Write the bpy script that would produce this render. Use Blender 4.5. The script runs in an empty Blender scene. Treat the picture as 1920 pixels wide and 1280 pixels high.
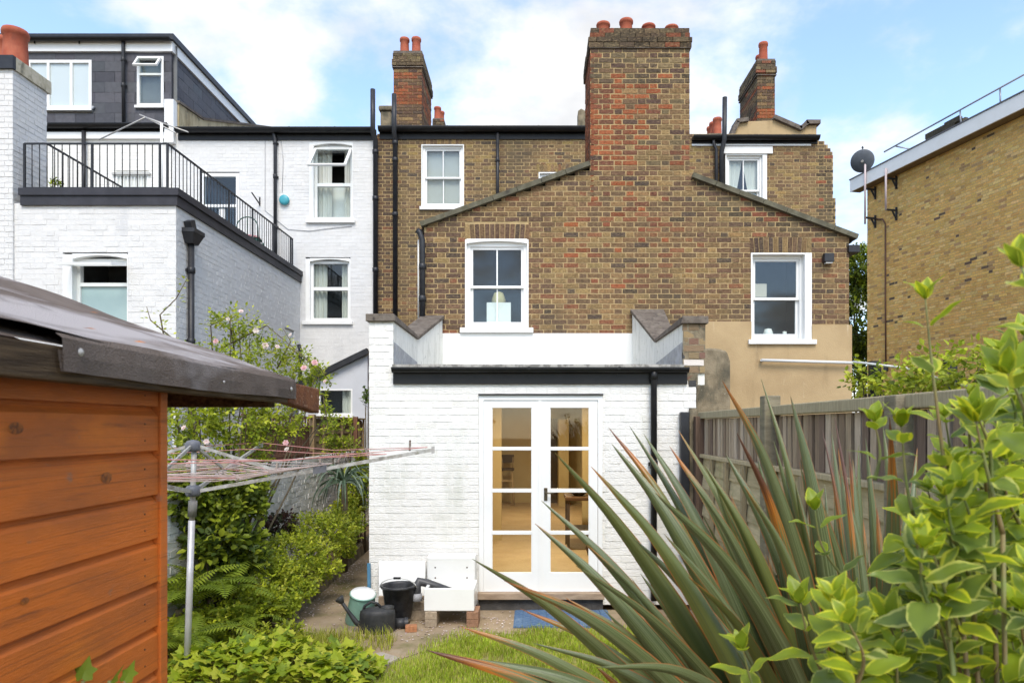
import bpy, math, random
import numpy as np
from mathutils import Vector, Matrix
random.seed(7); RNG = np.random.default_rng(7)
SC = bpy.context.scene; COL = SC.collection
# ---------------------------------------------------------------- camera, sky, sun, exposure
F, CX, CY, EYE = 1280.0, 1000.0, 800.0, 1.95       # focal length and horizon point in photo pixels, eye height in metres
cam = bpy.data.cameras.new('camera'); camo = bpy.data.objects.new('camera', cam); COL.objects.link(camo)
camo.location = (0, 0, EYE); camo.rotation_euler = (math.radians(90), 0, 0)
cam.sensor_width = 36; cam.lens = 24; cam.shift_x = -40/1920; cam.shift_y = 160/1920
cam.clip_start = 0.05; cam.clip_end = 2000
cam.dof.use_dof = True; cam.dof.focus_distance = 7.5; cam.dof.aperture_fstop = 6.3
SC.camera = camo
SUN_EL, SUN_AZ = math.radians(50), math.radians(8)   # sun behind the camera
w = bpy.data.worlds.new('World'); SC.world = w; w.use_nodes = True
def build_world():
    nt = w.node_tree; N = nt.nodes; L = nt.links; N.clear()
    out = N.new('ShaderNodeOutputWorld'); bg = N.new('ShaderNodeBackground'); bg.inputs[1].default_value = 0.15
    sky = N.new('ShaderNodeTexSky'); sky.sky_type = 'NISHITA'; sky.sun_disc = False
    sky.sun_elevation = SUN_EL; sky.sun_rotation = math.pi - SUN_AZ
    sky.air_density = 1.0; sky.dust_density = 0.6; sky.ozone_density = 2.0
    tc = N.new('ShaderNodeTexCoord')
    sp = N.new('ShaderNodeSeparateXYZ'); L.new(tc.outputs['Generated'], sp.inputs[0])
    zz = N.new('ShaderNodeMath'); zz.operation = 'MAXIMUM'; L.new(sp.outputs[2], zz.inputs[0]); zz.inputs[1].default_value = 0.0
    za = N.new('ShaderNodeMath'); za.operation = 'ADD'; L.new(zz.outputs[0], za.inputs[0]); za.inputs[1].default_value = 0.22
    dx = N.new('ShaderNodeMath'); dx.operation = 'DIVIDE'; L.new(sp.outputs[0], dx.inputs[0]); L.new(za.outputs[0], dx.inputs[1])
    dy = N.new('ShaderNodeMath'); dy.operation = 'DIVIDE'; L.new(sp.outputs[1], dy.inputs[0]); L.new(za.outputs[0], dy.inputs[1])
    cb = N.new('ShaderNodeCombineXYZ'); L.new(dx.outputs[0], cb.inputs[0]); L.new(dy.outputs[0], cb.inputs[1]); cb.inputs[2].default_value = 7.7
    n1 = N.new('ShaderNodeTexNoise'); n1.inputs['Scale'].default_value = 1.9; n1.inputs['Detail'].default_value = 10; n1.inputs['Roughness'].default_value = 0.56
    n1.inputs['Distortion'].default_value = 0.1
    L.new(cb.outputs[0], n1.inputs['Vector'])
    rp = N.new('ShaderNodeValToRGB'); rp.color_ramp.elements[0].position = 0.435; rp.color_ramp.elements[1].position = 0.62
    rp.color_ramp.elements[0].color = (0.04, 0.04, 0.04, 1); rp.color_ramp.interpolation = 'EASE'
    L.new(n1.outputs[0], rp.inputs[0])
    # light and grey inside the clouds
    n2 = N.new('ShaderNodeTexNoise'); n2.inputs['Scale'].default_value = 4.2; n2.inputs['Detail'].default_value = 8
    L.new(cb.outputs[0], n2.inputs['Vector'])
    cr = N.new('ShaderNodeValToRGB'); cr.color_ramp.elements[0].position = 0.3; cr.color_ramp.elements[1].position = 0.62
    cr.color_ramp.elements[0].color = (2.15, 2.2, 2.3, 1); cr.color_ramp.elements[1].color = (3.15, 3.12, 3.05, 1)
    L.new(n2.outputs[0], cr.inputs[0])
    mx = N.new('ShaderNodeMix'); mx.data_type = 'RGBA'
    L.new(rp.outputs[0], mx.inputs[0]); L.new(sky.outputs[0], mx.inputs[6]); L.new(cr.outputs[0], mx.inputs[7])
    L.new(mx.outputs[2], bg.inputs[0]); L.new(bg.outputs[0], out.inputs[0])
build_world()
sun = bpy.data.lights.new('sun', 'SUN'); sun.energy = 1.35; sun.angle = math.radians(30); sun.color = (1.0, 0.92, 0.79)
suno = bpy.data.objects.new('sun', sun); COL.objects.link(suno)
suno.rotation_euler = Vector((-math.sin(SUN_AZ)*math.cos(SUN_EL), math.cos(SUN_AZ)*math.cos(SUN_EL), -math.sin(SUN_EL))).to_track_quat('-Z', 'Y').to_euler()
SC.view_settings.view_transform = 'Standard'; SC.view_settings.look = 'None'; SC.view_settings.gamma = 1
SC.view_settings.exposure = 1.38; SC.view_settings.use_curve_mapping = False
SC.cycles.max_bounces = 8; SC.cycles.transparent_max_bounces = 16; SC.cycles.diffuse_bounces = 4

# ---------------------------------------------------------------- helpers
def P(px, py, d): return Vector(((px-CX)/F*d, d, EYE+(CY-py)/F*d))       # photo pixel + distance -> point
def PX(px, d): return (px-CX)/F*d
def PZ(py, d): return EYE+(CY-py)/F*d
def H(h):
    c = [int(h[i:i+2], 16)/255 for i in (0, 2, 4)]
    return tuple(x/12.92 if x <= .04045 else ((x+.055)/1.055)**2.4 for x in c)
ORI = {}
def link(o, parent=None):
    COL.objects.link(o)
    if parent is not None:
        o.parent = parent
        if parent.name in ORI: o.matrix_parent_inverse = Matrix.Translation(-ORI[parent.name])
    return o
def tag(o, label=None, cat=None, group=None, kind=None):
    if label: o['label'] = label
    if cat: o['category'] = cat
    if group: o['group'] = group
    if kind: o['kind'] = kind
    return o
def thing(name, label, cat, loc=(0, 0, 0), group=None):
    o = bpy.data.objects.new(name, None); o.empty_display_size = .1; COL.objects.link(o)
    o.location = loc; ORI[o.name] = Vector(loc)
    return tag(o, label, cat, group)
class MB:
    """collects verts, faces and (optional) one colour per vert; builds ONE mesh object in world coordinates"""
    def __init__(s): s.v = []; s.f = []; s.c = []; s.sm = []
    def add(s, vs, fs, col=None, smooth=False):
        b = len(s.v); s.v.extend([tuple(v) for v in vs]); s.f.extend([tuple(i+b for i in f) for f in fs])
        s.sm.extend([smooth]*len(fs)); s.c.extend([col if col else (1, 1, 1)]*len(vs)); return s
    def hexa(s, c8, col=None, skip=()):
        fs = [(0, 3, 2, 1), (4, 5, 6, 7), (0, 1, 5, 4), (1, 2, 6, 5), (2, 3, 7, 6), (3, 0, 4, 7)]
        return s.add(c8, [f for i, f in enumerate(fs) if i not in skip], col)
    def box(s, x0, x1, y0, y1, z0, z1, col=None):
        return s.hexa([(x0, y0, z0), (x1, y0, z0), (x1, y1, z0), (x0, y1, z0), (x0, y0, z1), (x1, y0, z1), (x1, y1, z1), (x0, y1, z1)], col)
    def obox(s, c, a, b, e, col=None):     # centre and three half-axis vectors
        c, a, b, e = Vector(c), Vector(a), Vector(b), Vector(e)
        return s.hexa([c-a-b-e, c+a-b-e, c+a+b-e, c-a+b-e, c-a-b+e, c+a-b+e, c+a+b+e, c-a+b+e], col)
    def bar(s, p, q, wd, ht, up=(0, 0, 1), col=None):
        p, q = Vector(p), Vector(q); t = (q-p); h = t/2; t.normalize(); up = Vector(up)
        sd = t.cross(up)
        if sd.length < 1e-4: sd = t.cross(Vector((1, 0, 0)))
        sd.normalize(); u2 = sd.cross(t).normalized()
        return s.obox((p+q)/2, h, sd*wd/2, u2*ht/2, col)
    def tube(s, pts, r, n=8, col=None, cap=True, smooth=True):
        pts = [Vector(p) for p in pts]; m = len(pts); vs = []; fs = []
        rs = r if isinstance(r, (list, tuple)) else [r]*m
        prev = None
        for i, p in enumerate(pts):
            t = (pts[min(i+1, m-1)]-pts[max(i-1, 0)]).normalized()
            if prev is None:
                a = t.cross(Vector((0, 0, 1)))
                if a.length < .05: a = t.cross(Vector((1, 0, 0)))
            else: a = prev-t*prev.dot(t)
            a.normalize(); b = t.cross(a); prev = a
            for k in range(n):
                an = 2*math.pi*k/n; vs.append(p+(a*math.cos(an)+b*math.sin(an))*rs[i])
        for i in range(m-1):
            for k in range(n):
                k2 = (k+1) % n; fs.append((i*n+k, i*n+k2, (i+1)*n+k2, (i+1)*n+k))
        s.add(vs, fs, col, smooth)
        if cap:
            b = len(s.v)-len(vs)
            s.f.append(tuple(b+k for k in range(n))[::-1]); s.f.append(tuple(b+(m-1)*n+k for k in range(n))); s.sm += [False, False]
        return s
    def lathe(s, prof, M=None, n=24, col=None, smooth=True):
        vs = []; fs = []; M = M or Matrix.Identity(4)
        for r, z in prof:
            for k in range(n):
                a = 2*math.pi*k/n; vs.append(M @ Vector((r*math.cos(a), r*math.sin(a), z)))
        for i in range(len(prof)-1):
            for k in range(n):
                k2 = (k+1) % n; fs.append((i*n+k, i*n+k2, (i+1)*n+k2, (i+1)*n+k))
        return s.add(vs, fs, col, smooth)
    def prism(s, poly, ext, col=None):     # polygon (list of points) extruded by a vector
        a = [Vector(p) for p in poly]; e = Vector(ext); n = len(a)
        fs = [tuple(range(n))[::-1], tuple(range(n, 2*n))]+[(i, (i+1) % n, n+(i+1) % n, n+i) for i in range(n)]
        return s.add(a+[p+e for p in a], fs, col)
    def mesh(s, name, mat):
        me = bpy.data.meshes.new(name); me.from_pydata(s.v, [], s.f); me.materials.append(mat)
        me.polygons.foreach_set('use_smooth', s.sm)
        at = me.color_attributes.new('bc', 'FLOAT_COLOR', 'POINT')
        at.data.foreach_set('color', np.hstack([np.array(s.c, dtype=np.float32), np.ones((len(s.c), 1), np.float32)]).ravel())
        me.update(); return me
    def build(s, name, mat, parent=None, bevel=0, label=None, kind=None):
        o = bpy.data.objects.new(name, s.mesh(name, mat)); link(o, parent)
        if bevel:
            b = o.modifiers.new('bevel', 'BEVEL'); b.width = bevel; b.segments = 2; b.limit_method = 'ANGLE'
        if label: o['label'] = label
        if kind: o['kind'] = kind
        return o
def fast_mesh(name, V, tri, C, mat, smooth=False):
    """V (n,3), tri (m,k) index array, C (n,3)"""
    me = bpy.data.meshes.new(name); m, k = tri.shape
    me.vertices.add(len(V)); me.vertices.foreach_set('co', V.astype(np.float32).ravel())
    me.loops.add(m*k); me.loops.foreach_set('vertex_index', tri.astype(np.int32).ravel())
    me.polygons.add(m); me.polygons.foreach_set('loop_start', np.arange(0, m*k, k, dtype=np.int32))
    me.polygons.foreach_set('loop_total', np.full(m, k, np.int32))
    if smooth: me.polygons.foreach_set('use_smooth', np.ones(m, bool))
    me.materials.append(mat)
    at = me.color_attributes.new('bc', 'FLOAT_COLOR', 'POINT')
    at.data.foreach_set('color', np.hstack([C.astype(np.float32), np.ones((len(C), 1), np.float32)]).ravel())
    me.update(calc_edges=True); me.validate(); return me

# ---------------------------------------------------------------- materials
MATS = {}
def pmat(name, col=(.5, .5, .5), rough=.7, col2=None, ns=5, lo=.4, hi=.62, st=(1, 1, 1), bump=0, bs=40, bst=(1, 1, 1), metal=0, spec=.3, attr=False, var=.35, layers=(), trans=0, coat=0):
    if name in MATS: return MATS[name]
    m = bpy.data.materials.new(name); m.use_nodes = True; nt = m.node_tree; N = nt.nodes; L = nt.links
    b = N['Principled BSDF']; b.inputs['Roughness'].default_value = rough; b.inputs['Metallic'].default_value = metal
    b.inputs['Specular IOR Level'].default_value = spec; b.inputs['Coat Weight'].default_value = coat
    geo = N.new('ShaderNodeNewGeometry')
    def noise(scale, stretch, detail=6, rgh=.6):
        mp = N.new('ShaderNodeMapping'); mp.inputs['Scale'].default_value = stretch; L.new(geo.outputs['Position'], mp.inputs[0])
        n = N.new('ShaderNodeTexNoise'); n.inputs['Scale'].default_value = scale; n.inputs['Detail'].default_value = detail; n.inputs['Roughness'].default_value = rgh
        L.new(mp.outputs[0], n.inputs['Vector']); return n
    def ramp(src, a, c):
        r = N.new('ShaderNodeMapRange'); r.inputs[1].default_value = a; r.inputs[2].default_value = c; r.clamp = True
        L.new(src, r.inputs[0]); return r.outputs[0]
    def mix(f, a, c, mode='MIX'):
        x = N.new('ShaderNodeMix'); x.data_type = 'RGBA'; x.blend_type = mode
        for k, val in ((0, f), (6, a), (7, c)):
            if hasattr(val, 'is_linked') or hasattr(val, 'links'): L.new(val, x.inputs[k])
            elif isinstance(val, (int, float)): x.inputs[k].default_value = val
            else: x.inputs[k].default_value = (*val, 1)
        return x.outputs[2]
    n = noise(ns, st)
    if attr:
        a = N.new('ShaderNodeAttribute'); a.attribute_name = 'bc'; cur = a.outputs['Color']
        r = N.new('ShaderNodeMapRange'); r.inputs[1].default_value = .25; r.inputs[2].default_value = .75
        r.inputs[3].default_value = 1-var; r.inputs[4].default_value = 1+var; L.new(n.outputs[0], r.inputs[0])
        cm = N.new('ShaderNodeCombineColor')
        for i in range(3): L.new(r.outputs[0], cm.inputs[i])
        cur = mix(1.0, cur, cm.outputs[0], 'MULTIPLY')
        if col2: cur = mix(ramp(noise(ns*.3, st).outputs[0], lo, hi), cur, col2)
    else:
        cur = mix(ramp(n.outputs[0], lo, hi), col, col2 or col)
    for ly in layers:      # (colour, scale, lo, hi, stretch)
        c, sc, a, e, sx = ly
        cur = mix(ramp(noise(sc, sx).outputs[0], a, e), cur, c)
    L.new(cur, b.inputs['Base Color'])
    if bump:
        bn = noise(bs, bst, 5); bp = N.new('ShaderNodeBump'); bp.inputs['Strength'].default_value = min(bump, 1); bp.inputs['Distance'].default_value = .01*max(1, bump)
        L.new(bn.outputs[0], bp.inputs['Height']); L.new(bp.outputs[0], b.inputs['Normal'])
    if trans:
        tr = N.new('ShaderNodeBsdfTranslucent'); L.new(cur, tr.inputs[0]); ms = N.new('ShaderNodeMixShader'); ms.inputs[0].default_value = trans
        L.new(b.outputs[0], ms.inputs[1]); L.new(tr.outputs[0], ms.inputs[2]); L.new(ms.outputs[0], N['Material Output'].inputs[0])
    MATS[name] = m; return m
def glass_mat(name, tint=(.92, .95, .94), refl=1.0):
    m = bpy.data.materials.new(name); m.use_nodes = True; nt = m.node_tree; N = nt.nodes; L = nt.links; N.remove(N['Principled BSDF'])
    t = N.new('ShaderNodeBsdfTransparent'); t.inputs[0].default_value = (*tint, 1)
    g = N.new('ShaderNodeBsdfGlossy'); g.inputs['Roughness'].default_value = .02
    fr = N.new('ShaderNodeLayerWeight'); fr.inputs[0].default_value = .5        # Schlick: 4 % head on, rising at grazing angles
    pw = N.new('ShaderNodeMath'); pw.operation = 'POWER'; pw.inputs[1].default_value = 5; L.new(fr.outputs['Facing'], pw.inputs[0])
    mu = N.new('ShaderNodeMath'); mu.operation = 'MULTIPLY_ADD'; mu.inputs[1].default_value = .9; mu.inputs[2].default_value = .04*refl; L.new(pw.outputs[0], mu.inputs[0])
    ms = N.new('ShaderNodeMixShader'); L.new(mu.outputs[0], ms.inputs[0]); L.new(t.outputs[0], ms.inputs[1]); L.new(g.outputs[0], ms.inputs[2])
    L.new(ms.outputs[0], N['Material Output'].inputs[0]); return m
GLASS = glass_mat('window_glass', refl=1.0)
BRICK = pmat('stock_brick', attr=True, ns=30, var=.55, rough=.92, bump=.7, bs=90, spec=.12, layers=[((.29, .212, .115), 22, .54, .72, (1, 1, 3.0)), ((.06, .048, .038), 34, .60, .72, (1, 1, 2)), ((.085, .068, .048), .9, .50, .80, (1, 1, .8))])
YBRICK = pmat('yellow_brick', attr=True, ns=30, var=.25, rough=.9, bump=.5, bs=90, spec=.15)
MORTAR = pmat('lime_mortar', (.43, .315, .16), .95, (.32, .235, .125), ns=9, bump=.5, bs=120, spec=.1, layers=[((.16, .12, .08), .8, .55, .75, (1, 1, 1))])
YMORTAR = pmat('yellow_mortar', (.54, .40, .20), .95, (.48, .35, .17), ns=9, bump=.4, bs=120, spec=.1)
WPAINT = pmat('white_painted_brick', attr=True, ns=20, var=.05, rough=.65, bump=.85, bs=30, bst=(.8, 1, 3.2), spec=.25, layers=[((.56, .57, .50), 2.0, .56, .84, (1.4, 1, .45)), ((.38, .36, .32), 20, .715, .76, (1, 1, 2.6))])
WMORTAR = pmat('white_paint_joint', (.70, .688, .65), .75, (.745, .733, .695), ns=4, bump=.6, bs=70, spec=.2)
GPAINT = pmat('grey_painted_brick', attr=True, ns=18, var=.05, rough=.65, bump=.8, bs=60, spec=.25, layers=[((.42, .43, .45), 1.5, .62, .85, (1, 1, .4))])
GMORTAR = pmat('grey_paint_joint', (.60, .594, .58), .75, (.635, .628, .612), ns=4, bump=.5, bs=70, spec=.2)
WHITE = pmat('white_gloss_paint', (.76, .76, .74), .35, (.70, .70, .67), ns=3, lo=.45, hi=.8, spec=.45)
RENDERW = pmat('white_render', (.74, .74, .71), .8, (.66, .66, .61), ns=2.5, lo=.5, hi=.8, bump=.3, bs=60, spec=.2)
STAINW = pmat('stained_white_render', (.76, .75, .69), .85, (.46, .45, .39), ns=9, lo=.50, hi=.78, st=(2.2, 2.2, .35), bump=.5, bs=70, spec=.15, layers=[((.17, .16, .13), 26, .63, .74, (1, 1, .45))])
BLACK = pmat('black_plastic', (.008, .008, .009), .42, (.013, .013, .013), ns=6, spec=.3)
BLACKP = pmat('black_iron_paint', (.016, .0165, .020), .45, (.026, .027, .03), ns=8, spec=.35)
RAIL = pmat('railing_paint', (.016, .016, .018), .45, spec=.4)
SLATE = pmat('slate_tile', attr=True, ns=12, var=.2, rough=.55, bump=.3, bs=80, spec=.35)
LEAD = pmat('lead_flashing', (.22, .235, .26), .5, (.34, .36, .40), ns=9, metal=.3, bump=.3, bs=30, spec=.4, layers=[((.34, .33, .27), 14, .58, .7, (1, 1, 1))])
COPING = pmat('stone_coping', (.11, .09, .075), .92, (.17, .145, .12), ns=7, bump=.6, bs=70, spec=.12, layers=[((.06, .052, .045), 18, .55, .7, (1, 1, 1)), ((.20, .18, .12), 11, .64, .74, (1, 1, 1))])
TERRA = pmat('terracotta', (.32, .080, .045), .8, (.38, .115, .065), ns=6, bump=.2, bs=50, spec=.2, layers=[((.20, .07, .05), 5, .58, .8, (1, 1, .5))])
BEIGE = pmat('beige_render', (.43, .315, .175), .9, (.37, .265, .145), ns=1.7, bump=.5, bs=70, spec=.12, layers=[((.25, .18, .10), 2.0, .58, .80, (1.6, 1, .35)), ((.52, .42, .28), 3.1, .64, .72, (2.5, 1, .4))])
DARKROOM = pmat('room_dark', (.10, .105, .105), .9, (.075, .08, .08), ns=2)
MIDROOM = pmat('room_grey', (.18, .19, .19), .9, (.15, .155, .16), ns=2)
CURTAIN = pmat('curtain', (.72, .71, .66), .85, (.62, .61, .57), ns=3, st=(8, 1, .3), trans=.15)
BLIND = pmat('roller_blind', (.46, .46, .45), .8, (.43, .43, .42), ns=1)
MOSSY = pmat('mossy_concrete', (.26, .215, .145), .95, (.165, .135, .09), ns=6, bump=.8, bs=50, spec=.1, layers=[((.10, .09, .065), 4, .52, .66, (1, 1, .6)), ((.33, .30, .22), 22, .66, .72, (1, 1, 1))])
# ---------------------------------------------------------------- brickwork
def pick(pal, r=random):
    x = r.random()*sum(p[0] for p in pal)
    for wgt, c in pal:
        x -= wgt
        if x <= 0: break
    if pal in (PAL_WHITE, PAL_GREY): j = 1+r.uniform(-.025, .025); return tuple(v*j for v in c)
    j = 1+r.uniform(-.12, .12)
    if pal in (PAL_STOCK, PAL_MAIN, PAL_DARK): c = tuple(v*.88+m_*.12 for v, m_ in zip(c, (.165, .105, .060)))
    return tuple(max(0, v*j*(1+r.uniform(-.04, .04))) for v in c)
PAL_STOCK = [(26, (0.215, 0.138, 0.065)), (32, (0.176, 0.107, 0.057)), (24, (0.133, 0.080, 0.050)), (9, (0.267, 0.176, 0.077)), (6, (0.206, 0.086, 0.047)), (4, (0.077, 0.058, 0.045))]
PAL_DARK = [(20, (0.189, 0.120, 0.060)), (28, (0.142, 0.086, 0.052)), (34, (0.099, 0.062, 0.045)), (10, (0.065, 0.048, 0.040)), (3, (0.206, 0.086, 0.047)), (3, (0.249, 0.172, 0.077))]
PAL_MAIN = [(32, (0.224, 0.150, 0.073)), (28, (0.189, 0.125, 0.065)), (20, (0.138, 0.090, 0.058)), (13, (0.284, 0.194, 0.077)), (4, (0.206, 0.103, 0.056)), (4, (0.077, 0.060, 0.052))]
PAL_RED = [(46, (0.251, 0.080, 0.036)), (30, (0.190, 0.064, 0.034)), (16, (0.137, 0.058, 0.036)), (8, (0.084, 0.052, 0.040))]
PAL_SOOT = [(40, (0.098, 0.072, 0.047)), (30, (0.136, 0.102, 0.060)), (20, (0.072, 0.055, 0.038)), (6, (0.221, 0.076, 0.043)), (6, (0.196, 0.145, 0.076))]
PAL_YEL = [(46, (.67, .425, .135)), (28, (.60, .36, .115)), (18, (.70, .485, .19)), (6, (.42, .26, .12)), (1.5, (.14, .10, .07))]
PAL_WHITE = [(1, (.75, .738, .70)), (1, (.735, .723, .685)), (.15, (.70, .685, .64))]
PAL_GREY = [(1, (.645, .638, .622)), (1, (.635, .628, .612)), (.3, (.615, .608, .593))]
PAL_SLATE = [(1, (.060, .060, .070)), (1, (.072, .072, .082)), (.5, (.050, .050, .058))]
def brick_field(wall_parent, wall_name, o, u, n, spans, z0, z1, pal, bmat, mmat, course=.075, gap=.0155, rec=.005, L=.2115, Hd=.1025,
                bond='flemish', singles=300, focus=None, piece='brick', jit=.003, thick=.05, rot=.0, label=None):
    """wall part (the mortar sheet, with its openings) + bricks: up to `singles` of them objects of their own, the rest one 'stuff' part"""
    o, u, n = Vector(o), Vector(u), Vector(n); up = Vector((0, 0, 1))
    back = MB(); full = []; rest = []
    nc = int(round((z1-z0)/course)); per = L+Hd+2*gap
    for i in range(nc):
        za, zb = z0+i*course, z0+(i+1)*course; zm = (za+zb)/2
        for (a, b) in spans(zm):
            if b-a < .02: continue
            p0, p1 = o+u*a-n*rec, o+u*b-n*rec
            back.add([(p0.x, p0.y, za), (p1.x, p1.y, za), (p1.x, p1.y, zb), (p0.x, p0.y, zb)], [(0, 1, 2, 3)])
            if bond == 'flemish': s = (-per*.5 if i % 2 else 0)-.07
            else: s = -(L+gap)*(.5 if i % 2 else 0)
            k = math.floor((a-s)/(per if bond == 'flemish' else (L+gap)))-1
            x = s+k*(per if bond == 'flemish' else (L+gap)); hd = False
            while x < b:
                ln = Hd if (hd and bond == 'flemish') else L
                e = x+ln; ca, cb_ = max(x, a), min(e, b)
                if cb_-ca > .028:
                    c = pal((ca+cb_)/2, zm) if callable(pal) else pick(pal)
                    if cb_-ca > ln-.001 : full.append(((ca+cb_)/2, zm, ln, c))
                    else: rest.append(((ca+cb_)/2, zm, cb_-ca, c))
                x = e+gap
                if bond == 'flemish': hd = not hd
    wall = back.build(wall_name, mmat, wall_parent, label=label)
    if focus is None: focus = (sum(f[0] for f in full)/max(1, len(full)), sum(f[1] for f in full)/max(1, len(full)))
    full.sort(key=lambda f: (f[0]-focus[0])**2+(f[1]-focus[1])**2)
    single, rest = full[:singles], rest+full[singles:]
    hb = (course-gap)/2
    def corners(ln, r):
        j = lambda: r.uniform(-jit, jit)
        hl = ln/2; pr = r.uniform(-jit, jit)*.8
        fr = [(-hl+j(), pr+j()*.4, -hb+j()), (hl+j(), pr+j()*.4, -hb+j()), (hl+j(), pr+j()*.4, hb+j()), (-hl+j(), pr+j()*.4, hb+j())]
        bk = [(-hl, -thick, -hb), (hl, -thick, -hb), (hl, -thick, hb), (-hl, -thick, hb)]
        return fr+bk       # (along u, out along n, up)
    FS = [(0, 1, 2, 3), (1, 0, 4, 5), (2, 1, 5, 6), (3, 2, 6, 7), (0, 3, 7, 4)]
    R = random.Random(hash(wall_name) % 1000 if False else len(full)+11)
    if rest:
        mb = MB()
        for (uc, zc, ln, c) in rest:
            ctr = o+u*uc; ctr.z = zc
            mb.add([ctr+u*a+n*b+up*h for a, b, h in corners(ln, R)], FS, c)
        mb.build(piece+'_courses', bmat, wall, kind='stuff')
    # shared meshes: shape variants x quantised colours
    cache = {}
    for (uc, zc, ln, c) in single:
        key = (round(ln, 3), R.randrange(2), tuple(round(v*22) for v in c))
        if key not in cache:
            mb = MB(); mb.add([u*a+n*b+up*h for a, b, h in corners(ln, R)], FS, c); cache[key] = mb.mesh(piece, bmat)
        ob = bpy.data.objects.new(piece, cache[key]); ctr = o+u*uc; ob.location = (ctr.x, ctr.y, zc); COL.objects.link(ob); ob.parent = wall
    return wall
def rect_spans(a, b, holes):
    """holes: (u0,u1,z0,z1)"""
    def f(z):
        cuts = sorted((h[0], h[1]) for h in holes if h[2] < z < h[3]); out = []; x = a
        for c0, c1 in cuts:
            if c0 > x: out.append((x, min(c0, b)))
            x = max(x, c1)
        if x < b: out.append((x, b))
        return out
    return f
def arch_bricks(parent, x0, x1, z0, h, d, pal, mat, rise=.05, k=None):
    """a fan of upright bricks over an opening, each an object"""
    k = k or max(6, int(round((x1-x0)/.079))); wd = (x1-x0)/k; cx = (x0+x1)/2
    for i in range(k):
        t = (i+.5)/k*2-1; c = pick(pal); x = x0+(i+.5)*wd; lift = rise*(1-t*t); lean = t*.09
        mb = MB(); a = Vector((math.cos(lean), 0, -math.sin(lean)))*(wd/2-.006); e = Vector((math.sin(lean), 0, math.cos(lean)))*(h/2)
        mb.obox((0, .03, 0), a, (0, .032+random.uniform(-.002, .002), 0), e, c)
        o = mb.build('brick', mat, parent); o.location = (x+lean*h*.3, d, z0+h/2+lift)
    bk = MB(); bk.box(x0-.02, x1+.02, d+.0065, d+.05, z0-.01, z0+h+.085); bk.build('arch_bed', MORTAR, parent)
# ---------------------------------------------------------------- windows
def room_box(parent, x0, x1, z0, z1, y0, dep, mat):
    mb = MB(); y1 = y0+dep; e = .25
    mb.add([(x0-e, y0, z0-e), (x1+e, y0, z0-e), (x1+e, y1, z0-e), (x0-e, y1, z0-e), (x0-e, y0, z1+e), (x1+e, y0, z1+e), (x1+e, y1, z1+e), (x0-e, y1, z1+e)],
           [(0, 1, 2, 3), (4, 7, 6, 5), (3, 2, 6, 7), (0, 3, 7, 4), (1, 5, 6, 2)])
    return mb.build('room_recess', mat, parent)
def frame(mb, x0, x1, z0, z1, y0, y1, tl, tr, tb, tt):
    mb.box(x0, x0+tl, y0, y1, z0, z1); mb.box(x1-tr, x1, y0, y1, z0, z1)
    mb.box(x0+tl, x1-tr, y0+.0007, y1-.0007, z0, z0+tb); mb.box(x0+tl, x1-tr, y0+.0007, y1-.0007, z1-tt, z1)
def curtains(parent, x0, x1, z0, z1, y, wl=.2, wr=.2, mat=None):
    for a, b in ((x0, x0+wl), (x1-wr, x1)):
        if b-a < .02: continue
        mb = MB(); k = 14; vs = []
        for i in range(k+1):
            t = i/k; x = a+(b-a)*t; yy = y+.025*math.sin(t*math.pi*5+a*3)
            vs += [(x, yy, z0), (x+.01*math.sin(i), yy, z1)]
        mb.add(vs, [(2*i, 2*i+2, 2*i+3, 2*i+1) for i in range(k)], smooth=True); mb.build('curtain', mat or CURTAIN, parent)
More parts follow.
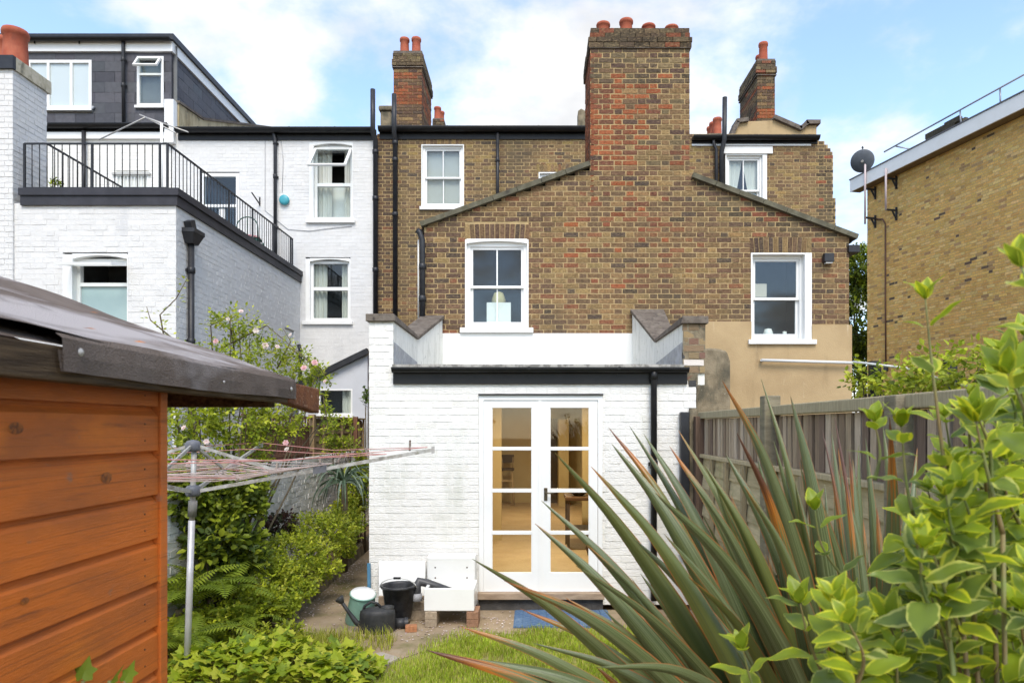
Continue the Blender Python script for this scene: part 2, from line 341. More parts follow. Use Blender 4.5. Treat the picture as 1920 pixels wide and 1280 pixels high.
def sash_window(parent, d, px0, px1, py0, py1, cols=2, meet=.5, rec=.09, arch=.0, sill=(.03, .06, .07), room=DARKROOM, fr=.055, dep=1.2, label=None, name='window', lower=True, wide_rev=(0, 0), rows=2):
    """vertical sash window in the wall y=d. The pixel box is the outer edge of the painted opening."""
    x0, x1, z0, z1 = PX(px0, d), PX(px1, d), PZ(py1, d), PZ(py0, d)
    mb = MB(); t = .022; y = d
    # painted reveals
    mb.box(x0, x0+t+wide_rev[0], y-.004, y+rec, z0, z1); mb.box(x1-t-wide_rev[1], x1, y-.004, y+rec, z0, z1)
    a0, a1 = x0+t+wide_rev[0], x1-t-wide_rev[1]
    if arch:
        k = 10; pts = [(a0, y-.004, z1+.012)]+[(a0+(a1-a0)*i/k, y-.004, z1-t-arch+arch*(1-((i/k)*2-1)**2)) for i in range(k+1)]+[(a1, y-.004, z1+.012)]
        # soffit built from quads so the curve stays clean
        for i in range(k):
            ua, ub = a0+(a1-a0)*i/k, a0+(a1-a0)*(i+1)/k
            za, zb = [z1-t-arch+arch*(1-((q/k)*2-1)**2) for q in (i, i+1)]
            mb.hexa([(ua, y-.004, za), (ub, y-.004, zb), (ub, y+rec, zb), (ua, y+rec, za), (ua, y-.004, z1+.01), (ub, y-.004, z1+.01), (ub, y+rec, z1+.01), (ua, y+rec, z1+.01)])
    else: mb.box(a0, a1, y-.0035, y+rec, z1-t, z1)
    zt = z1-t-arch*.6
    frame(mb, a0, a1, z0, zt+arch*.55, y+rec-.035, y+rec+.06, fr, fr, .03, fr+arch*.5)
    win = mb.build(name, WHITE, parent, label=label)
    b0, b1, c0, c1 = a0+fr-.004, a1-fr+.004, z0+.03, zt-fr+.004
    zm = c0+(c1-c0)*(1-meet); s = .042
    def sash(za, zb, ys, bot, top):
        m = MB(); frame(m, b0, b1, za, zb, ys, ys+.035, s, s, bot, top)
        so = m.build('sash', WHITE, win)
        for i in range(1, cols):
            xm = b0+(b1-b0)*i/cols; g = MB(); g.box(xm-.010, xm+.010, ys+.004, ys+.031, za+bot, zb-top); g.build('glazing_bar', WHITE, win)
        w_ = (b1-b0-2*s)/cols
        for i in range(cols):
            g = MB(); g.box(b0+s+w_*i-.004*(i == 0)+.010*(i > 0), b0+s+w_*(i+1)-.010*(i < cols-1), ys+.014, ys+.019, za+bot-.004, zb-top+.004); g.build('pane', GLASS, win)
    sash(zm-.018, c1, y+rec-.012, .036, s); 
    if lower: sash(c0, zm+.018, y+rec+.026, .075, .036)
    if sill:
        m = MB(); m.box(x0-sill[0], x1+sill[0], y-sill[1], y+rec-.03, z0-sill[2], z0-.002); m.build('sill', WHITE, win, bevel=.006)
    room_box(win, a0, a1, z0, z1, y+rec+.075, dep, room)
    return win, (b0, b1, c0, c1, zm, y+rec)
def tilt_sash(parent, x0, x1, z0, z1, y, ang, name='open_sash', fr=.05):
    """top hung sash standing open by ang degrees"""
    a = math.radians(ang); down = Vector((0, -math.sin(a), -math.cos(a))); nrm = Vector((0, -math.cos(a), math.sin(a))); h = z1-z0
    top = Vector((0, y, z1)); mb = MB(); ux = Vector((1, 0, 0)); xm = (x0+x1)/2; w_ = x1-x0
    for xx in (x0+fr/2, x1-fr/2): mb.obox(top+ux*xx+down*h/2, ux*fr/2, nrm*.02, down*h/2)
    for hh in (fr/2, h-fr/2): mb.obox(top+ux*xm+down*hh, ux*(w_/2-fr), nrm*.0195, down*fr/2)
    o = mb.build(name, WHITE, parent)
    g = MB(); g.obox(top+ux*xm+down*h/2, ux*(w_/2-fr+.003), nrm*.003, down*(h/2-fr+.003)); g.build('pane', GLASS, o if parent.type == 'EMPTY' else parent)
    return o
def casement(parent, d, px0, px1, py0, py1, lights, rec=.05, room=DARKROOM, sill=True, fr=.05, dep=1.0, name='window', label=None, split=None):
    """fixed frame; lights = list of relative widths; split: transom heights (relative from top) per light or None"""
    x0, x1, z0, z1 = PX(px0, d), PX(px1, d), PZ(py1, d), PZ(py0, d); mb = MB(); y = d
    frame(mb, x0, x1, z0, z1, y-.01, y+rec+.03, fr, fr, fr, fr); tot = sum(lights); x = x0+fr; W = x1-x0-2*fr
    edges = [x]
    for l in lights: x += W*l/tot; edges.append(x)
    for e in edges[1:-1]: mb.box(e-fr*.45, e+fr*.45, y-.008, y+rec+.028, z0+fr, z1-fr)
    cells = []
    for i in range(len(lights)):
        xa = edges[i]+(fr*.45 if i else 0); xb = edges[i+1]-(fr*.45 if i < len(lights)-1 else 0)
        zs = [z0+fr, z1-fr]
        if split and split[i]:
            zt = z1-(z1-z0)*split[i]; mb.box(xa, xb, y-.006, y+rec+.026, zt-fr*.4, zt+fr*.4); zs = [z0+fr, zt-fr*.4, zt+fr*.4, z1-fr]
        for k in range(0, len(zs), 2): cells.append((xa, xb, zs[k], zs[k+1]))
    win = mb.build(name, WHITE, parent, label=label)
    for c in cells:
        g = MB(); g.box(c[0]-.003, c[1]+.003, y+.02, y+.025, c[2]-.003, c[3]+.003); g.build('pane', GLASS, win)
    if sill:
        m = MB(); m.box(x0-.03, x1+.03, y-.06, y+rec, z0-.06, z0-.002); m.build('sill', WHITE, win, bevel=.005)
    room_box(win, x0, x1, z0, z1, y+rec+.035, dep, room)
    return win, cells
def downpipe(parent, pts, r=.04, name='downpipe', joints=(), mat=None, along=(0, 1, 0)):
    mb = MB(); mb.tube(pts, r, 12); o = mb.build(name, mat or BLACKP, parent)
    for (p) in joints:
        m = MB(); p = Vector(p); m.tube([p-Vector((0, 0, .045)), p-Vector((0, 0, .04)), p+Vector((0, 0, .04)), p+Vector((0, 0, .045))], [r, r*1.25, r*1.25, r], 12)
        m.obox(p+Vector(along)*.05, (.05, 0, 0) if abs(along[1]) else (0, .05, 0), (0, .012, 0) if abs(along[1]) else (.012, 0, 0), (0, 0, .02)); m.build('pipe_collar', mat or BLACKP, o)
    return o
def gutter(parent, x0, x1, y, z, r=.06, fascia=.12, mat=None, name='gutter'):
    """half round gutter hung in front of the wall y, with a fascia board behind it"""
    mb = MB(); k = 8; yc = y-.03-r
    prof = [(yc+r*math.cos(math.pi+math.pi*i/k), z+r*math.sin(math.pi+math.pi*i/k)) for i in range(k+1)]
    for rr in (1, .9):
        pr = [(yc+(p[0]-yc)*rr, z+(p[1]-z)*rr) for p in prof]; vs = [(x0, p[0], p[1]) for p in pr]+[(x1, p[0], p[1]) for p in pr]
        mb.add(vs, [(i, i+1, k+2+i, k+1+i) for i in range(k)], smooth=True)
    for xx in (x0, x1): mb.add([(xx, p[0], p[1]) for p in prof], [tuple(range(k+1))])
    mb.box(x0, x1, yc-r-.004, yc-r+.006, z-.012, z+.008); mb.box(x0, x1, yc+r-.006, yc+r+.004, z-.012, z+.004)
    o = mb.build(name, mat or BLACK, parent)
    if fascia:
        m = MB(); m.box(x0, x1, y-.028, y-.003, z-fascia, z+.015); m.build('fascia', mat or BLACK, o)
    x = x0+.5
    while x < x1-.2:
        m = MB(); m.box(x-.012, x+.012, yc-r-.007, yc-r+.004, z-.02, z+.012); m.box(x-.011, x+.011, y-.04, y-.026, z-r-.03, z); m.build('gutter_bracket', mat or BLACK, o); x += .95
    return o
def pot(parent, x, y, z, h, r, mat=TERRA):
    mb = MB(); M = Matrix.Translation((x, y, z))
    mb.lathe([(r*.98, 0), (r*.96, .03), (r*.90, h*.45), (r*.86, h*.82), (r*1.0, h*.85), (r*1.02, h*.94), (r*.95, h), (r*.74, h), (r*.70, h*.3)], M, 20)
    return mb.build('chimney_pot', mat, parent)
def small_stack(house, x0, x1, y0, y1, z0, z1, pal, pots, ph, pr, name='chimney', capmat=COPING, label=None):
    """brick chimney stack with corbelled cap; bricks as real geometry"""
    base = MB(); base.box(x0+.012, x1-.012, y0+.012, y1-.012, z0, z1-.01)
    ch = base.build(name, MORTAR, house, label=label)
    mb = MB(); hb = .032; R = random
    def row(z, g, pl):
        for (o, u, n, W) in (((x0-g, y0-g), (1, 0), (0, -1), x1-x0+2*g), ((x1+g, y0-g), (0, 1), (1, 0), y1-y0+2*g), ((x0-g, y1+g), (0, -1), (-1, 0), y1-y0+2*g)):
            x = -.11*(int(z/.075) % 2)
            while x < W:
                a, b = max(x, 0), min(x+.215, W); x += .226
                if b-a < .03: continue
                c = pick(pl); pr_ = R.uniform(-.003, .003)
                q = lambda t, out, h: (o[0]+u[0]*t+n[0]*out, o[1]+u[1]*t+n[1]*out, z+h)
                mb.add([q(a, pr_, -hb), q(b, pr_, -hb), q(b, pr_, hb), q(a, pr_, hb), q(a, -.05, -hb), q(b, -.05, -hb), q(b, -.05, hb), q(a, -.05, hb)], [(0, 1, 2, 3), (1, 0, 4, 5), (2, 1, 5, 6), (3, 2, 6, 7), (0, 3, 7, 4)], c)
    z = z0+.0375
    while z < z1-.03:
        top = z1-z; g = .0
        if top < .34: g = .035
        if top < .19: g = .015
        row(z, g, PAL_SOOT if top < .34 or R.random() < .15 else (pal(z) if callable(pal) else pal)); z += .075
    mb.build('brick_courses', BRICK, ch, kind='stuff')
    c = MB(); c.box(x0-.03, x1+.03, y0-.03, y1+.03, z1-.365, z1-.345); c.box(x0-.005, x1+.005, y0-.005, y1+.005, z1-.03, z1+.03); c.build('cap', capmat, ch)
    for (px_, py_) in pots: pot(ch, px_, py_, z1+.02, ph*random.uniform(.94, 1.06), pr)
    return ch
# ================================================================ the brick house in the middle
DM, DO, DE, DG = 14.4, 10.0, 7.3, 9.4            # main rear wall, gabled outrigger, white kitchen extension, grey terrace extension
NX = Vector((0, -1, 0)); UX = Vector((1, 0, 0)); UY = Vector((0, 1, 0))
VERGE = pmat('mossy_verge', (.095, .088, .06), .9, (.15, .14, .10), ns=10, bump=.5, bs=60, spec=.15, layers=[((.055, .05, .04), 5, .5, .7, (1, 1, 1))])
ROOFM = pmat('old_roof_slate', (.09, .088, .09), .7, (.13, .125, .12), ns=3)
brick_house = thing('brick_house', 'tall brown brick house pair with gabled outrigger and broad central chimney', 'house', (1.5, 12, 0))
def main_house():
    hA = (PX(790, DM), PX(870, DM), PZ(388, DM), PZ(259, DM)); hB = (PX(1010, DM), PX(1062, DM), PZ(420, DM), PZ(323, DM)); hC = (PX(1357, DM), PX(1438, DM), PZ(395, DM), PZ(277, DM))
    base = rect_spans(PX(707, DM), PX(1567, DM), [hA, hB, hC])
    def spans(z):
        if z > 7.70: lim = PX(1530, DM)+(PX(1562, DM)-PX(1530, DM))*math.sqrt(max(0, (8.02-z)/.32))
        elif z > 6.78: lim = PX(1562, DM)
        else: lim = PX(1567, DM)
        return [(a, min(b, lim)) for a, b in base(z) if a < lim]
    def pal(u, z):
        if u < PX(742, DM): return pick(PAL_DARK)
        if u > PX(1528, DM): return pick(PAL_SOOT)
        return pick(PAL_MAIN)
    wall = brick_field(brick_house, 'rear_wall', (0, DM, 0), UX, NX, spans, 2.5, 8.125, pal, BRICK, MORTAR, focus=(PX(1000, DM), PZ(300, DM)))
    arch_bricks(wall, PX(786, DM), PX(874, DM), PZ(271, DM), .125, DM, PAL_MAIN, BRICK, rise=.01)
    w1, g = sash_window(brick_house, DM, 790, 870, 271, 388, cols=2, meet=.5, fr=.045, label='white sash window with grey blinds under the gutter')
    m = MB(); m.box(g[0], g[1], g[5]+.085, g[5]+.09, g[2], g[3]); m.build('blind', BLIND, w1)
    sash_window(brick_house, DM, 1010, 1062, 323, 420, cols=2, fr=.045, sill=None, label='window mostly hidden behind the gable slope')
    arch_bricks(wall, PX(1006, DM), PX(1066, DM), PZ(322, DM), .16, DM, PAL_MAIN, BRICK, rise=.0)
    w3, g = sash_window(brick_house, DM, 1360, 1438, 289, 395, cols=2, meet=.62, fr=.045, wide_rev=(0, .07), sill=None, label='white sash window with net curtains beside the soil pipe', room=MIDROOM)
    m = MB(); m.box(PX(1356, DM), PX(1448, DM), DM-.03, DM+.1, PZ(289, DM)+.003, PZ(276, DM)); m.build('lintel', WHITE, w3)
    # two net curtains drawn apart
    xm = (g[0]+g[1])/2
    for sg in (-1, 1):
        c = MB(); k = 10; vs = []
        for i in range(k+1):
            t = i/k; xo = xm+sg*(g[1]-g[0])*.5*t; xb = xm+sg*(g[1]-g[0])*(.28+.22*t); yy = g[5]+.08+.012*math.sin(i*2.4)
            vs += [(xb, yy, g[2]), (xo, yy, g[3])]
        c.add(vs, [(2*i, 2*i+2, 2*i+3, 2*i+1) for i in range(k)], smooth=True); c.build('curtain', CURTAIN, w3)
    # gutters and pipes
    gutter(brick_house, PX(712, DM), PX(1098, DM), DM, PZ(244, DM), .085, .20)
    gutter(brick_house, PX(1297, DM), PX(1532, DM), DM, PZ(260, DM), .075, .12)
    m = MB(); m.box(PX(1297, DM), PX(1520, DM), DM-.02, DM, PZ(274, DM), PZ(270, DM)); m.build('white_trim', WHITE, brick_house)
    y = DM-.09
    j = lambda px, pys: [P(px, q, y) for q in pys]
    downpipe(brick_house, [P(704, 640, y), P(704, 262, y), P(699, 250, y-.1), P(699, 168, y-.1)], .052, 'soil_pipe', j(704, (285, 372, 506)))
    downpipe(brick_house, [P(741, 640, y), P(741, 262, y), P(739, 250, y-.1), P(739, 177, y-.1)], .050, 'soil_pipe', j(741, (268, 300, 402)))
    downpipe(brick_house, [P(933, 420, y), P(933, 250, y)], .034, 'downpipe', j(933, (300,)))
    downpipe(brick_house, [P(1353, 420, y), P(1353, 285, y), P(1358, 262, y-.1), P(1359, 183, y-.1)], .050, 'soil_pipe')
    downpipe(brick_house, [P(1343, 420, y), P(1343, 280, y), P(1338, 268, y), P(1338, 262, y)], .034, 'downpipe')
    # hidden shell: roof slope, side walls
    m = MB(); x0, x1 = PX(709, DM), PX(1528, DM)
    m.add([(x0, DM, 8.10), (x1, DM, 8.02), (x1, 21, 10.0), (x0, 21, 10.1), (x0, DM+.02, 0), (x1, DM+.02, 0), (x1, 21, 0), (x0, 21, 0)], [(0, 1, 2, 3), (1, 5, 6, 2), (0, 3, 7, 4), (2, 6, 7, 3)]); m.build('roof', ROOFM, brick_house)
    m = MB(); m.box(x0, -1.62, DM-.005, DM+.25, 0, 2.5); m.build('rear_wall_foot', MORTAR, brick_house)
    # little cornice ends and party wall bits on the roof
    m = MB(); m.box(PX(715, 14.7), PX(735, 14.7), 14.6, 14.85, 8.1, PZ(212, 14.7)); m.box(PX(712, 14.7), PX(738, 14.7), 14.56, 14.9, PZ(212, 14.7), PZ(203, 14.7)); m.build('party_wall_pier', MOSSY, brick_house, bevel=.03)
    m = MB(); m.prism([P(1084, 245, 14.8), P(1084, 208, 14.8), P(1090, 204, 14.8), P(1104, 212, 14.8), P(1104, 245, 14.8)], (0, .3, 0)); m.build('party_wall_end', MOSSY, brick_house)
    m = MB(); m.prism([P(1372, 268, 14.95), P(1378, 238, 14.95), P(1386, 230, 14.95), P(1400, 228, 14.95), P(1452, 226, 14.95), P(1500, 247, 14.95), P(1513, 236, 14.95), P(1531, 235, 14.95), P(1531, 268, 14.95)], (0, .3, 0)); pw = m.build('party_wall', BEIGE, brick_house)
    m = MB()
    for a, b in (((1450, 221), (1501, 243)), ((1499, 243), (1513, 231)), ((1510, 231), (1536, 231)), ((1370, 258), (1382, 230)), ((1380, 229), (1402, 226))): m.bar(P(a[0], a[1], 14.95)+Vector((0, .13, 0)), P(b[0], b[1], 14.95)+Vector((0, .13, 0)), .42, .085)
    m.build('coping', COPING, pw)
    # stacks standing on the roof
    small_stack(brick_house, PX(738, 16), PX(791, 16), 16, 17.5, 8.3, PZ(98, 16), lambda z: PAL_RED if z > 9.4 and random.random() < .55 else PAL_DARK, [(PX(758, 16.2), 16.25), (PX(780, 16.2), 16.25), (PX(764, 16.9), 16.9), (PX(786, 16.9), 16.9), (PX(788, 17.3), 17.3)], .42, .115, label='tall narrow chimney stack with orange and black bricks')
    small_stack(brick_house, PX(812, 20.5), PX(832, 20.5), 20.5, 21.3, 9, PZ(224, 20.5), PAL_DARK, [(PX(820, 20.6), 20.65), (PX(826, 20.9), 21.0)], .42, .11, label='far low chimney just showing over the gutter')
    small_stack(brick_house, PX(1420, 16), PX(1453, 16), 16, 17.35, 8.2, PZ(113, 16), lambda z: PAL_RED if random.random() < .35 else PAL_DARK, [(PX(1431, 16.2), 16.2), (PX(1425, 16.7), 16.7), (PX(1419, 17.2), 17.15)], .48, .11, label='slim chimney stack with three tall red pots')
    small_stack(brick_house, PX(1328, 21), PX(1353, 21), 21, 22, 9, PZ(252, 21), PAL_SOOT, [(PX(1345, 21.2), 21.2), (PX(1338, 21.6), 21.6), (PX(1333, 21.9), 21.9)], .58, .14, label='far chimney pots beside the right soil pipe')
main_house()
def outrigger():
    lz = lambda x: 4.92+.347*(x+1.586); rz = lambda x: 5.58-.367*(x-2.32)
    A, B, c0, c1 = -1.6, PX(1592, DO), PX(1107, DO), PX(1293, DO)
    holes = [(PX(872, DO), PX(991, DO), PZ(616, DO), PZ(419, DO)), (PX(1408, DO), PX(1522, DO), PZ(638, DO), PZ(444, DO))]
    base = rect_spans(A, B, holes)
    def spans(z):
        a = A if z < 4.9 else -1.586+(z-4.9)/.347; b = B if z < 4.71 else 2.32+(5.60-z)/.367
        a = min(a, c0); b = max(b, c1)
        return [(max(p, a), min(q, b)) for p, q in base(z) if q > a and p < b]
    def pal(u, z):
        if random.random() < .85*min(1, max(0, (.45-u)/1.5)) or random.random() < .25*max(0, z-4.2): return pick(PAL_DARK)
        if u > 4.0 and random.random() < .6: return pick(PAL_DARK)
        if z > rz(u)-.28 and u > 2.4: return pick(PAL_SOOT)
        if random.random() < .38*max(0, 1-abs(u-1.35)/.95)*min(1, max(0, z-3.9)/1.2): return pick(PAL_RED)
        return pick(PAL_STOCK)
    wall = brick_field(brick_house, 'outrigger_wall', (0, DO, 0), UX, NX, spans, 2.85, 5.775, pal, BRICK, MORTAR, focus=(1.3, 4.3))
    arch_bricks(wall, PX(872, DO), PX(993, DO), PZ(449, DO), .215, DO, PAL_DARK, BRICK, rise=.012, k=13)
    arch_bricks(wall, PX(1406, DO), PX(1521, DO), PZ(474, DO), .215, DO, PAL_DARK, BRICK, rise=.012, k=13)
    # ---- the broad chimney breast above the gable
    def palc(u, z):
        if z > 7.0: return pick(PAL_RED if random.random() < .12 else PAL_SOOT)
        pr = min(.95, max(.10, 1.0-(u-c0-.32+(z-6.6)*.10)*1.25)); x = random.random()
        if x < pr: return pick(PAL_RED)
        return pick(PAL_DARK if random.random() < .6 else PAL_STOCK)
    ch = brick_field(brick_house, 'chimney', (0, DO, 0), UX, NX, lambda z: [(c0, c1)], 5.775, 7.5, palc, BRICK, MORTAR, focus=(1.4, 6.6), label='broad central chimney of red and brown brick')
    y1 = 11.03
    side = brick_field(brick_house, 'chimney_side', (c0, 0, 0), UY, (-1, 0, 0), lambda z: [(DO+.004, y1)], 5.2, 7.5, PAL_RED, BRICK, MORTAR, singles=0)
    m = MB(); m.box(c0+.06, c1-.06, DO+.06, y1, 5.3, 7.7); m.build('flue', MORTAR, ch)
    m = MB(); m.add([(c1, DO+.01, 5.3), (c1, y1, 5.3), (c1, y1, 7.5), (c1, DO+.01, 7.5)], [(0, 1, 2, 3)]); m.build('chimney_cheek', MORTAR, ch)
    # corbelled cap of blackened bricks
    for k, (z, g) in enumerate(((7.53, .025), (7.605, .03), (7.68, .005), (7.755, -.005))):
        mb = MB(); x = c0-g
        for (o, u, n, W) in (((c0-g, DO-g), (1, 0), (0, -1), c1-c0+2*g), ((c0-g, y1+g), (0, -1), (-1, 0), y1-DO+2*g), ((c1+g, DO-g), (0, 1), (1, 0), y1-DO+2*g)):
            t = -.1*(k % 2)
            while t < W:
                a, b = max(t, 0), min(t+.215, W); t += .223
                if b-a < .03: continue
                cc = pick(PAL_SOOT); cc = tuple(v*.75 for v in cc); q = lambda s, out, h: (o[0]+u[0]*s+n[0]*out, o[1]+u[1]*s+n[1]*out, z+h)
                e = random.uniform(-.004, .004)
                mb.add([q(a, e, -.034), q(b, e, -.034), q(b, e, .034), q(a, e, .034), q(a, -.07, -.034), q(b, -.07, -.034), q(b, -.07, .034), q(a, -.07, .034)], [(0, 1, 2, 3), (1, 0, 4, 5), (2, 1, 5, 6), (3, 2, 6, 7), (0, 3, 7, 4)], cc)
        mb.build('cap_course', BRICK, ch)
    m = MB(); m.box(c0-.02, c1+.02, DO-.02, y1+.02, 7.485, 7.5); m.box(c0+.02, c1-.02, DO+.03, y1, 7.7, 7.80); m.build('cap', COPING, ch)
    for px_, hh in ((1131, .13), (1174, .18), (1216, .10), (1259, .08)): pot(ch, PX(px_, 10.35), 10.35, 7.78, hh+.14, .105, TERRA)
    # verge copings, roof and side walls
    def verge(xa, za, xb, zb, nm='verge'):
        t = Vector((xb-xa, 0, zb-za)); L_ = t.length; t.normalize(); up = Vector((-t.z, 0, t.x)); up = up if up.z > 0 else -up
        m = MB(); k = 7
        for i in range(k):
            p = Vector((xa, DO+.05, za))+t*(L_*(i+.5)/k)
            m.obox(p+up*.03, t*(L_/k/2-.003), (0, .12, 0), up*.035)
        return m.build(nm, VERGE, brick_house)
    verge(-1.64, lz(-1.64)-.03, c0, lz(c0)); verge(c1+.02, rz(c1), 4.72, rz(4.72)-.01)
    m = MB()
    m.add([(-1.7, DO+.1, lz(-1.7)-.02), (c0+.4, DO+.1, lz(c0+.4)-.02), (c0+.4, DM, lz(c0+.4)-.02), (-1.7, DM, lz(-1.7)-.02)], [(0, 1, 2, 3)])
    m.add([(c0+.4, DO+.1, lz(c0+.4)-.02), (4.72, DO+.1, rz(4.72)-.02), (4.72, DM, rz(4.72)-.02), (c0+.4, DM, lz(c0+.4)-.02)], [(0, 1, 2, 3)])
    m.add([(A, DO+.012, 0), (A, DM, 0), (A, DM, 4.9), (A, DO+.012, 4.9)], [(0, 1, 2, 3)]); m.add([(B, DO+.012, 0), (B, DM, 0), (B, DM, 4.7), (B, DO+.012, 4.7)], [(0, 1, 2, 3)])
    m.build('outrigger_roof', ROOFM, brick_house)
    # small square gutter ends poking out at the eaves
    m = MB(); m.box(4.6, 4.76, DO-.05, DM, 4.50, 4.60); m.build('gutter', BLACKP, brick_house)
    # windows
    w, g = sash_window(brick_house, DO, 872, 991, 449, 615, cols=2, meet=.5, arch=.035, sill=(.07, .07, .075), fr=.05, label='white sash window over the white extension')
    m = MB(); m.box(PX(913, 10.25), PX(958, 10.25), 10.2, 10.28, g[2]+.02, PZ(568, 10.25)); m.build('white_box', pmat('card_white', (.75, .76, .74), .8), w)
    m = MB(); m.lathe([(.10, 0), (.11, .05), (.07, .16), (.02, .18)], Matrix.Translation((PX(935, 10.5), 10.5, PZ(569, 10.5))), 16); m.build('lamp_shade', pmat('pale_yellow_shade', (.62, .55, .30), .8), w)
    w, g = sash_window(brick_house, DO, 1408, 1522, 474, 637, cols=1, meet=.5, rec=.13, sill=(.05, .07, .07), fr=.04, wide_rev=(0, .08), label='one over one sash window above the beige render')
    m = MB(); m.box(PX(1417, 10.2), PX(1439, 10.2), 10.235, 10.24, PZ(556, 10.2), PZ(531, 10.2)); m.build('paper_note', pmat('note_paper', (.5, .45, .38), .9), w)
    m = MB(); m.lathe([(.0, 0), (.07, .0), (.075, .05), (.05, .12), (.0, .13)], Matrix.Translation((PX(1440, 10.3), 10.3, g[2]+.05)), 14); m.build('sill_ornament', WHITE, w)
    m = MB(); m.lathe([(.0, 0), (.035, .0), (.03, .08), (.0, .09)], Matrix.Translation((PX(1471, 10.3), 10.3, g[2]+.05)), 12); m.build('sill_ornament', WHITE, w)
    # render: white band behind the kitchen roof, beige patch below the right window
    m = MB(); m.box(PX(826, DO), PX(1190, DO), DO-.022, DO+.01, 2.6, PZ(625, DO)); m.build('white_render_band', RENDERW, brick_house, bevel=.008)
    wx0, wx1, wz = PX(1408, DO), PX(1522, DO), PZ(638, DO)-.05
    m = MB(); x0, x1, zt = PX(1290, DO), PX(1596, DO), PZ(603, DO)
    m.box(x0, wx0, DO-.025, DO+.05, 0, zt); m.box(wx1, x1, DO-.025, DO+.05, 0, zt-.05); m.box(wx0, wx1, DO-.025, DO+.05, 0, wz)
    m.build('beige_render', BEIGE, brick_house)
    y = DO-.07
    downpipe(brick_house, [P(792, 640, y), P(792, 450, y), P(787, 436, y), P(782, 432, y)], .042, 'downpipe', [P(792, 500, y), P(792, 560, y)])
    m = MB(); m.tube([P(784.5, 600, DO), P(784.5, 450, DO)], .012, 6); m.build('white_cable', WHITE, brick_house)
    m = MB(); m.tube([P(1428, 675, 9.9), P(1600, 680, 9.9)], .022, 10); m.tube([P(1428, 675, 9.9), P(1428, 675, 9.99)], .02, 8); m.build('waste_pipe', pmat('pale_plastic', (.62, .62, .60), .5), brick_house)
outrigger()
lamp = thing('wall_lamp', 'small black square lamp on brick right of the one over one window', 'lamp', P(1550, 486, DO-.02))
m = MB(); m.box(PX(1541, DO), PX(1559, DO), DO-.10, DO-.005, PZ(494, DO), PZ(477, DO)); m.build('housing', BLACKP, lamp, bevel=.01)
m = MB(); m.box(PX(1544, DO), PX(1556, DO), DO-.09, DO-.02, PZ(496, DO), PZ(494, DO)-.001); m.build('lens', pmat('frosted_lens', (.5, .5, .48), .4), lamp)
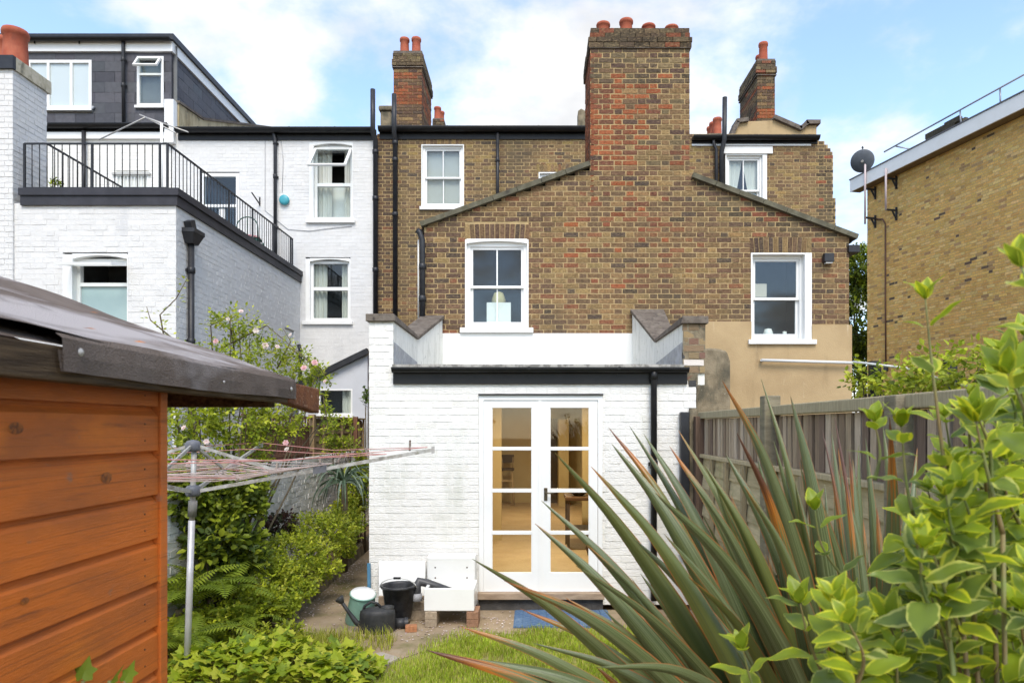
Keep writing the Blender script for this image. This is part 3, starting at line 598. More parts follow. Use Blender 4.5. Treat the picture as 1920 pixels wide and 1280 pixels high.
# ================================================================ white kitchen extension
DOORW = pmat('door_paint', (.76, .765, .75), .4, (.71, .715, .70), ns=3, lo=.45, hi=.8, spec=.4)
SILLW = pmat('weathered_sill_wood', (.36, .27, .19), .85, (.26, .19, .13), ns=20, st=(.3, 1, 1), bump=.3, bs=60)
PLINTH = pmat('dark_plinth', (.055, .052, .05), .9, (.085, .08, .075), ns=8, bump=.5, bs=50)
ext = thing('kitchen_extension', 'low white painted brick extension with French doors and black gutter', 'extension', (0, 8.6, 0))
def extension():
    L0, L1, R0, R1 = PX(692, DE), PX(737, DE), PX(1281, DE), PX(1322, DE); RW = PX(1305, DE)
    hole = (PX(898, DE), PX(1130, DE), 0.0, PZ(740, DE))
    low = rect_spans(L0, RW, [hole])
    def spans(z):
        if z < 2.5: return low(z)
        s = [(L0, L1)] if z < 3.05 else []
        return s+([(R0, R1)] if z < 3.05 else [])
    EXPOSED = [(2, (.58, .56, .48)), (5, (.20, .14, .08)), (4, (.28, .20, .105)), (1.5, (.05, .05, .05)), (1.5, (.18, .10, .07))]
    def pal(u, z):
        if u > R0-.02 and z > 2.38: return pick(EXPOSED)
        if u > RW-.14 and (z < 2.0 and random.random() < .35): return pick(EXPOSED)
        return pick(PAL_WHITE)
    wall = brick_field(ext, 'front_wall', (0, DE, 0), UX, NX, spans, 0.05, 3.05, pal, WPAINT, WMORTAR, gap=.011, rec=.0045, jit=.0034, focus=(-.9, 1.6))
    m = MB(); m.add([(R0-.004, DE+.002, 2.40), (RW+.02, DE+.002, 2.40), (RW+.02, DE+.002, 2.52), (R1+.004, DE+.002, 2.52), (R1+.004, DE+.002, 3.05), (R0-.004, DE+.002, 3.05)], [(0, 1, 2, 3, 4, 5)]); m.build('bare_mortar', MOSSY, ext)
    # shells
    m = MB(); m.add([(L0, DE+.01, 0), (L0, DO, 0), (L0, DO, 2.6), (L0, DE+.01, 2.6)], [(0, 1, 2, 3)]); m.add([(RW, DE+.01, 0), (RW, DO, 0), (RW, DO, 2.6), (RW, DE+.01, 2.6)], [(0, 1, 2, 3)]); m.build('side_wall', RENDERW, ext)
    # parapets: level, then raking up to the outrigger
    for (o, i0, i1, i2, ym, zt, zr, nm) in ((L0, L1, L1, PX(830, DO), 8.8, 3.075, 3.53, 'left'), (R1, R0, R0, PX(1185, DO), 8.9, 3.05, 3.62, 'right')):
        o2 = PX(795, DO) if nm == 'left' else PX(1240, DO)
        m = MB(); ya = DE+.02
        m.hexa([(o, ya, 2.4), (i0, ya, 2.4), (i1, ym, 2.4), (o, ym, 2.4), (o, ya, zt), (i0, ya, zt), (i1, ym, zt), (o, ym, zt)])
        m.hexa([(o, ym+.001, 2.4), (i1, ym+.001, 2.4), (i2, DO-.03, 2.4), (o2, DO-.03, 2.4), (o, ym+.001, zt), (i1, ym+.001, zt), (i2, DO-.03, zr), (o2, DO-.03, zr)])
        par = m.build('parapet', STAINW, ext)
        sg = 1 if nm == 'left' else -1; e = .03*sg; t = .05
        m = MB(); yf = DE-.035
        m.hexa([(o-e, yf, zt), (i0+e, yf, zt), (i1+e, ym, zt), (o-e, ym, zt), (o-e, yf, zt+t+.03), (i0+e*.6, yf, zt+t+.03), (i1+e*.6, ym, zt+t), (o-e, ym, zt+t)])
        m.build('coping', COPING, par, bevel=.008)
        m = MB()
        m.hexa([(o-e, ym+.002, zt+.002), (i1+e, ym+.002, zt+.002), (i2+e, DO-.025, zr), (o2-e, DO-.025, zr), (o-e, ym+.002, zt+t), (i1+e, ym+.002, zt+t), (i2+e, DO-.025, zr+t), (o2-e, DO-.025, zr+t)])
        m.build('coping', COPING, par, bevel=.006)
        # lead flashing against the inner face, stepping down to the gutter
        x = i0+.006*sg; m = MB()
        m.add([(x, DE+.03, 2.55), (x, DE+.03, 2.86), (x, 8.4, 2.80), (x, ym, 2.78), (x, ym, 2.5)], [(0, 1, 2, 3, 4)]); m.add([(x, DE+.03, 2.62), (x+.12*sg, DE+.03, 2.61), (x+.10*sg, ym, 2.74), (x, ym, 2.76)], [(0, 1, 2, 3)])
        m.build('flashing', LEAD, par)
    m = MB(); m.add([(L1, DE-.05, 2.615), (R0, DE-.05, 2.615), (R0, DO-.02, 2.83), (L1, DO-.02, 2.83), (L1, DE-.05, 2.585), (R0, DE-.05, 2.585), (R0, DO-.02, 2.80), (L1, DO-.02, 2.80)], [(0, 1, 2, 3), (4, 7, 6, 5), (0, 4, 5, 1)])
    m.build('roof', pmat('pale_roof_felt', (.42, .40, .36), .9, (.20, .19, .17), ns=14, lo=.45, hi=.6, bump=.6, bs=60), ext)
    gutter(ext, PX(735, 7.22), PX(1291, 7.22), DE, PZ(690, 7.22), .05, .165)
    y = DE-.07
    downpipe(ext, [P(1226, 1125, y), P(1226, 702, y), P(1226, 694, y-.01)], .034, 'downpipe', [P(1226, 704, y), P(1226, 870, y)], mat=BLACK)
    m = MB(); m.box(PX(1275, 7.25), PX(1291, 7.25), 7.2, 7.285, .6, PZ(772, 7.25)); m.build('black_box_pipe', BLACKP, ext, bevel=.008)
    m = MB(); m.box(PX(1292, 7.3), PX(1306, 7.3), 7.27, 7.5, 0, PZ(765, 7.3)); m.build('broken_edge', MOSSY, ext)
    # ---- french doors
    fx0, fx1, fz0, fz1 = PX(898, DE), PX(1130, DE), PZ(1108, DE), PZ(741, DE)
    m = MB(); frame(m, fx0+.002, fx1-.002, fz0, fz1, DE-.012, DE+.09, .048, .048, .006, .05); m.box(fx0+.05, fx1-.05, DE+.045, DE+.085, fz1-.075, fz1-.051); df = m.build('door_frame', DOORW, ext)
    m = MB(); m.box(fx0-.004, fx1+.004, DE-.035, DE+.1, fz1+.001, fz1+.016); m.build('drip_bar', BLACKP, df)
    for (a, b, pa, pb, nm) in ((907, 1012.6, 922, 997.5, 'l'), (1013.6, 1120.5, 1031, 1105, 'r')):
        x0, x1, q0, q1 = [PX(v, DE) for v in (a, b, pa, pb)]; z0, z1 = fz0+.008, fz1-.052; yd0, yd1 = DE, DE+.044
        m = MB(); m.box(x0, q0, yd0, yd1, z0, z1); m.box(q1, x1, yd0, yd1, z0, z1); pz = [PZ(v, DE) for v in (764, 837.5, 844, 916, 923, 995, 1002, 1073)]
        m.box(q0, q1, yd0+.0006, yd1-.0006, pz[0], z1); m.box(q0, q1, yd0+.0006, yd1-.0006, z0, pz[7]); leaf = m.build('door', DOORW, ext)
        for k in (1, 3, 5):
            g = MB(); g.box(q0, q1, yd0+.004, yd1-.004, pz[k+1], pz[k]); g.build('glazing_bar', DOORW, leaf, bevel=.004)
        for k in (0, 2, 4, 6):
            g = MB(); g.box(q0-.002, q1+.002, yd0+.018, yd0+.022, pz[k+1]-.002, pz[k]+.002); g.build('pane', GLASS, leaf)
            for (u0, u1, w0, w1) in ((q0, q0+.008, pz[k+1], pz[k]), (q1-.008, q1, pz[k+1], pz[k])):
                g = MB(); g.box(u0, u1, yd0+.008, yd0+.017, w0, w1); g.build('bead', DOORW, leaf)
        if nm == 'l':
            m = MB(); m.box(x1-.018, x1+.014, yd0-.012, yd0-.001, z0, z1); m.build('meeting_strip', DOORW, leaf)
        else:
            BR = pmat('aged_brass', (.10, .085, .06), .4, (.15, .12, .08), ns=20, metal=.8)
            m = MB(); m.box(PX(1020, DE), PX(1026.5, DE), yd0-.010, yd0-.0005, PZ(938, DE), PZ(914, DE)); h = m.build('handle', BR, leaf, bevel=.003)
            m2 = MB(); m2.tube([P(1023, 924, 7.29), P(1023, 924, 7.25), P(1026, 924, 7.24), P(1039, 924.5, 7.24)], .008, 8); hh = m2.build('lever', BR, leaf)
    m = MB(); m.box(fx0-.01, fx1+.01, DE-.09, DE+.1, PZ(1120, DE), fz0-.001); m.build('threshold', SILLW, ext, bevel=.006)
    m = MB(); m.box(fx0, fx1, DE-.03, DE+.1, 0, PZ(1120, DE)-.002); m.build('plinth', PLINTH, ext)
extension()
# ---- the lit room behind the doors
TAN = pmat('tan_wall', (.50, .39, .21), .85, (.46, .35, .18), ns=1.5); 
FLOORM = pmat('cork_floor', (.46, .33, .19), .6, (.40, .28, .155), ns=3, bump=.15, bs=20, layers=[((.32, .22, .12), 30, .60, .66, (1, 1, 1))])
DARKW = pmat('dark_wood', (.055, .035, .022), .6, (.08, .05, .03), ns=6, st=(1, 1, .2))
def room():
    x0, x1, y0, y1, z0, z1 = -.78, 1.25, 7.43, 15.9, .19, 2.45
    m = MB(); m.add([(x0, y0, z0), (x1, y0, z0), (x1, y1, z0), (x0, y1, z0)], [(0, 1, 2, 3)]); fl = m.build('interior_floor', FLOORM, ext)
    m = MB(); m.add([(x0, y0, z0), (x0, y1, z0), (x0, y1, z1), (x0, y0, z1)], [(0, 1, 2, 3)]); m.add([(x1, y0, z0), (x1, y1, z0), (x1, y1, z1), (x1, y0, z1)], [(0, 1, 2, 3)])
    m.add([(x0, y1, z0), (x1, y1, z0), (x1, y1, z1), (x0, y1, z1)], [(0, 1, 2, 3)]); m.add([(x0, y0, z1), (x1, y0, z1), (x1, y1, z1), (x0, y1, z1)], [(0, 1, 2, 3)])
    m.add([(x0, y0-.02, z0), (fxl, y0-.02, z0), (fxl, y0-.02, z1), (x0, y0-.02, z1)], [(0, 1, 2, 3)]); m.add([(fxr, y0-.02, z0), (x1, y0-.02, z0), (x1, y0-.02, z1), (fxr, y0-.02, z1)], [(0, 1, 2, 3)])
    m.build('interior_wall', TAN, ext)
    m = MB(); m.box(x0+.001, PX(940, 10.6), 10.6, 10.75, z0, z1-.001); m.box(PX(1092, 10.6), x1-.001, 10.6, 10.75, z0, z1-.001); m.build('partition_nib', TAN, ext)
    m = MB(); m.box(PX(1033, 15.85), PX(1046, 15.85), 15.82, 15.88, z0, PZ(785, 15.85)+.0); m.build('interior_door', DARKW, ext)
    m = MB(); m.box(PX(1063, 15.2), PX(1066, 15.2), 15.1, 15.8, z0, PZ(784, 15.2)); m.box(PX(1047, 15.2), PX(1063, 15.2), 15.1, 15.8, z0, PZ(786, 15.2)); m.build('cupboard', TAN, ext)
    for (xx, yy, e) in ((.25, 9.3, 26), (.2, 13.2, 20)):
        l = bpy.data.lights.new('room_light', 'AREA'); l.shape = 'DISK'; l.size = .3; l.energy = e; l.color = (1.0, .82, .55)
        lo = bpy.data.objects.new('ceiling_light_source', l); lo.location = (xx, yy, z1-.07); link(lo, ext)
        fm = MB(); fm.lathe([(.0, z1-.05), (.16, z1-.05), (.17, z1-.03), (.17, z1-.001)], Matrix.Translation((xx, yy, 0)), 20); fm.build('ceiling_lamp', WHITE, ext)
fxl, fxr = PX(898, DE)+.05, PX(1130, DE)-.05
room()
st = thing('bar_stool', 'tall pale wooden stool inside behind the left glass door', 'stool', P(951, 941, 15.4))
PALEW = pmat('pale_wood', (.45, .33, .19), .6, (.38, .27, .15), ns=8, st=(1, 1, .2)); sx, sy = PX(951, 15.4), 15.4
for a in (-1, 1):
    for b in (-1, 1):
        m = MB(); m.tube([(sx+a*.15, sy+b*.15, .19), (sx+a*.11, sy+b*.11, .98)], .017, 8); m.build('leg', PALEW, st)
m = MB(); m.box(sx-.16, sx+.16, sy-.16, sy+.16, .975, 1.02); m.build('seat', DARKW, st, bevel=.01)
for z in (.45, .7):
    m = MB()
    for a in (-1, 1): m.box(sx+a*.13-.01, sx+a*.13+.01, sy-.13, sy+.13, z, z+.03); m.box(sx-.12, sx+.12, sy+a*.13-.01, sy+a*.13+.01, z+.03, z+.06)
    m.build('rung', PALEW, st)
for a in (-1, 1):
    m = MB(); m.tube([(sx+a*.12, sy+.13, 1.0), (sx+a*.13, sy+.17, 1.32)], .015, 8); m.build('back_post', PALEW, st)
m = MB(); m.box(sx-.15, sx+.15, sy+.15, sy+.18, 1.14, 1.32); m.build('backrest', DARKW, st, bevel=.01)
tb = thing('side_table', 'dark side table with brown top inside behind the right glass door', 'table', (.72, 10.0, .19))
tx0, tx1, ty0, ty1 = .46, 1.05, 9.7, 10.3
for a in (tx0+.04, tx1-.04):
    for b in (ty0+.04, ty1-.04):
        m = MB(); m.box(a-.02, a+.02, b-.02, b+.02, .19, .90); m.build('leg', DARKW, tb)
m = MB(); m.box(tx0, tx1, ty0, ty1, .90, .95); m.build('table_top', pmat('brown_table_top', (.10, .05, .025), .5), tb, bevel=.01)
m = MB(); m.box(tx0+.03, tx1-.03, ty0+.03, ty1-.03, .45, .48); m.build('shelf', DARKW, tb)
pf = thing('basket', 'dark round basket under the table inside the right glass door', 'basket', (.86, 9.4, .19))
m = MB(); m.lathe([(.0, .19), (.11, .19), (.14, .28), (.13, .38), (.115, .38), (.12, .28), (.0, .22)], Matrix.Translation((.86, 9.4, 0)), 18); m.build('body', pmat('dark_wicker', (.07, .03, .02), .8, bump=.8, bs=80), pf)
m = MB(); m.lathe([(.13, .375), (.14, .385), (.13, .395), (.115, .385)], Matrix.Translation((.86, 9.4, 0)), 18); m.build('rim', DARKW, pf)
bw = thing('fruit_bowl', 'shallow bowl of yellow fruit on the table inside the right glass door', 'bowl', (.66, 9.95, .95))
m = MB(); m.lathe([(.0, .951), (.06, .951), (.13, 1.0), (.14, 1.01), (.125, 1.0), (.05, .962), (0, .96)], Matrix.Translation((.66, 9.95, 0)), 18); m.build('bowl_shell', DARKW, bw)
for i in range(5):
    a = i*1.26; m = MB(); m.lathe([(.0, -.035), (.025, -.025), (.037, 0), (.028, .026), (0, .036)], Matrix.Translation((.66+.055*math.cos(a), 9.95+.055*math.sin(a), 1.005)), 10); m.build('fruit', pmat('lemon', (.6, .38, .04), .5), bw)
# ================================================================ grey painted house and its terrace extension
XP, XT = -7.6, -4.92              # party wall to the white house, side wall of the terrace extension
grey = thing('grey_house', 'pale grey painted brick house between the white house and the brick house', 'house', (-5.5, 14.6, 0))
def grey_house():
    h = [(PX(580, DM), PX(662, DM), PZ(412, DM), PZ(268, DM)), (PX(573, DM), PX(657, DM), PZ(602, DM), PZ(485, DM)), (PX(376, DM), PX(449, DM), PZ(470, DM), PZ(323, DM))]
    brick_field(grey, 'rear_wall', (0, DM, 0), UX, NX, rect_spans(XP, PX(706, DM), h), 2.0, 8.15, PAL_GREY, GPAINT, GMORTAR, gap=.009, rec=.0022, jit=.002, focus=(PX(540, DM), PZ(400, DM)))
    m = MB(); m.box(XP, PX(706, DM), DM+.012, DM+.2, 0, 2.0); m.build('wall_foot', GMORTAR, grey)
    # upper window: lower light fixed, upper light pushed open
    def two_light(px0, px1, py0, py1, split, openang, lab):
        d = DM; x0, x1, z0, z1 = PX(px0, d), PX(px1, d), PZ(py1, d), PZ(py0, d); m = MB(); y = d
        m.box(x0, x0+.09, y-.004, y+.10, z0, z1); m.box(x1-.02, x1, y-.004, y+.10, z0, z1)
        k = 8; a0, a1 = x0+.09, x1-.02
        for i in range(k):
            za, zb = [z1-.06+.05*(1-((q/k)*2-1)**2) for q in (i, i+1)]; ua, ub = a0+(a1-a0)*i/k, a0+(a1-a0)*(i+1)/k
            m.hexa([(ua, y-.004, za), (ub, y-.004, zb), (ub, y+.1, zb), (ua, y+.1, za), (ua, y-.004, z1+.01), (ub, y-.004, z1+.01), (ub, y+.1, z1+.01), (ua, y+.1, z1+.01)])
        frame(m, a0, a1, z0, z1-.03, y+.07, y+.15, .055, .055, .075, .06); zt = z1-(z1-z0)*split
        m.box(a0+.055, a1-.055, y+.072, y+.148, zt-.035, zt+.035); win = m.build('window', WHITE, grey, label=lab)
        g = MB(); g.box(a0+.05, a1-.05, y+.1, y+.105, z0+.07, zt-.03); g.build('pane', GLASS, win)
        if openang: tilt_sash(win, a0+.01, a1-.01, zt+.03, z1-.10, y+.05, openang)
        else:
            g = MB(); g.box(a0+.05, a1-.05, y+.1, y+.105, zt+.03, z1-.08); g.build('pane', GLASS, win)
        s = MB(); s.box(x0-.06, x1+.05, y-.06, y+.07, z0-.075, z0-.002); s.build('sill', WHITE, win, bevel=.006)
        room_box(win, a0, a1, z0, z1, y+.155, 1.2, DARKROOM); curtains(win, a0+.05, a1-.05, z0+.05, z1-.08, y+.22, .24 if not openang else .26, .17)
        return win
    wv = two_light(580, 662, 268, 412, .53, 42, 'upper white window with its top light propped open')
    m = MB(); m.box(PX(606, 14.8), PX(655, 14.8), 14.78, 14.8, PZ(410, 14.8), PZ(352, 14.8)); m.build('white_board', WHITE, wv)
    two_light(573, 657, 485, 602, .47, 0, 'middle white window with pale curtains')
    win, cells = casement(grey, DM, 376, 449, 325, 470, [1], rec=.05, sill=False, fr=.07, label='white terrace door with dark glass', split=[.42], name='terrace_door', room=DARKROOM)
    m = MB(); m.box(PX(411, DM), PX(421, DM), DM-.005, DM+.07, PZ(470, DM), PZ(392, DM)); m.build('mullion', WHITE, win)
    gutter(grey, PX(335, DM), PX(706, DM), DM, PZ(246, DM), .085, .20)
    y = DM-.07
    downpipe(grey, [P(516, 500, y), P(516, 262, y), P(513, 250, y), P(513, 246, y)], .036, 'downpipe', [P(516, 268, y), P(516, 331, y), P(516, 425, y)])
    # cables running over the wall
    m = MB(); yy = DM-.012
    m.tube([P(497, 258, yy), P(497, 395, yy), P(540, 430, yy), P(580, 433, yy), P(620, 428, yy), P(660, 424, yy)], .006, 5); m.tube([P(527, 262, yy), P(531, 300, yy), P(529, 360, yy)], .005, 5); m.build('cable', pmat('grey_cable', (.35, .36, .38), .7), grey)
    # shell
    x1 = PX(706, DM); m = MB(); m.add([(XP, DM, 8.1), (x1, DM, 8.1), (x1, 20.5, 10.2), (XP, 20.5, 10.2), (XP, DM+.02, 0), (x1, DM+.02, 0), (x1, 20.5, 0), (XP, 20.5, 0)], [(0, 1, 2, 3), (1, 5, 6, 2), (0, 3, 7, 4), (2, 6, 7, 3)]); m.build('roof', ROOFM, grey)
    # low side building with sloping black verge
    D = 13.75; a, b = PX(560, D), -3.34
    m = MB(); zs = lambda px: PZ(697+(px-628)*(663-697)/(692-628), D)
    wx0, wx1, wz0, wz1 = PX(598, D), PX(661, D), PZ(777, D), PZ(729, D)
    m.add([(a, D, 0), (b, D, 0), (b, D, wz0), (a, D, wz0)], [(0, 1, 2, 3)]); m.add([(a, D, wz0), (wx0, D, wz0), (wx0, D, wz1), (a, D, wz1)], [(0, 1, 2, 3)])
    m.add([(wx1, D, wz0), (b, D, wz0), (b, D, wz1), (wx1, D, wz1)], [(0, 1, 2, 3)]); m.add([(a, D, wz1), (b, D, wz1), (b, D, zs(692)), (a, D, zs(575))], [(0, 1, 2, 3)])
    m.add([(b, D, 0), (b, DM, 0), (b, DM, zs(692)), (b, D, zs(692))], [(0, 1, 2, 3)]); lt = m.build('lean_to', pmat('grey_render', (.50, .515, .55), .75, (.55, .565, .60), ns=2, bump=.4, bs=50), grey)
    m = MB(); m.bar((a, D-.06, zs(575)+.03), (b+.03, D-.06, zs(692)+.05), .14, .11); m.build('verge', BLACKP, lt)
    m = MB(); m.add([(a, D, zs(575)+.06), (b, D, zs(692)+.06), (b, DM, zs(692)+.06), (a, DM, zs(575)+.06)], [(0, 1, 2, 3)]); m.build('lean_to_roof', ROOFM, lt)
    w2, c = casement(grey, D, 598, 661, 729, 777, [1], rec=.03, fr=.03, dep=.55, label='low window of the lean to with one curtain'); curtains(w2, wx0+.04, wx1-.04, wz0+.03, wz1-.03, D+.12, 0, .2)
grey_house()
al = thing('alarm_box', 'round teal alarm box on the pale grey wall', 'alarm box', P(534, 376, DM-.01))
M4 = Matrix.Translation(P(534, 376, DM-.012)) @ Matrix.Rotation(math.radians(90), 4, 'X')
m = MB(); m.lathe([(.105, 0), (.105, .05), (.095, .065), (.05, .075), (0, .078)], M4, 24); m.build('cover', pmat('teal_plastic', (.05, .30, .36), .4, spec=.4), al)
m = MB(); m.lathe([(.09, -.008), (.11, -.008), (.11, .006), (.09, .006)], M4, 24); m.build('back_plate', WHITE, al)
wb = thing('wall_bracket', 'small dark line bracket fixed to the grey wall above the terrace', 'bracket', P(487, 382, DM-.02))
m = MB(); m.bar(P(472, 361, DM-.35), P(487, 383, DM-.01), .02, .02); m.build('strut', BLACKP, wb)
m = MB(); m.bar(P(487, 370, DM-.012), P(487, 386, DM-.012), .03, .02); m.build('wall_plate', BLACKP, wb)

terrace = thing('terrace_extension', 'flat roofed pale grey extension with a railed roof terrace', 'extension', (-6.5, 11.5, 0))
def terrace_ext():
    zt = 5.02
    hole = (PX(118, DG), PX(240, DG), PZ(640, DG), PZ(477, DG))
    brick_field(terrace, 'front_wall', (0, DG, 0), UX, NX, rect_spans(-9.2, XT, [hole]), 2.4, zt, PAL_GREY, GPAINT, GMORTAR, gap=.010, rec=.0025, jit=.003, focus=(PX(200, DG), PZ(440, DG)))
    tiny = (13.52, 14.06, PZ(656, 13.8), PZ(618, 13.8))
    brick_field(terrace, 'side_wall', (XT, 0, 0), UY, (1, 0, 0), rect_spans(DG+.002, DM, [tiny]), 1.0, zt, PAL_GREY, GPAINT, GMORTAR, gap=.010, rec=.0025, jit=.003, focus=(10.4, 4.2))
    m = MB(); m.box(-9.2, XT-.02, DG+.02, DM, 0, 1.0); m.build('wall_foot', GMORTAR, terrace)
    m = MB(); m.box(-9.2, XT-.03, DG+.03, DM-.03, zt-.03, zt+.02); m.build('terrace_floor', LEAD, terrace)
    m = MB(); m.box(XT-.1, XT-.05, tiny[0], tiny[1], tiny[2], tiny[3]); m.build('small_window', WHITE, terrace)
    m = MB(); m.box(XT-.048, XT-.044, tiny[0]+.06, tiny[1]-.06, tiny[2]+.06, tiny[3]-.06); m.build('pane', GLASS, terrace)
    # black parapet band in two steps
    x0 = PX(36, DG-.05)
    m = MB(); m.box(x0, XT+.035, DG-.035, DG+.2, zt-.03, zt+.10); m.box(x0-.01, XT+.06, DG-.06, DG+.2, zt+.101, zt+.20)
    m.box(XT-.2, XT+.035, DG+.2, DM-.005, zt-.03, zt+.10); m.box(XT-.2, XT+.06, DG+.2, DM-.005, zt+.101, zt+.20); m.build('parapet_band', pmat('black_band', (.028, .027, .032), .5, (.04, .038, .045), ns=4), terrace)
    # front window
    d = DG; x0, x1, z0, z1 = PX(118, d), PX(240, d), PZ(640, d), PZ(477, d)
    m = MB(); y = d; m.box(x0, x0+.13, y-.004, y+.12, z0, z1); m.box(x1-.012, x1, y-.004, y+.12, z0, z1)
    for i in range(8):
        za, zb = [z1-.06+.05*(1-((q/8)*2-1)**2) for q in (i, i+1)]; a0, a1 = x0+.13, x1-.012; ua, ub = a0+(a1-a0)*i/8, a0+(a1-a0)*(i+1)/8
        m.hexa([(ua, y-.004, za), (ub, y-.004, zb), (ub, y+.12, zb), (ua, y+.12, za), (ua, y-.004, z1+.01), (ub, y-.004, z1+.01), (ub, y+.12, z1+.01), (ua, y+.12, z1+.01)])
    frame(m, x0+.13, x1-.012, z0, z1-.04, y+.09, y+.16, .05, .02, .05, .06); zc = PZ(531, d); m.box(x0+.18, x1-.032, y+.09, y+.16, zc-.025, zc+.025)
    win = m.build('window', WHITE, terrace, label='white framed window with its top light swung out above the shed roof')
    g = MB(); g.box(x0+.17, x1-.03, y+.12, y+.125, z0+.04, zc-.02); g.build('pane', pmat('frosted_pane', (.35, .45, .44), .25, (.30, .40, .39), ns=1), win)
    tilt_sash(win, x0+.12, x1-.015, PZ(495, d)-.40, PZ(495, d), y+.04, 79, fr=.045)
    room_box(win, x0+.15, x1, zc, z1, y+.17, 1.0, MIDROOM)
    # hopper and downpipe on the side wall
    yp = 9.7; xx = XT+.06
    hp = MB(); zt2 = PZ(432, yp); hp.hexa([(xx-.05, yp-.08, zt2-.2), (xx+.06, yp-.08, zt2-.2), (xx+.06, yp+.08, zt2-.2), (xx-.05, yp+.08, zt2-.2), (xx-.06, yp-.15, zt2-.06), (xx+.11, yp-.15, zt2-.06), (xx+.11, yp+.15, zt2-.06), (xx-.06, yp+.15, zt2-.06)]); hp.box(xx-.06, xx+.12, yp-.155, yp+.155, zt2-.059, zt2+.0); hp.build('hopper', BLACKP, terrace)
    hp = MB(); hp.obox((xx, yp-.03, zt2+.06), (.05, 0, 0), (0, .06, .03), (0, -.03, .06)); hp.build('outlet', BLACKP, terrace)
    downpipe(terrace, [(xx, yp, 1.0), (xx, yp, zt2-.19)], .042, 'downpipe', [(xx, yp, PZ(507, yp)), (xx, yp, PZ(640, yp))], along=(-1, 0, 0))
    yq = 13.9; downpipe(terrace, [P(563, 800, yq), P(563, 655, yq), P(560, 646, yq)], .04, 'downpipe')
    # chimney at the left corner
    cx1 = PX(27, DG); ct = 6.86
    brick_field(terrace, 'corner_chimney', (0, DG-.03, 0), UX, NX, lambda z: [(-9.2, cx1)], 2.45, ct, PAL_GREY, GPAINT, GMORTAR, gap=.010, rec=.005, singles=0)
    brick_field(terrace, 'corner_chimney_side', (cx1, 0, 0), UY, (1, 0, 0), lambda z: [(DG-.03, 10.03)], 2.45, ct, PAL_GREY, GPAINT, GMORTAR, gap=.010, rec=.005, singles=0)
    m = MB(); m.box(-9.2, cx1-.01, DG-.02, 10.02, 2.5, ct); m.build('chimney_core', GMORTAR, terrace)
    m = MB(); m.box(-9.3, cx1+.03, DG-.07, DG-.01, ct-.01, ct+.17); m.build('cap_front', BLACKP, terrace)
    m = MB(); m.box(-9.3, cx1+.03, DG-.009, 10.08, ct-.01, ct+.17); m.build('cap_side', pmat('cream_stone', (.52, .47, .36), .9, (.40, .36, .26), ns=9, bump=.5, bs=60, layers=[((.20, .18, .13), 7, .55, .7, (1, 1, 1))]), terrace)
    pot(terrace, PX(29, 9.65), 9.65, ct+.16, .52, .165); pot(terrace, PX(8, 9.75), 9.85, ct+.16, .50, .16)
terrace_ext()
rl = thing('terrace_railing', 'black metal railing round the roof terrace', 'railing', (-5.08, 9.46, 5.2))
def railing():
    zb, zt = 5.26, 5.87; xr, yf = -5.07, 9.46
    runs = [((PX(46, yf), yf), (xr, yf)), ((xr, yf), (-5.03, 14.25)), ((PX(88, yf), yf+.01), (PX(88, yf), 14.2))]
    bal = MB(); bal.tube([(0, 0, zb), (0, 0, zt)], .0065, 6); bme = bal.mesh('baluster', RAIL)
    post = MB(); post.box(-.013, .013, -.013, .013, 5.16, zt); pme = post.mesh('post', RAIL)
    for i, (a, b) in enumerate(runs):
        L_ = math.hypot(b[0]-a[0], b[1]-a[1]); n = int(L_/.103)
        for z, r in ((zt, .02), (zb, .014)):
            m = MB(); m.bar((a[0], a[1], z), (b[0], b[1], z), .028 if z == zt else .018, r*.95); m.build('top_rail' if z == zt else 'bottom_rail', RAIL, rl)
        for k in range(1, n):
            t = k/n; is_post = (k % 9 == 0)
            o = bpy.data.objects.new('post' if is_post else 'baluster', pme if is_post else bme); o.location = (a[0]+(b[0]-a[0])*t, a[1]+(b[1]-a[1])*t, 0); link(o, rl)
        if i < 2:
            for q in ((a, b) if i == 0 else (b,)):
                o = bpy.data.objects.new('post', pme); o.location = (q[0], q[1], 0); link(o, rl)
railing()
ta = thing('terrace_clothes_dryer', 'weathered rotary dryer standing on the roof terrace', 'clothes dryer', (PX(306, 10.2), 10.2, 5.05))
ALU = pmat('weathered_aluminium', (.50, .49, .47), .5, (.38, .36, .33), ns=14, metal=.4, spec=.4)
tp = P(303, 232, 10.2)
m = MB(); m.tube([(tp.x, 10.2, 5.04), (tp.x, 10.2, tp.z)], .02, 8); m.build('pole', WHITE, ta)
for q in ((186, 262), (353, 248), (262, 215), (330, 250)):
    m = MB(); m.tube([P(273, 220, 10.6), P(q[0], q[1], 10.3 if q[0] > 270 else 11)], .011, 6); m.build('arm', ALU, ta)
m = MB(); m.tube([P(273, 220, 10.6), tp], .012, 6); m.build('hub', ALU, ta)
ch = thing('bistro_chair', 'green metal bistro chair with red cushion on the terrace', 'chair', (-5.35, 13.0, 5.04))
GREENM = pmat('dark_green_metal', (.015, .085, .06), .45)
cx, cy = -5.36, 12.95
for a in (-1, 1):
    for b in (-1, 1):
        m = MB(); m.tube([(cx+a*.19, cy+b*.19, 5.04), (cx+a*.17, cy+b*.16, 5.48)], .012, 6); m.build('leg', GREENM, ch)
m = MB(); m.lathe([(0, 5.475), (.2, 5.475), (.21, 5.485), (.2, 5.495), (0, 5.495)], Matrix.Translation((cx, cy, 0)), 16); m.build('seat', GREENM, ch)
m = MB(); m.tube([(cx-.2, cy-.14, 5.48)]+[(cx-.2*math.cos(math.pi*i/10), cy-.16, 5.68+.2*math.sin(math.pi*i/10)) for i in range(11)]+[(cx+.2, cy-.14, 5.48)], .011, 6); m.build('back_hoop', GREENM, ch)
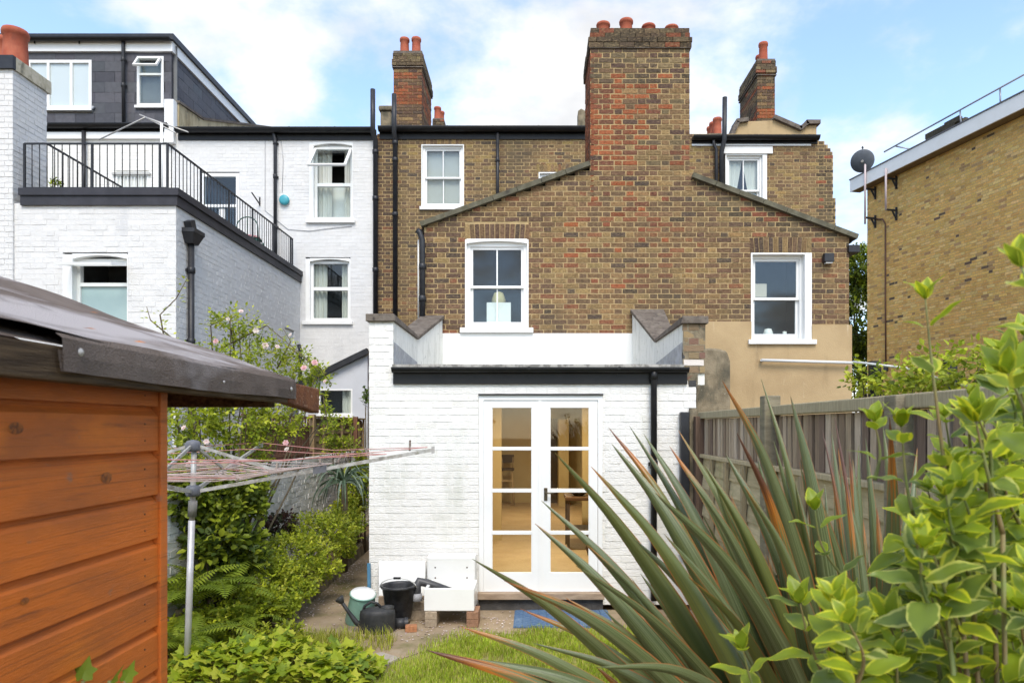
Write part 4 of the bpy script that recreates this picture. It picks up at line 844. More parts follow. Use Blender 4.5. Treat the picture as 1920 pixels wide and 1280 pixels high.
for i in (-1, 0, 1):
    m = MB(); m.tube([(cx+i*.09, cy-.15, 5.48), (cx+i*.09, cy-.16, 5.86 if i == 0 else 5.83)], .008, 6); m.build('back_bar', GREENM, ch)
cu = thing('seat_cushion', 'pink red cushion on the green bistro chair', 'cushion', (cx, cy, 5.5))
m = MB(); m.lathe([(0, 5.497), (.15, 5.5), (.185, 5.52), (.17, 5.545), (0, 5.55)], Matrix.Translation((cx, cy, 0)), 16); m.build('cover', pmat('red_cloth', (.5, .06, .10), .9), cu)
m = MB(); m.lathe([(.183, 5.515), (.19, 5.522), (.183, 5.529)], Matrix.Translation((cx, cy, 0)), 16); m.build('piping', pmat('pale_cloth', (.6, .5, .48), .9), cu)

# ================================================================ white house on the left with its slate dormer
white = thing('white_house', 'white painted house with dark slate dormer at upper left', 'house', (-10, 15, 0))
def white_house():
    XL = -13.0; D1 = 14.6; XD = -7.74
    hole = (PX(218, DM), PX(279, DM), PZ(370, DM), PZ(323, DM))
    brick_field(white, 'rear_wall', (0, DM, 0), UX, NX, rect_spans(XL, XP-.005, [hole]), 4.8, 8.1, PAL_WHITE, WPAINT, WMORTAR, gap=.009, rec=.004, jit=.003, singles=150, focus=(-9.4, 7.2))
    w0, c = casement(white, DM, 218, 279, 328, 372, [1], rec=.04, fr=.03, sill=False, label='barred terrace window of the white house', room=MIDROOM)
    for i in range(1, 9):
        x = PX(220+i*6.6, DM); m = MB(); m.box(x-.006, x+.006, DM-.014, DM-.004, c[0][2], c[0][3]); m.build('window_bar', WHITE, w0)
    m = MB(); m.box(PX(212, DM), PX(283, DM), DM-.05, DM+.02, PZ(329, DM)+.002, PZ(325, DM)); m.build('hood', pmat('grey_ledge', (.4, .4, .38), .8), w0)
    m = MB(); m.box(XL, XP, DM+.01, 20, 0, 4.8); m.box(XL, XP-.01, DM+.02, 20, 4.8, 8.05); m.build('house_core', WMORTAR, white)
    gutter(white, XL, PX(322, DM), DM, PZ(238, DM), .08, .12)
    m = MB(); m.box(XL, PX(322, DM), DM-.06, DM, PZ(262, DM), PZ(250, DM)); m.build('cornice', WHITE, white)
    y = DM-.08; downpipe(white, [P(157, 420, y), P(157, 246, y)], .04, 'downpipe')
    # dormer
    z0, z1 = PZ(232, D1), PZ(99, D1)
    h = [(PX(52, D1), PX(172, D1), PZ(204, D1), PZ(113, D1)), (PX(257, D1), PX(307, D1), PZ(199, D1), PZ(106, D1))]
    brick_field(white, 'dormer_front', (0, D1, 0), UX, NX, rect_spans(XL, XD, h), z0, z0+.222*7, PAL_SLATE, SLATE, pmat('slate_joint', (.02, .02, .022), .9), course=.222, gap=.006, rec=.012, L=.42, bond='running', piece='tile', jit=.003, singles=120, focus=(-9, 9.3))
    brick_field(white, 'dormer_cheek', (XD, 0, 0), UY, (1, 0, 0), lambda z: [(D1+.002, 18.8)], z0-.4, z0-.4+.222*9, PAL_SLATE, SLATE, MATS['slate_joint'], course=.222, gap=.006, rec=.012, L=.42, bond='running', piece='tile', jit=.003, singles=150, focus=(15.5, 9.5))
    zt = PZ(80, D1)
    m = MB(); m.box(XL, XD+.05, D1-.06, 18.9, z1+.0, zt); m.build('dormer_fascia', WHITE, white)
    m = MB(); m.box(XL, XD+.10, D1-.12, 18.95, zt+.002, PZ(69, D1)); m.build('dormer_roof_edge', BLACKP, white)
    gutter(white, XL, XD+.05, D1-.06, PZ(74, D1-.1), .06, 0)
    m = MB(); m.box(XL, XD-.03, D1+.3, 18.7, 8.0, z1); m.build('dormer_core', MATS['slate_joint'], white)
    wl, c = casement(white, D1, 52, 172, 113, 204, [1, 1.3, 1], rec=.03, fr=.06, dep=.02, label='wide three light dormer window with white blinds', room=WHITE)
    for q in c:
        m = MB(); m.box(q[0], q[1], D1+.035, D1+.04, q[2], q[3]); m.build('blind', pmat('white_blind', (.72, .71, .74), .8), wl)
    wr, c = casement(white, D1, 257, 307, 106, 199, [1], rec=.03, fr=.055, dep=.02, split=[.36], label='narrow dormer window with top light open', room=MIDROOM)
    tilt_sash(wr, PX(259, D1), PX(304, D1), PZ(137, D1), PZ(110, D1), D1-.03, 35, fr=.04)
    for (a, b, q) in ((100, 176, 206), (254, 310, 201)):
        m = MB(); m.tube([P(a, q, D1-.03), P(b-4, q, D1-.03), P(b, q-6, D1-.03)], .03, 6); m.build('lead_apron', LEAD, white)
    y = D1-.09; downpipe(white, [P(232, 236, y), P(231, 84, y), P(231, 76, y)], .036, 'downpipe', [P(231, 112, y), P(231, 160, y)])
    # rising party wall with mossy coping
    m = MB(); x0, x1 = XP-.12, XP+.1
    for k, (ya, za, yb, zb) in enumerate(((14.45, 8.79, 15.5, 8.92), (15.5, 8.92, 19.85, 10.62))):
        m.hexa([(x0, ya, 7.9), (x1, ya, 7.9), (x1, yb, 7.9), (x0, yb, 7.9), (x0, ya, za), (x1, ya, za), (x1, yb, zb), (x0, yb, zb)])
    pw = m.build('party_wall', pmat('stained_cream_render', (.46, .39, .25), .9, (.30, .24, .14), ns=5, st=(1, 1, .4), bump=.5, bs=60, layers=[((.12, .10, .07), 9, .56, .7, (1, 1, .5))]), white)
    m = MB()
    for (ya, za, yb, zb) in ((14.42, 8.81, 15.5, 8.94), (15.5, 8.94, 19.9, 10.65)): m.bar((XP-.01, ya, za), (XP-.01, yb, zb), .28, .05)
    m.build('coping', COPING, pw)
    m = MB(); m.box(XP-.12, XP+.07, DM-.12, 14.44, 7.9, 8.80); m.build('party_wall_end', WHITE, white)
    for px_ in (98, 118, 135): pass
white_house()
tpnt = thing('terrace_plant', 'small potted flowering plant on the terrace behind the railing', 'potted plant', P(105, 362, 9.8))
# ================================================================ yellow brick building on the right
YD = 22.0                          # distance of its far corner, from the size of its bricks in the photograph
C0 = Vector((PX(1626, YD), YD, 0)); YU = Vector((.237, -.9715, 0)).normalized(); YN = Vector((-.9715, -.237, 0)).normalized()
yellow = thing('yellow_building', 'yellow brick block with white eaves on the right', 'building', C0)
def yellow_building():
    ztop = PZ(355, YD); WL = 8.6
    brick_field(yellow, 'side_wall', C0, YU, YN, lambda z: [(0, WL)], .6, ztop, PAL_YEL, YBRICK, YMORTAR, gap=.014, rec=.004, jit=.003, focus=(5.2, 5.6), bond='flemish')
    m = MB(); b = YU*WL; q = [C0-YN*.03, C0+b-YN*.03, C0+b-YN*9, C0-YN*9]
    m.add([Vector((p.x, p.y, 0)) for p in q]+[Vector((p.x, p.y, ztop)) for p in q], [(1, 0, 4, 5), (2, 1, 5, 6), (3, 2, 6, 7), (0, 3, 7, 4), (4, 5, 6, 7)]); m.build('wall_core', YMORTAR, yellow)
    up = Vector((0, 0, 1)); e0 = C0-YU*.36; ln = WL+.4
    m = MB(); c = e0+YU*ln/2+YN*.34+up*(ztop+.19); m.obox(c, YU*ln/2, YN*.02, up*.19); m.build('fascia', WHITE, yellow)
    m = MB(); c = e0+YU*ln/2+YN*.15+up*(ztop+.03); m.obox(c, YU*ln/2, YN*.169, up*.022); m.build('soffit', pmat('brown_soffit', (.26, .20, .12), .8, (.20, .15, .09), ns=5), yellow)
    m = MB(); c = e0+YU*ln/2-YN*4.4+up*(ztop+.25); m.obox(c, YU*ln/2, YN*4.7, up*.12); m.build('roof', pmat('pale_roof', (.55, .54, .5), .8), yellow)
    m = MB(); c = e0+YU*ln/2+YN*.33+up*(ztop+.40); m.obox(c, YU*(ln/2+.02), YN*.05, up*.018); m.build('edge_trim', pmat('grey_trim', (.10, .10, .11), .5), yellow)
    return ztop
YZ = yellow_building()
def on_yellow(px, py, out=0.0):      # the point of the wall plane seen at this pixel
    r = Vector(((px-CX)/F, 1, (CY-py)/F)); t = (C0+YN*out-Vector((0, 0, 0))).dot(YN)/Vector((r.x, r.y, 0)).dot(YN); return Vector((r.x*t, r.y*t, EYE+r.z*t))
gr = thing('guard_rail', 'thin grey metal guard rail along the flat roof edge', 'railing', on_yellow(1700, 290, 0))
RM = pmat('galvanised_rail', (.30, .31, .34), .4, metal=.5)
for (a, b) in (((1658, 285), (1935, 132)), ((1672, 302), (1935, 165))):
    m = MB(); m.tube([on_yellow(a[0], a[1], .30), on_yellow(b[0], b[1], .30)], .024, 8); m.build('rail', RM, gr)
for a, b in (((1678, 274), (1722, 283)), ((1800, 207), (1802, 237)), ((1875, 166), (1876, 198))):
    m = MB(); p, q = on_yellow(a[0], a[1], .30), on_yellow(b[0], b[1], .30 if a[0] > 1700 else -.3); q.z = min(q.z, YZ+.42) if a[0] > 1700 else q.z; m.tube([p, q], .02, 6); m.build('stanchion', RM, gr)
dbr = thing('roof_debris', 'dark heap of leaves and wood on the flat roof edge behind the guard rail', 'debris', on_yellow(1775, 262, -.2))
for k in range(16):
    p = on_yellow(1752+k*3.2, 262-k*1.6, .25-random.random()*.2); p.z = YZ+.43+random.random()*.20
    m = MB(); m.obox(p, YU*random.uniform(.12, .34), YN*.05+Vector((0, 0, random.uniform(-.02, .02))), Vector((0, 0, random.uniform(.04, .09)))); m.build('stick' if k % 3 else 'leaf_clump', pmat('dark_debris', (.045, .04, .03), .9, (.08, .07, .045), ns=20), dbr)
def mast(name, label, px, py0, py1, arms):
    p0, p1 = on_yellow(px, py1, .40), on_yellow(px, py0, .40); p0.x, p0.y = p1.x, p1.y
    t = thing(name, label, 'antenna mast', p0); m = MB(); m.tube([p0, p1], .032, 8); m.build('pole', pmat('pink_grey_pole', (.50, .42, .42), .5), t)
    for py in arms:
        z = on_yellow(px, py, .40).z; q = Vector((p1.x, p1.y, z)); m = MB(); m.bar(q, q-YN*.40, .05, .05); m.bar(q-YN*.22, q-YN*.375-Vector((0, 0, .26)), .04, .035); m.bar(q-YN*.385+Vector((0, 0, .10)), q-YN*.385-Vector((0, 0, .30)), .03, .08); m.build('bracket', BLACKP, t)
    return t, p1
mast('dish_mast', 'thin pale pole carrying the dark dish at the corner of the yellow wall', 1622, 296, 420, (354, 408))
mast('aerial_mast', 'short bare pole on two brackets right of the dish pole', 1661, 316, 394, (334, 393))
DISHM = pmat('dark_dish', (.07, .08, .095), .45, (.09, .10, .115), ns=6)
dc = on_yellow(1617, 302, .46); sd = thing('satellite_dish', 'dark round satellite dish at the corner of the yellow building', 'satellite dish', dc)
RD = Matrix.Translation(dc) @ Matrix.Rotation(math.radians(-28), 4, 'Z') @ Matrix.Rotation(math.radians(112), 4, 'X') @ Matrix.Scale(1.42, 4)
m = MB(); m.lathe([(0, .05), (.10, .045), (.19, .025), (.24, 0), (.245, -.004), (.235, -.008), (.185, .015), (.1, .035), (0, .04)], RD, 28); m.build('reflector', DISHM, sd)
m = MB(); m.tube([RD @ Vector((0, .2, .02)), RD @ Vector((0, .30, -.2))], .012, 6); m.build('arm', BLACKP, sd)
m = MB(); m.tube([RD @ Vector((0, .28, -.16)), RD @ Vector((0, .26, -.24))], .03, 8); m.build('receiver', BLACKP, sd)
m = MB(); m.tube([RD @ Vector((0, 0, .05)), RD @ Vector((0, .0, .12))], .04, 8); m.build('mount', ALU, sd)
cb = thing('wall_cable', 'dark cable running down the yellow wall from the masts', 'cable', on_yellow(1660, 690, .02))
m = MB(); m.tube([on_yellow(1628, 410, .02), on_yellow(1655, 411, .02), on_yellow(1660, 420, .02), on_yellow(1660, 560, .02), on_yellow(1661, 690, .02)], .022, 6); m.build('cable_run', pmat('brown_cable', (.10, .05, .035), .6), cb)
m = MB(); m.obox(on_yellow(1661, 690, .04), YU*.07, YN*.03, Vector((0, 0, .09))); m.build('junction_box', BLACKP, cb)
# ================================================================ ground
SOIL = pmat('garden_soil', (.12, .085, .05), .95, (.17, .13, .08), ns=3, bump=.8, bs=25, spec=.1)
DIRT = pmat('trodden_earth', (.33, .255, .17), .95, (.25, .19, .12), ns=2.2, bump=.9, bs=22, spec=.1, layers=[((.34, .28, .20), 3.5, .56, .68, (1, 1, 1)), ((.13, .13, .045), 1.6, .56, .72, (1, 1, 1)), ((.50, .42, .36), 60, .69, .74, (1, 1, 1))])
TURF = pmat('turf', (.24, .26, .05), .95, (.33, .26, .15), ns=3.2, bump=.8, bs=40, spec=.1)
def sheet(name, poly, z, mat, kind='structure', sub=0):
    m = MB(); m.add([(x, y, z) for x, y in poly], [tuple(range(len(poly)))]); return m.build(name, mat, kind=kind)
sheet('ground', [(-300, -100), (300, -100), (300, 500), (-300, 500)], -.02, SOIL)
sheet('lawn', [(-1.75, 2.0), (1.7, 2.0), (1.7, 6.75), (.95, 6.62), (-.2, 6.42), (-.75, 6.2), (-1.15, 5.7), (-1.45, 5.2)], -.004, TURF)
sheet('path', [(-2.45, 4.8), (-1.45, 5.2), (-1.15, 5.7), (-.75, 6.2), (-.2, 6.42), (.95, 6.62), (1.7, 6.75), (1.7, 7.29), (-1.75, 7.29), (-1.75, 13.5), (-2.7, 13.5), (-2.55, 9), (-2.42, 6.7), (-2.6, 6.0)], -.0, DIRT)
def blades(name, region, n, hmin, hmax, pal, label, dens=None):
    pts = []; x0, x1, y0, y1 = region
    while len(pts) < n:
        q = RNG.uniform(0, 1, (n, 2)); X = x0+(x1-x0)*q[:, 0]; Y = y0+(y1-y0)*q[:, 1]; k = dens(X, Y) > RNG.uniform(0, 1, n); pts.extend(zip(X[k], Y[k]))
    pts = np.array(pts[:n]); h = RNG.uniform(hmin, hmax, n); a = RNG.uniform(0, 2*np.pi, n); ln = RNG.uniform(.1, .8, n)*h; wd = RNG.uniform(.0018, .0035, n)
    ca, sa = np.cos(a), np.sin(a); V = np.zeros((n, 5, 3)); b = a+RNG.uniform(1, 2, n)
    V[:, 0, 0] = pts[:, 0]-wd*np.cos(b); V[:, 0, 1] = pts[:, 1]-wd*np.sin(b); V[:, 1, 0] = pts[:, 0]+wd*np.cos(b); V[:, 1, 1] = pts[:, 1]+wd*np.sin(b)
    for k, sg in ((2, 1), (3, -1)):
        V[:, k, 0] = pts[:, 0]+ln*.4*ca+sg*wd*.8*np.cos(b); V[:, k, 1] = pts[:, 1]+ln*.4*sa+sg*wd*.8*np.sin(b); V[:, k, 2] = h*.62
    V[:, 4, 0] = pts[:, 0]+ln*ca; V[:, 4, 1] = pts[:, 1]+ln*sa; V[:, 4, 2] = h; V[:, 0:2, 2] = -.006
    base = np.arange(n)[:, None]*5; T = np.concatenate([base+np.array([0, 1, 2]), base+np.array([0, 2, 3]), base+np.array([3, 2, 4])])
    pc = np.array([p for p in pal]); C = pc[RNG.integers(0, len(pc), n)]*RNG.uniform(.75, 1.25, (n, 1)); C = np.repeat(C, 5, 0)
    o = bpy.data.objects.new(name, fast_mesh(name, V.reshape(-1, 3), T, C, GRASSM)); link(o); return tag(o, label, 'grass', kind='stuff')
GRASSM = pmat('grass_blade', attr=True, ns=3, var=.3, rough=.6, spec=.25, trans=.35)
def lawn_d(X, Y):
    e = (Y-(6.48+.16*(X+.2)))*-3.0+np.sin(X*9+Y*4)*.25; left = (X-(-1.3+(Y-5.2)*.42))*3
    patch = .45+.65*np.sin(X*5.1+1.7*np.sin(Y*3.3))*np.sin(Y*6.1+1.3*np.sin(X*4.0))
    return np.clip(np.minimum(e, left)+.3, 0, 1)*np.clip(.42+patch*.75, .04, 1)
blades('lawn_grass', (-1.6, 1.7, 4.7, 6.75), 46000, .022, .055, [(.33, .43, .03), (.26, .37, .025), (.41, .48, .05), (.40, .37, .10)], 'short patchy bright green lawn grass before the French doors', lawn_d)
blades('rough_grass', (-2.9, -1.25, 5.0, 6.35), 7000, .04, .14, [(.37, .41, .03), (.45, .46, .07), (.29, .33, .03), (.44, .37, .13)], 'longer rough grass beside the path and ivy', lambda X, Y: np.clip(.8-np.abs((X+2.0)*.9)+.3*np.sin(X*11)*np.sin(Y*9), 0, 1))
# fallen petals and grit on the earth
def specks():
    n = 1500; t = RNG.uniform(0, 1, n); X = np.where(RNG.uniform(0, 1, n) < .6, -2.45+RNG.normal(0, .13, n)+.0*t, RNG.uniform(-2.5, -.2, n)); Y = np.where(X < -1.76, RNG.uniform(5.9, 10, n), RNG.uniform(6.2, 7.2, n))
    s = RNG.uniform(.004, .013, n); a = RNG.uniform(0, 6.28, n); V = np.zeros((n, 4, 3))
    for k in range(4): V[:, k, 0] = X+s*np.cos(a+k*1.57); V[:, k, 1] = Y+s*np.sin(a+k*1.57)*1.2; V[:, k, 2] = .006+RNG.uniform(0, .006, n)
    C = np.array([(.68, .55, .52), (.55, .42, .38), (.35, .27, .2), (.72, .66, .62)])[RNG.integers(0, 4, n)]; C = np.repeat(C, 4, 0)
    o = bpy.data.objects.new('fallen_petals', fast_mesh('fallen_petals', V.reshape(-1, 3), np.arange(4*n).reshape(n, 4), C, pmat('petal_speck', attr=True, ns=4, var=.15, rough=.8, trans=.2))); link(o); tag(o, 'pale fallen petals and grit scattered along the earth path', 'petals', kind='stuff')
specks()
STONE = pmat('pale_stone', (.40, .35, .29), .9, (.30, .26, .21), ns=9, bump=.7, bs=40)
def rock(name, label, c, sx, sy, sz, mat=STONE, group=None, seed=0):
    r = random.Random(seed); m = MB(); n, k = 10, 6; vs = []; fs = []
    for i in range(k+1):
        th = math.pi*i/k
        for j in range(n):
            ph = 2*math.pi*j/n; q = 1+r.uniform(-.16, .16); vs.append((c[0]+sx*q*math.sin(th)*math.cos(ph), c[1]+sy*q*math.sin(th)*math.sin(ph), c[2]+sz*q*math.cos(th)))
    for i in range(k):
        for j in range(n): fs.append((i*n+j, i*n+(j+1) % n, (i+1)*n+(j+1) % n, (i+1)*n+j))
    m.add(vs, fs); o = m.build(name, mat); return tag(o, label, 'stone', group)
# low earth kerb holding the planting bed
kb = thing('bed_edging', 'low dark edging of old stones along the planting bed', 'edging', (-2.5, 8, 0))
for i in range(15):
    y = 6.75+i*.40; m = MB(); x = -2.47-(y-6.7)*.055; rr = random.uniform
    m.hexa([(x-.07, y+.01, -.02), (x+.05+rr(-.01, .01), y+.01, -.02), (x+.05+rr(-.01, .01), y+.38, -.02), (x-.07, y+.38, -.02), (x-.07, y+.02, .13+rr(-.03, .03)), (x+.03, y+.03, .13+rr(-.03, .03)), (x+.03, y+.36, .13+rr(-.03, .03)), (x-.07, y+.36, .13+rr(-.03, .03))]); m.build('edging_stone', MOSSY, kb, bevel=.012)
rock('stone', 'pale broken stone lying among the bed plants', P(485, 1088, 6.75), .07, .05, .05, seed=3)
rock('stone', 'small white stone at the foot of the blue stick', Vector((PX(684, 7.1), 7.12, .03)), .07, .05, .05, pmat('white_stone', (.6, .59, .57), .8, bump=.5), seed=5)
sl = MB(); sl.prism([(-1.52, 5.55, -.001), (-1.22, 5.5, -.001), (-1.12, 5.72, -.001), (-1.30, 5.86, -.001), (-1.5, 5.74, -.001)], (0, 0, .022)); tag(sl.build('stepping_stone', STONE), 'flat pale stepping stone at the lawn edge by the ivy', 'stone')
# ================================================================ left boundary wall and its fence
XB = -3.3
bwall = thing('garden_wall', 'old white painted brick garden wall along the planting bed', 'wall', (XB, 9, 0))
brick_field(bwall, 'wall_face', (XB, 0, 0), UY, (1, 0, 0), lambda z: [(4.2, 14.3)], 0, 1.5, PAL_WHITE, WPAINT, WMORTAR, gap=.011, rec=.010, jit=.007, focus=(8.6, .9))
m = MB(); m.box(XB-.22, XB-.012, 4.2, 14.3, 0, 1.5); m.build('wall_core', WMORTAR, bwall)
FENB = pmat('brown_fence_wood', (.20, .095, .055), .85, (.14, .07, .045), ns=14, st=(4, 4, .4), bump=.4, bs=60)
FENT = pmat('tan_fence_wood', (.33, .235, .13), .85, (.25, .17, .09), ns=12, st=(1, .4, 3), bump=.4, bs=60, layers=[((.26, .25, .10), 3, .58, .72, (1, 1, 1))])
f1 = thing('brown_fence', 'red brown slatted fence panel with open trellis top on the garden wall', 'fence', (XB-.1, 9.2, 1.5))
for y in np.arange(8.0, 10.4, .11):
    m = MB(); m.box(XB-.13, XB-.11, y, y+.085, 1.5, 1.93); m.build('slat', FENB, f1)
for y in np.arange(8.02, 10.4, .115):
    m = MB(); m.box(XB-.125, XB-.11, y, y+.045, 1.965, 2.07); m.build('trellis_slat', FENB, f1)
for z in (1.55, 1.93, 2.07):
    m = MB(); m.box(XB-.105, XB-.07, 7.95, 10.42, z, z+.035); m.build('rail', FENB, f1)
f2 = thing('tan_fence', 'pale tan fence panel with upright battens on the garden wall', 'fence', (XB-.1, 12, 1.5))
for k in range(5):
    z = 1.5+k*.115; m = MB(); m.hexa([(XB-.13, 10.52, z-.01), (XB-.095, 10.52, z-.01), (XB-.095, 13.6, z-.01), (XB-.13, 13.6, z-.01), (XB-.13, 10.52, z+.125), (XB-.118, 10.52, z+.125), (XB-.118, 13.6, z+.125), (XB-.13, 13.6, z+.125)]); m.build('board', FENT, f2)
for y in (10.54, 11.0, 11.5, 12.05, 12.65, 13.2, 13.57):
    m = MB(); m.box(XB-.094, XB-.06, y-.02, y+.02, 1.48, 2.09); m.build('batten', FENT, f2)
m = MB(); m.box(XB-.14, XB-.05, 10.5, 13.62, 2.09, 2.12); m.build('capping', FENT, f2)
for y, lb in ((10.47, 'pale wooden post between brown and tan fence panels'), (12.75, 'dark wooden fence post nearest the white extension')):
    m = MB(); m.box(XB-.055 if y > 11 else XB-.14, XB+.02 if y > 11 else XB-.05, y-.04, y+.04, 0 if y > 11 else 1.4, 2.14); tag(m.build('fence_post', FENT if y < 11 else FENB), lb, 'post', 'posts on the garden wall')
# ================================================================ right boundary fence
XF = 1.77
FWOOD = pmat('grey_fence_wood', attr=True, ns=16, st=(6, 6, .35), var=.35, rough=.9, bump=.5, bs=60, bst=(3, 3, .3), spec=.15)
FLAP = pmat('mossy_lap_wood', attr=True, ns=9, st=(1, .4, 3), var=.3, rough=.9, bump=.5, bs=50, bst=(1, .3, 3), spec=.15, layers=[((.26, .26, .12), 3.5, .56, .75, (1, 1, 1))])
fr_ = thing('garden_fence', 'weathered grey fence of upright slats above lapped boards on the right', 'fence', (XF, 5, 0))
y = 2.2
while y < 7.2:
    c = random.choice([(.34, .26, .175), (.42, .33, .235), (.24, .175, .12), (.48, .39, .29), (.19, .135, .10)]); q = random.uniform(-.006, .006); m = MB(); m.box(XF+.012+q, XF+.030+q, y+random.uniform(-.004, .004), y+.068+random.uniform(-.008, .008), 1.67, 2.03, c); m.build('slat', FWOOD, fr_); y += .090
y = 2.2
m = MB(); m.box(XF+.034, XF+.05, 2.2, 7.22, 1.66, 2.03, (.05, .04, .03)); m.build('dark_gap_sheet', FWOOD, fr_)  # near-black sheet added behind the slats, its colour stands in for shaded gaps
m = MB(); m.box(XF-.03, XF+.06, 2.2, 7.24, 2.035, 2.105, (.36, .31, .20)); m.build('top_rail', FWOOD, fr_, bevel=.008)
m = MB(); m.box(XF-.035, XF+.055, 2.2, 7.24, 1.63, 1.668, (.42, .35, .22)); m.build('middle_rail', FWOOD, fr_, bevel=.006)
for (ya, yb) in ((2.2, 3.2), (3.3, 5.0), (5.12, 7.2)):
    for k in range(11):
        z = .02+k*.147; c = random.choice([(.44, .36, .21), (.39, .32, .19), (.49, .41, .25)]); q = random.uniform(-.01, .01)
        m = MB(); m.hexa([(XF-.012, ya, z-.02), (XF+.02, ya, z-.02), (XF+.02, yb, z-.02), (XF-.012, yb, z-.02+q), (XF+.008, ya, z+.145), (XF+.02, ya, z+.145), (XF+.02, yb, z+.145), (XF+.008, yb, z+.145)], c); m.build('lap_board', FLAP, fr_)
    n = max(2, int(round((yb-ya)/.55)))
    for k in range(n+1):
        yy = ya+.03+(yb-ya-.06)*k/n; m = MB(); m.box(XF-.05, XF-.014, yy-.022, yy+.022, .02, 1.628, (.30, .245, .15)); m.build('batten', FWOOD, fr_)
for y_, lb, zt in ((5.06, 'tall square mossy fence post rising above the right fence', 2.18), (3.25, 'square fence post behind the flax leaves on the right', 2.10), (7.18, 'brown end post of the right fence beside the white extension', 2.06)):
    m = MB(); m.box(XF-.075, XF+.045 if y_ < 7 else XF+.02, y_-.055, y_+.055, 0, zt, (.20, .175, .12) if y_ < 7 else (.13, .085, .06)); tag(m.build('fence_post', FLAP if y_ < 7 else FWOOD, bevel=.008), lb, 'post', 'posts of the right fence')
# rounded stub of an old mossy wall against the beige render
stub = MB(); d = 8.9; pts = [P(1306, 800, d), P(1306, 655, d)]+[P(1306+64*t, 655-6*math.sin(t*2.2)+10*t*t, d) for t in (.2, .45, .7, .9)]+[P(1370, 676, d), P(1371, 800, d)]
stub.prism([Vector((p.x, p.y, max(p.z, 0))) for p in pts[:-1]]+[Vector((PX(1371, d), d, 0))], (0, .5, 0)); stub.v[0] = (stub.v[0][0], stub.v[0][1], 0)
tag(stub.build('wall_stub', MOSSY, bevel=.03), 'short mossy concrete wall stub with rounded top by the beige render', 'wall')
# ================================================================ shed
STAIN = pmat('orange_wood_stain', (.64, .155, .018), .55, (.40, .11, .024), ns=2.6, st=(3, .7, 2), lo=.40, hi=.62, bump=.3, bs=60, bst=(6, .5, 6), spec=.35, layers=[((.66, .18, .02), 3.4, .54, .70, (2, .8, 2)), ((.18, .055, .02), 7, .60, .76, (4, .45, 5)), ((.36, .15, .075), 9, .66, .74, (2, 1.5, 2)), ((.24, .068, .018), 5, .55, .72, (10, .22, 42))])
FELT = pmat('mineral_felt', (.165, .132, .112), .9, (.22, .18, .155), ns=5, bump=1.0, bs=230, spec=.05, layers=[((.50, .46, .45), 1.7, .47, .62, (2.6, .55, 1)), ((.085, .068, .058), 3, .60, .75, (1, 2, 1))])
ROTW = pmat('rotten_wood', (.15, .10, .055), .95, (.055, .035, .02), ns=10, st=(6, .4, 9), bump=.9, bs=60, bst=(6, .4, 9))
EDGEW = pmat('flaking_brown_wood', (.20, .075, .03), .9, (.12, .045, .02), ns=18, bump=.8, bs=70, layers=[((.40, .27, .18), 40, .62, .68, (1, 1, 1))])
shed = thing('garden_shed', 'orange stained timber shed with sagging felt roof at the left edge', 'shed', (-1.9, 1.2, 0))
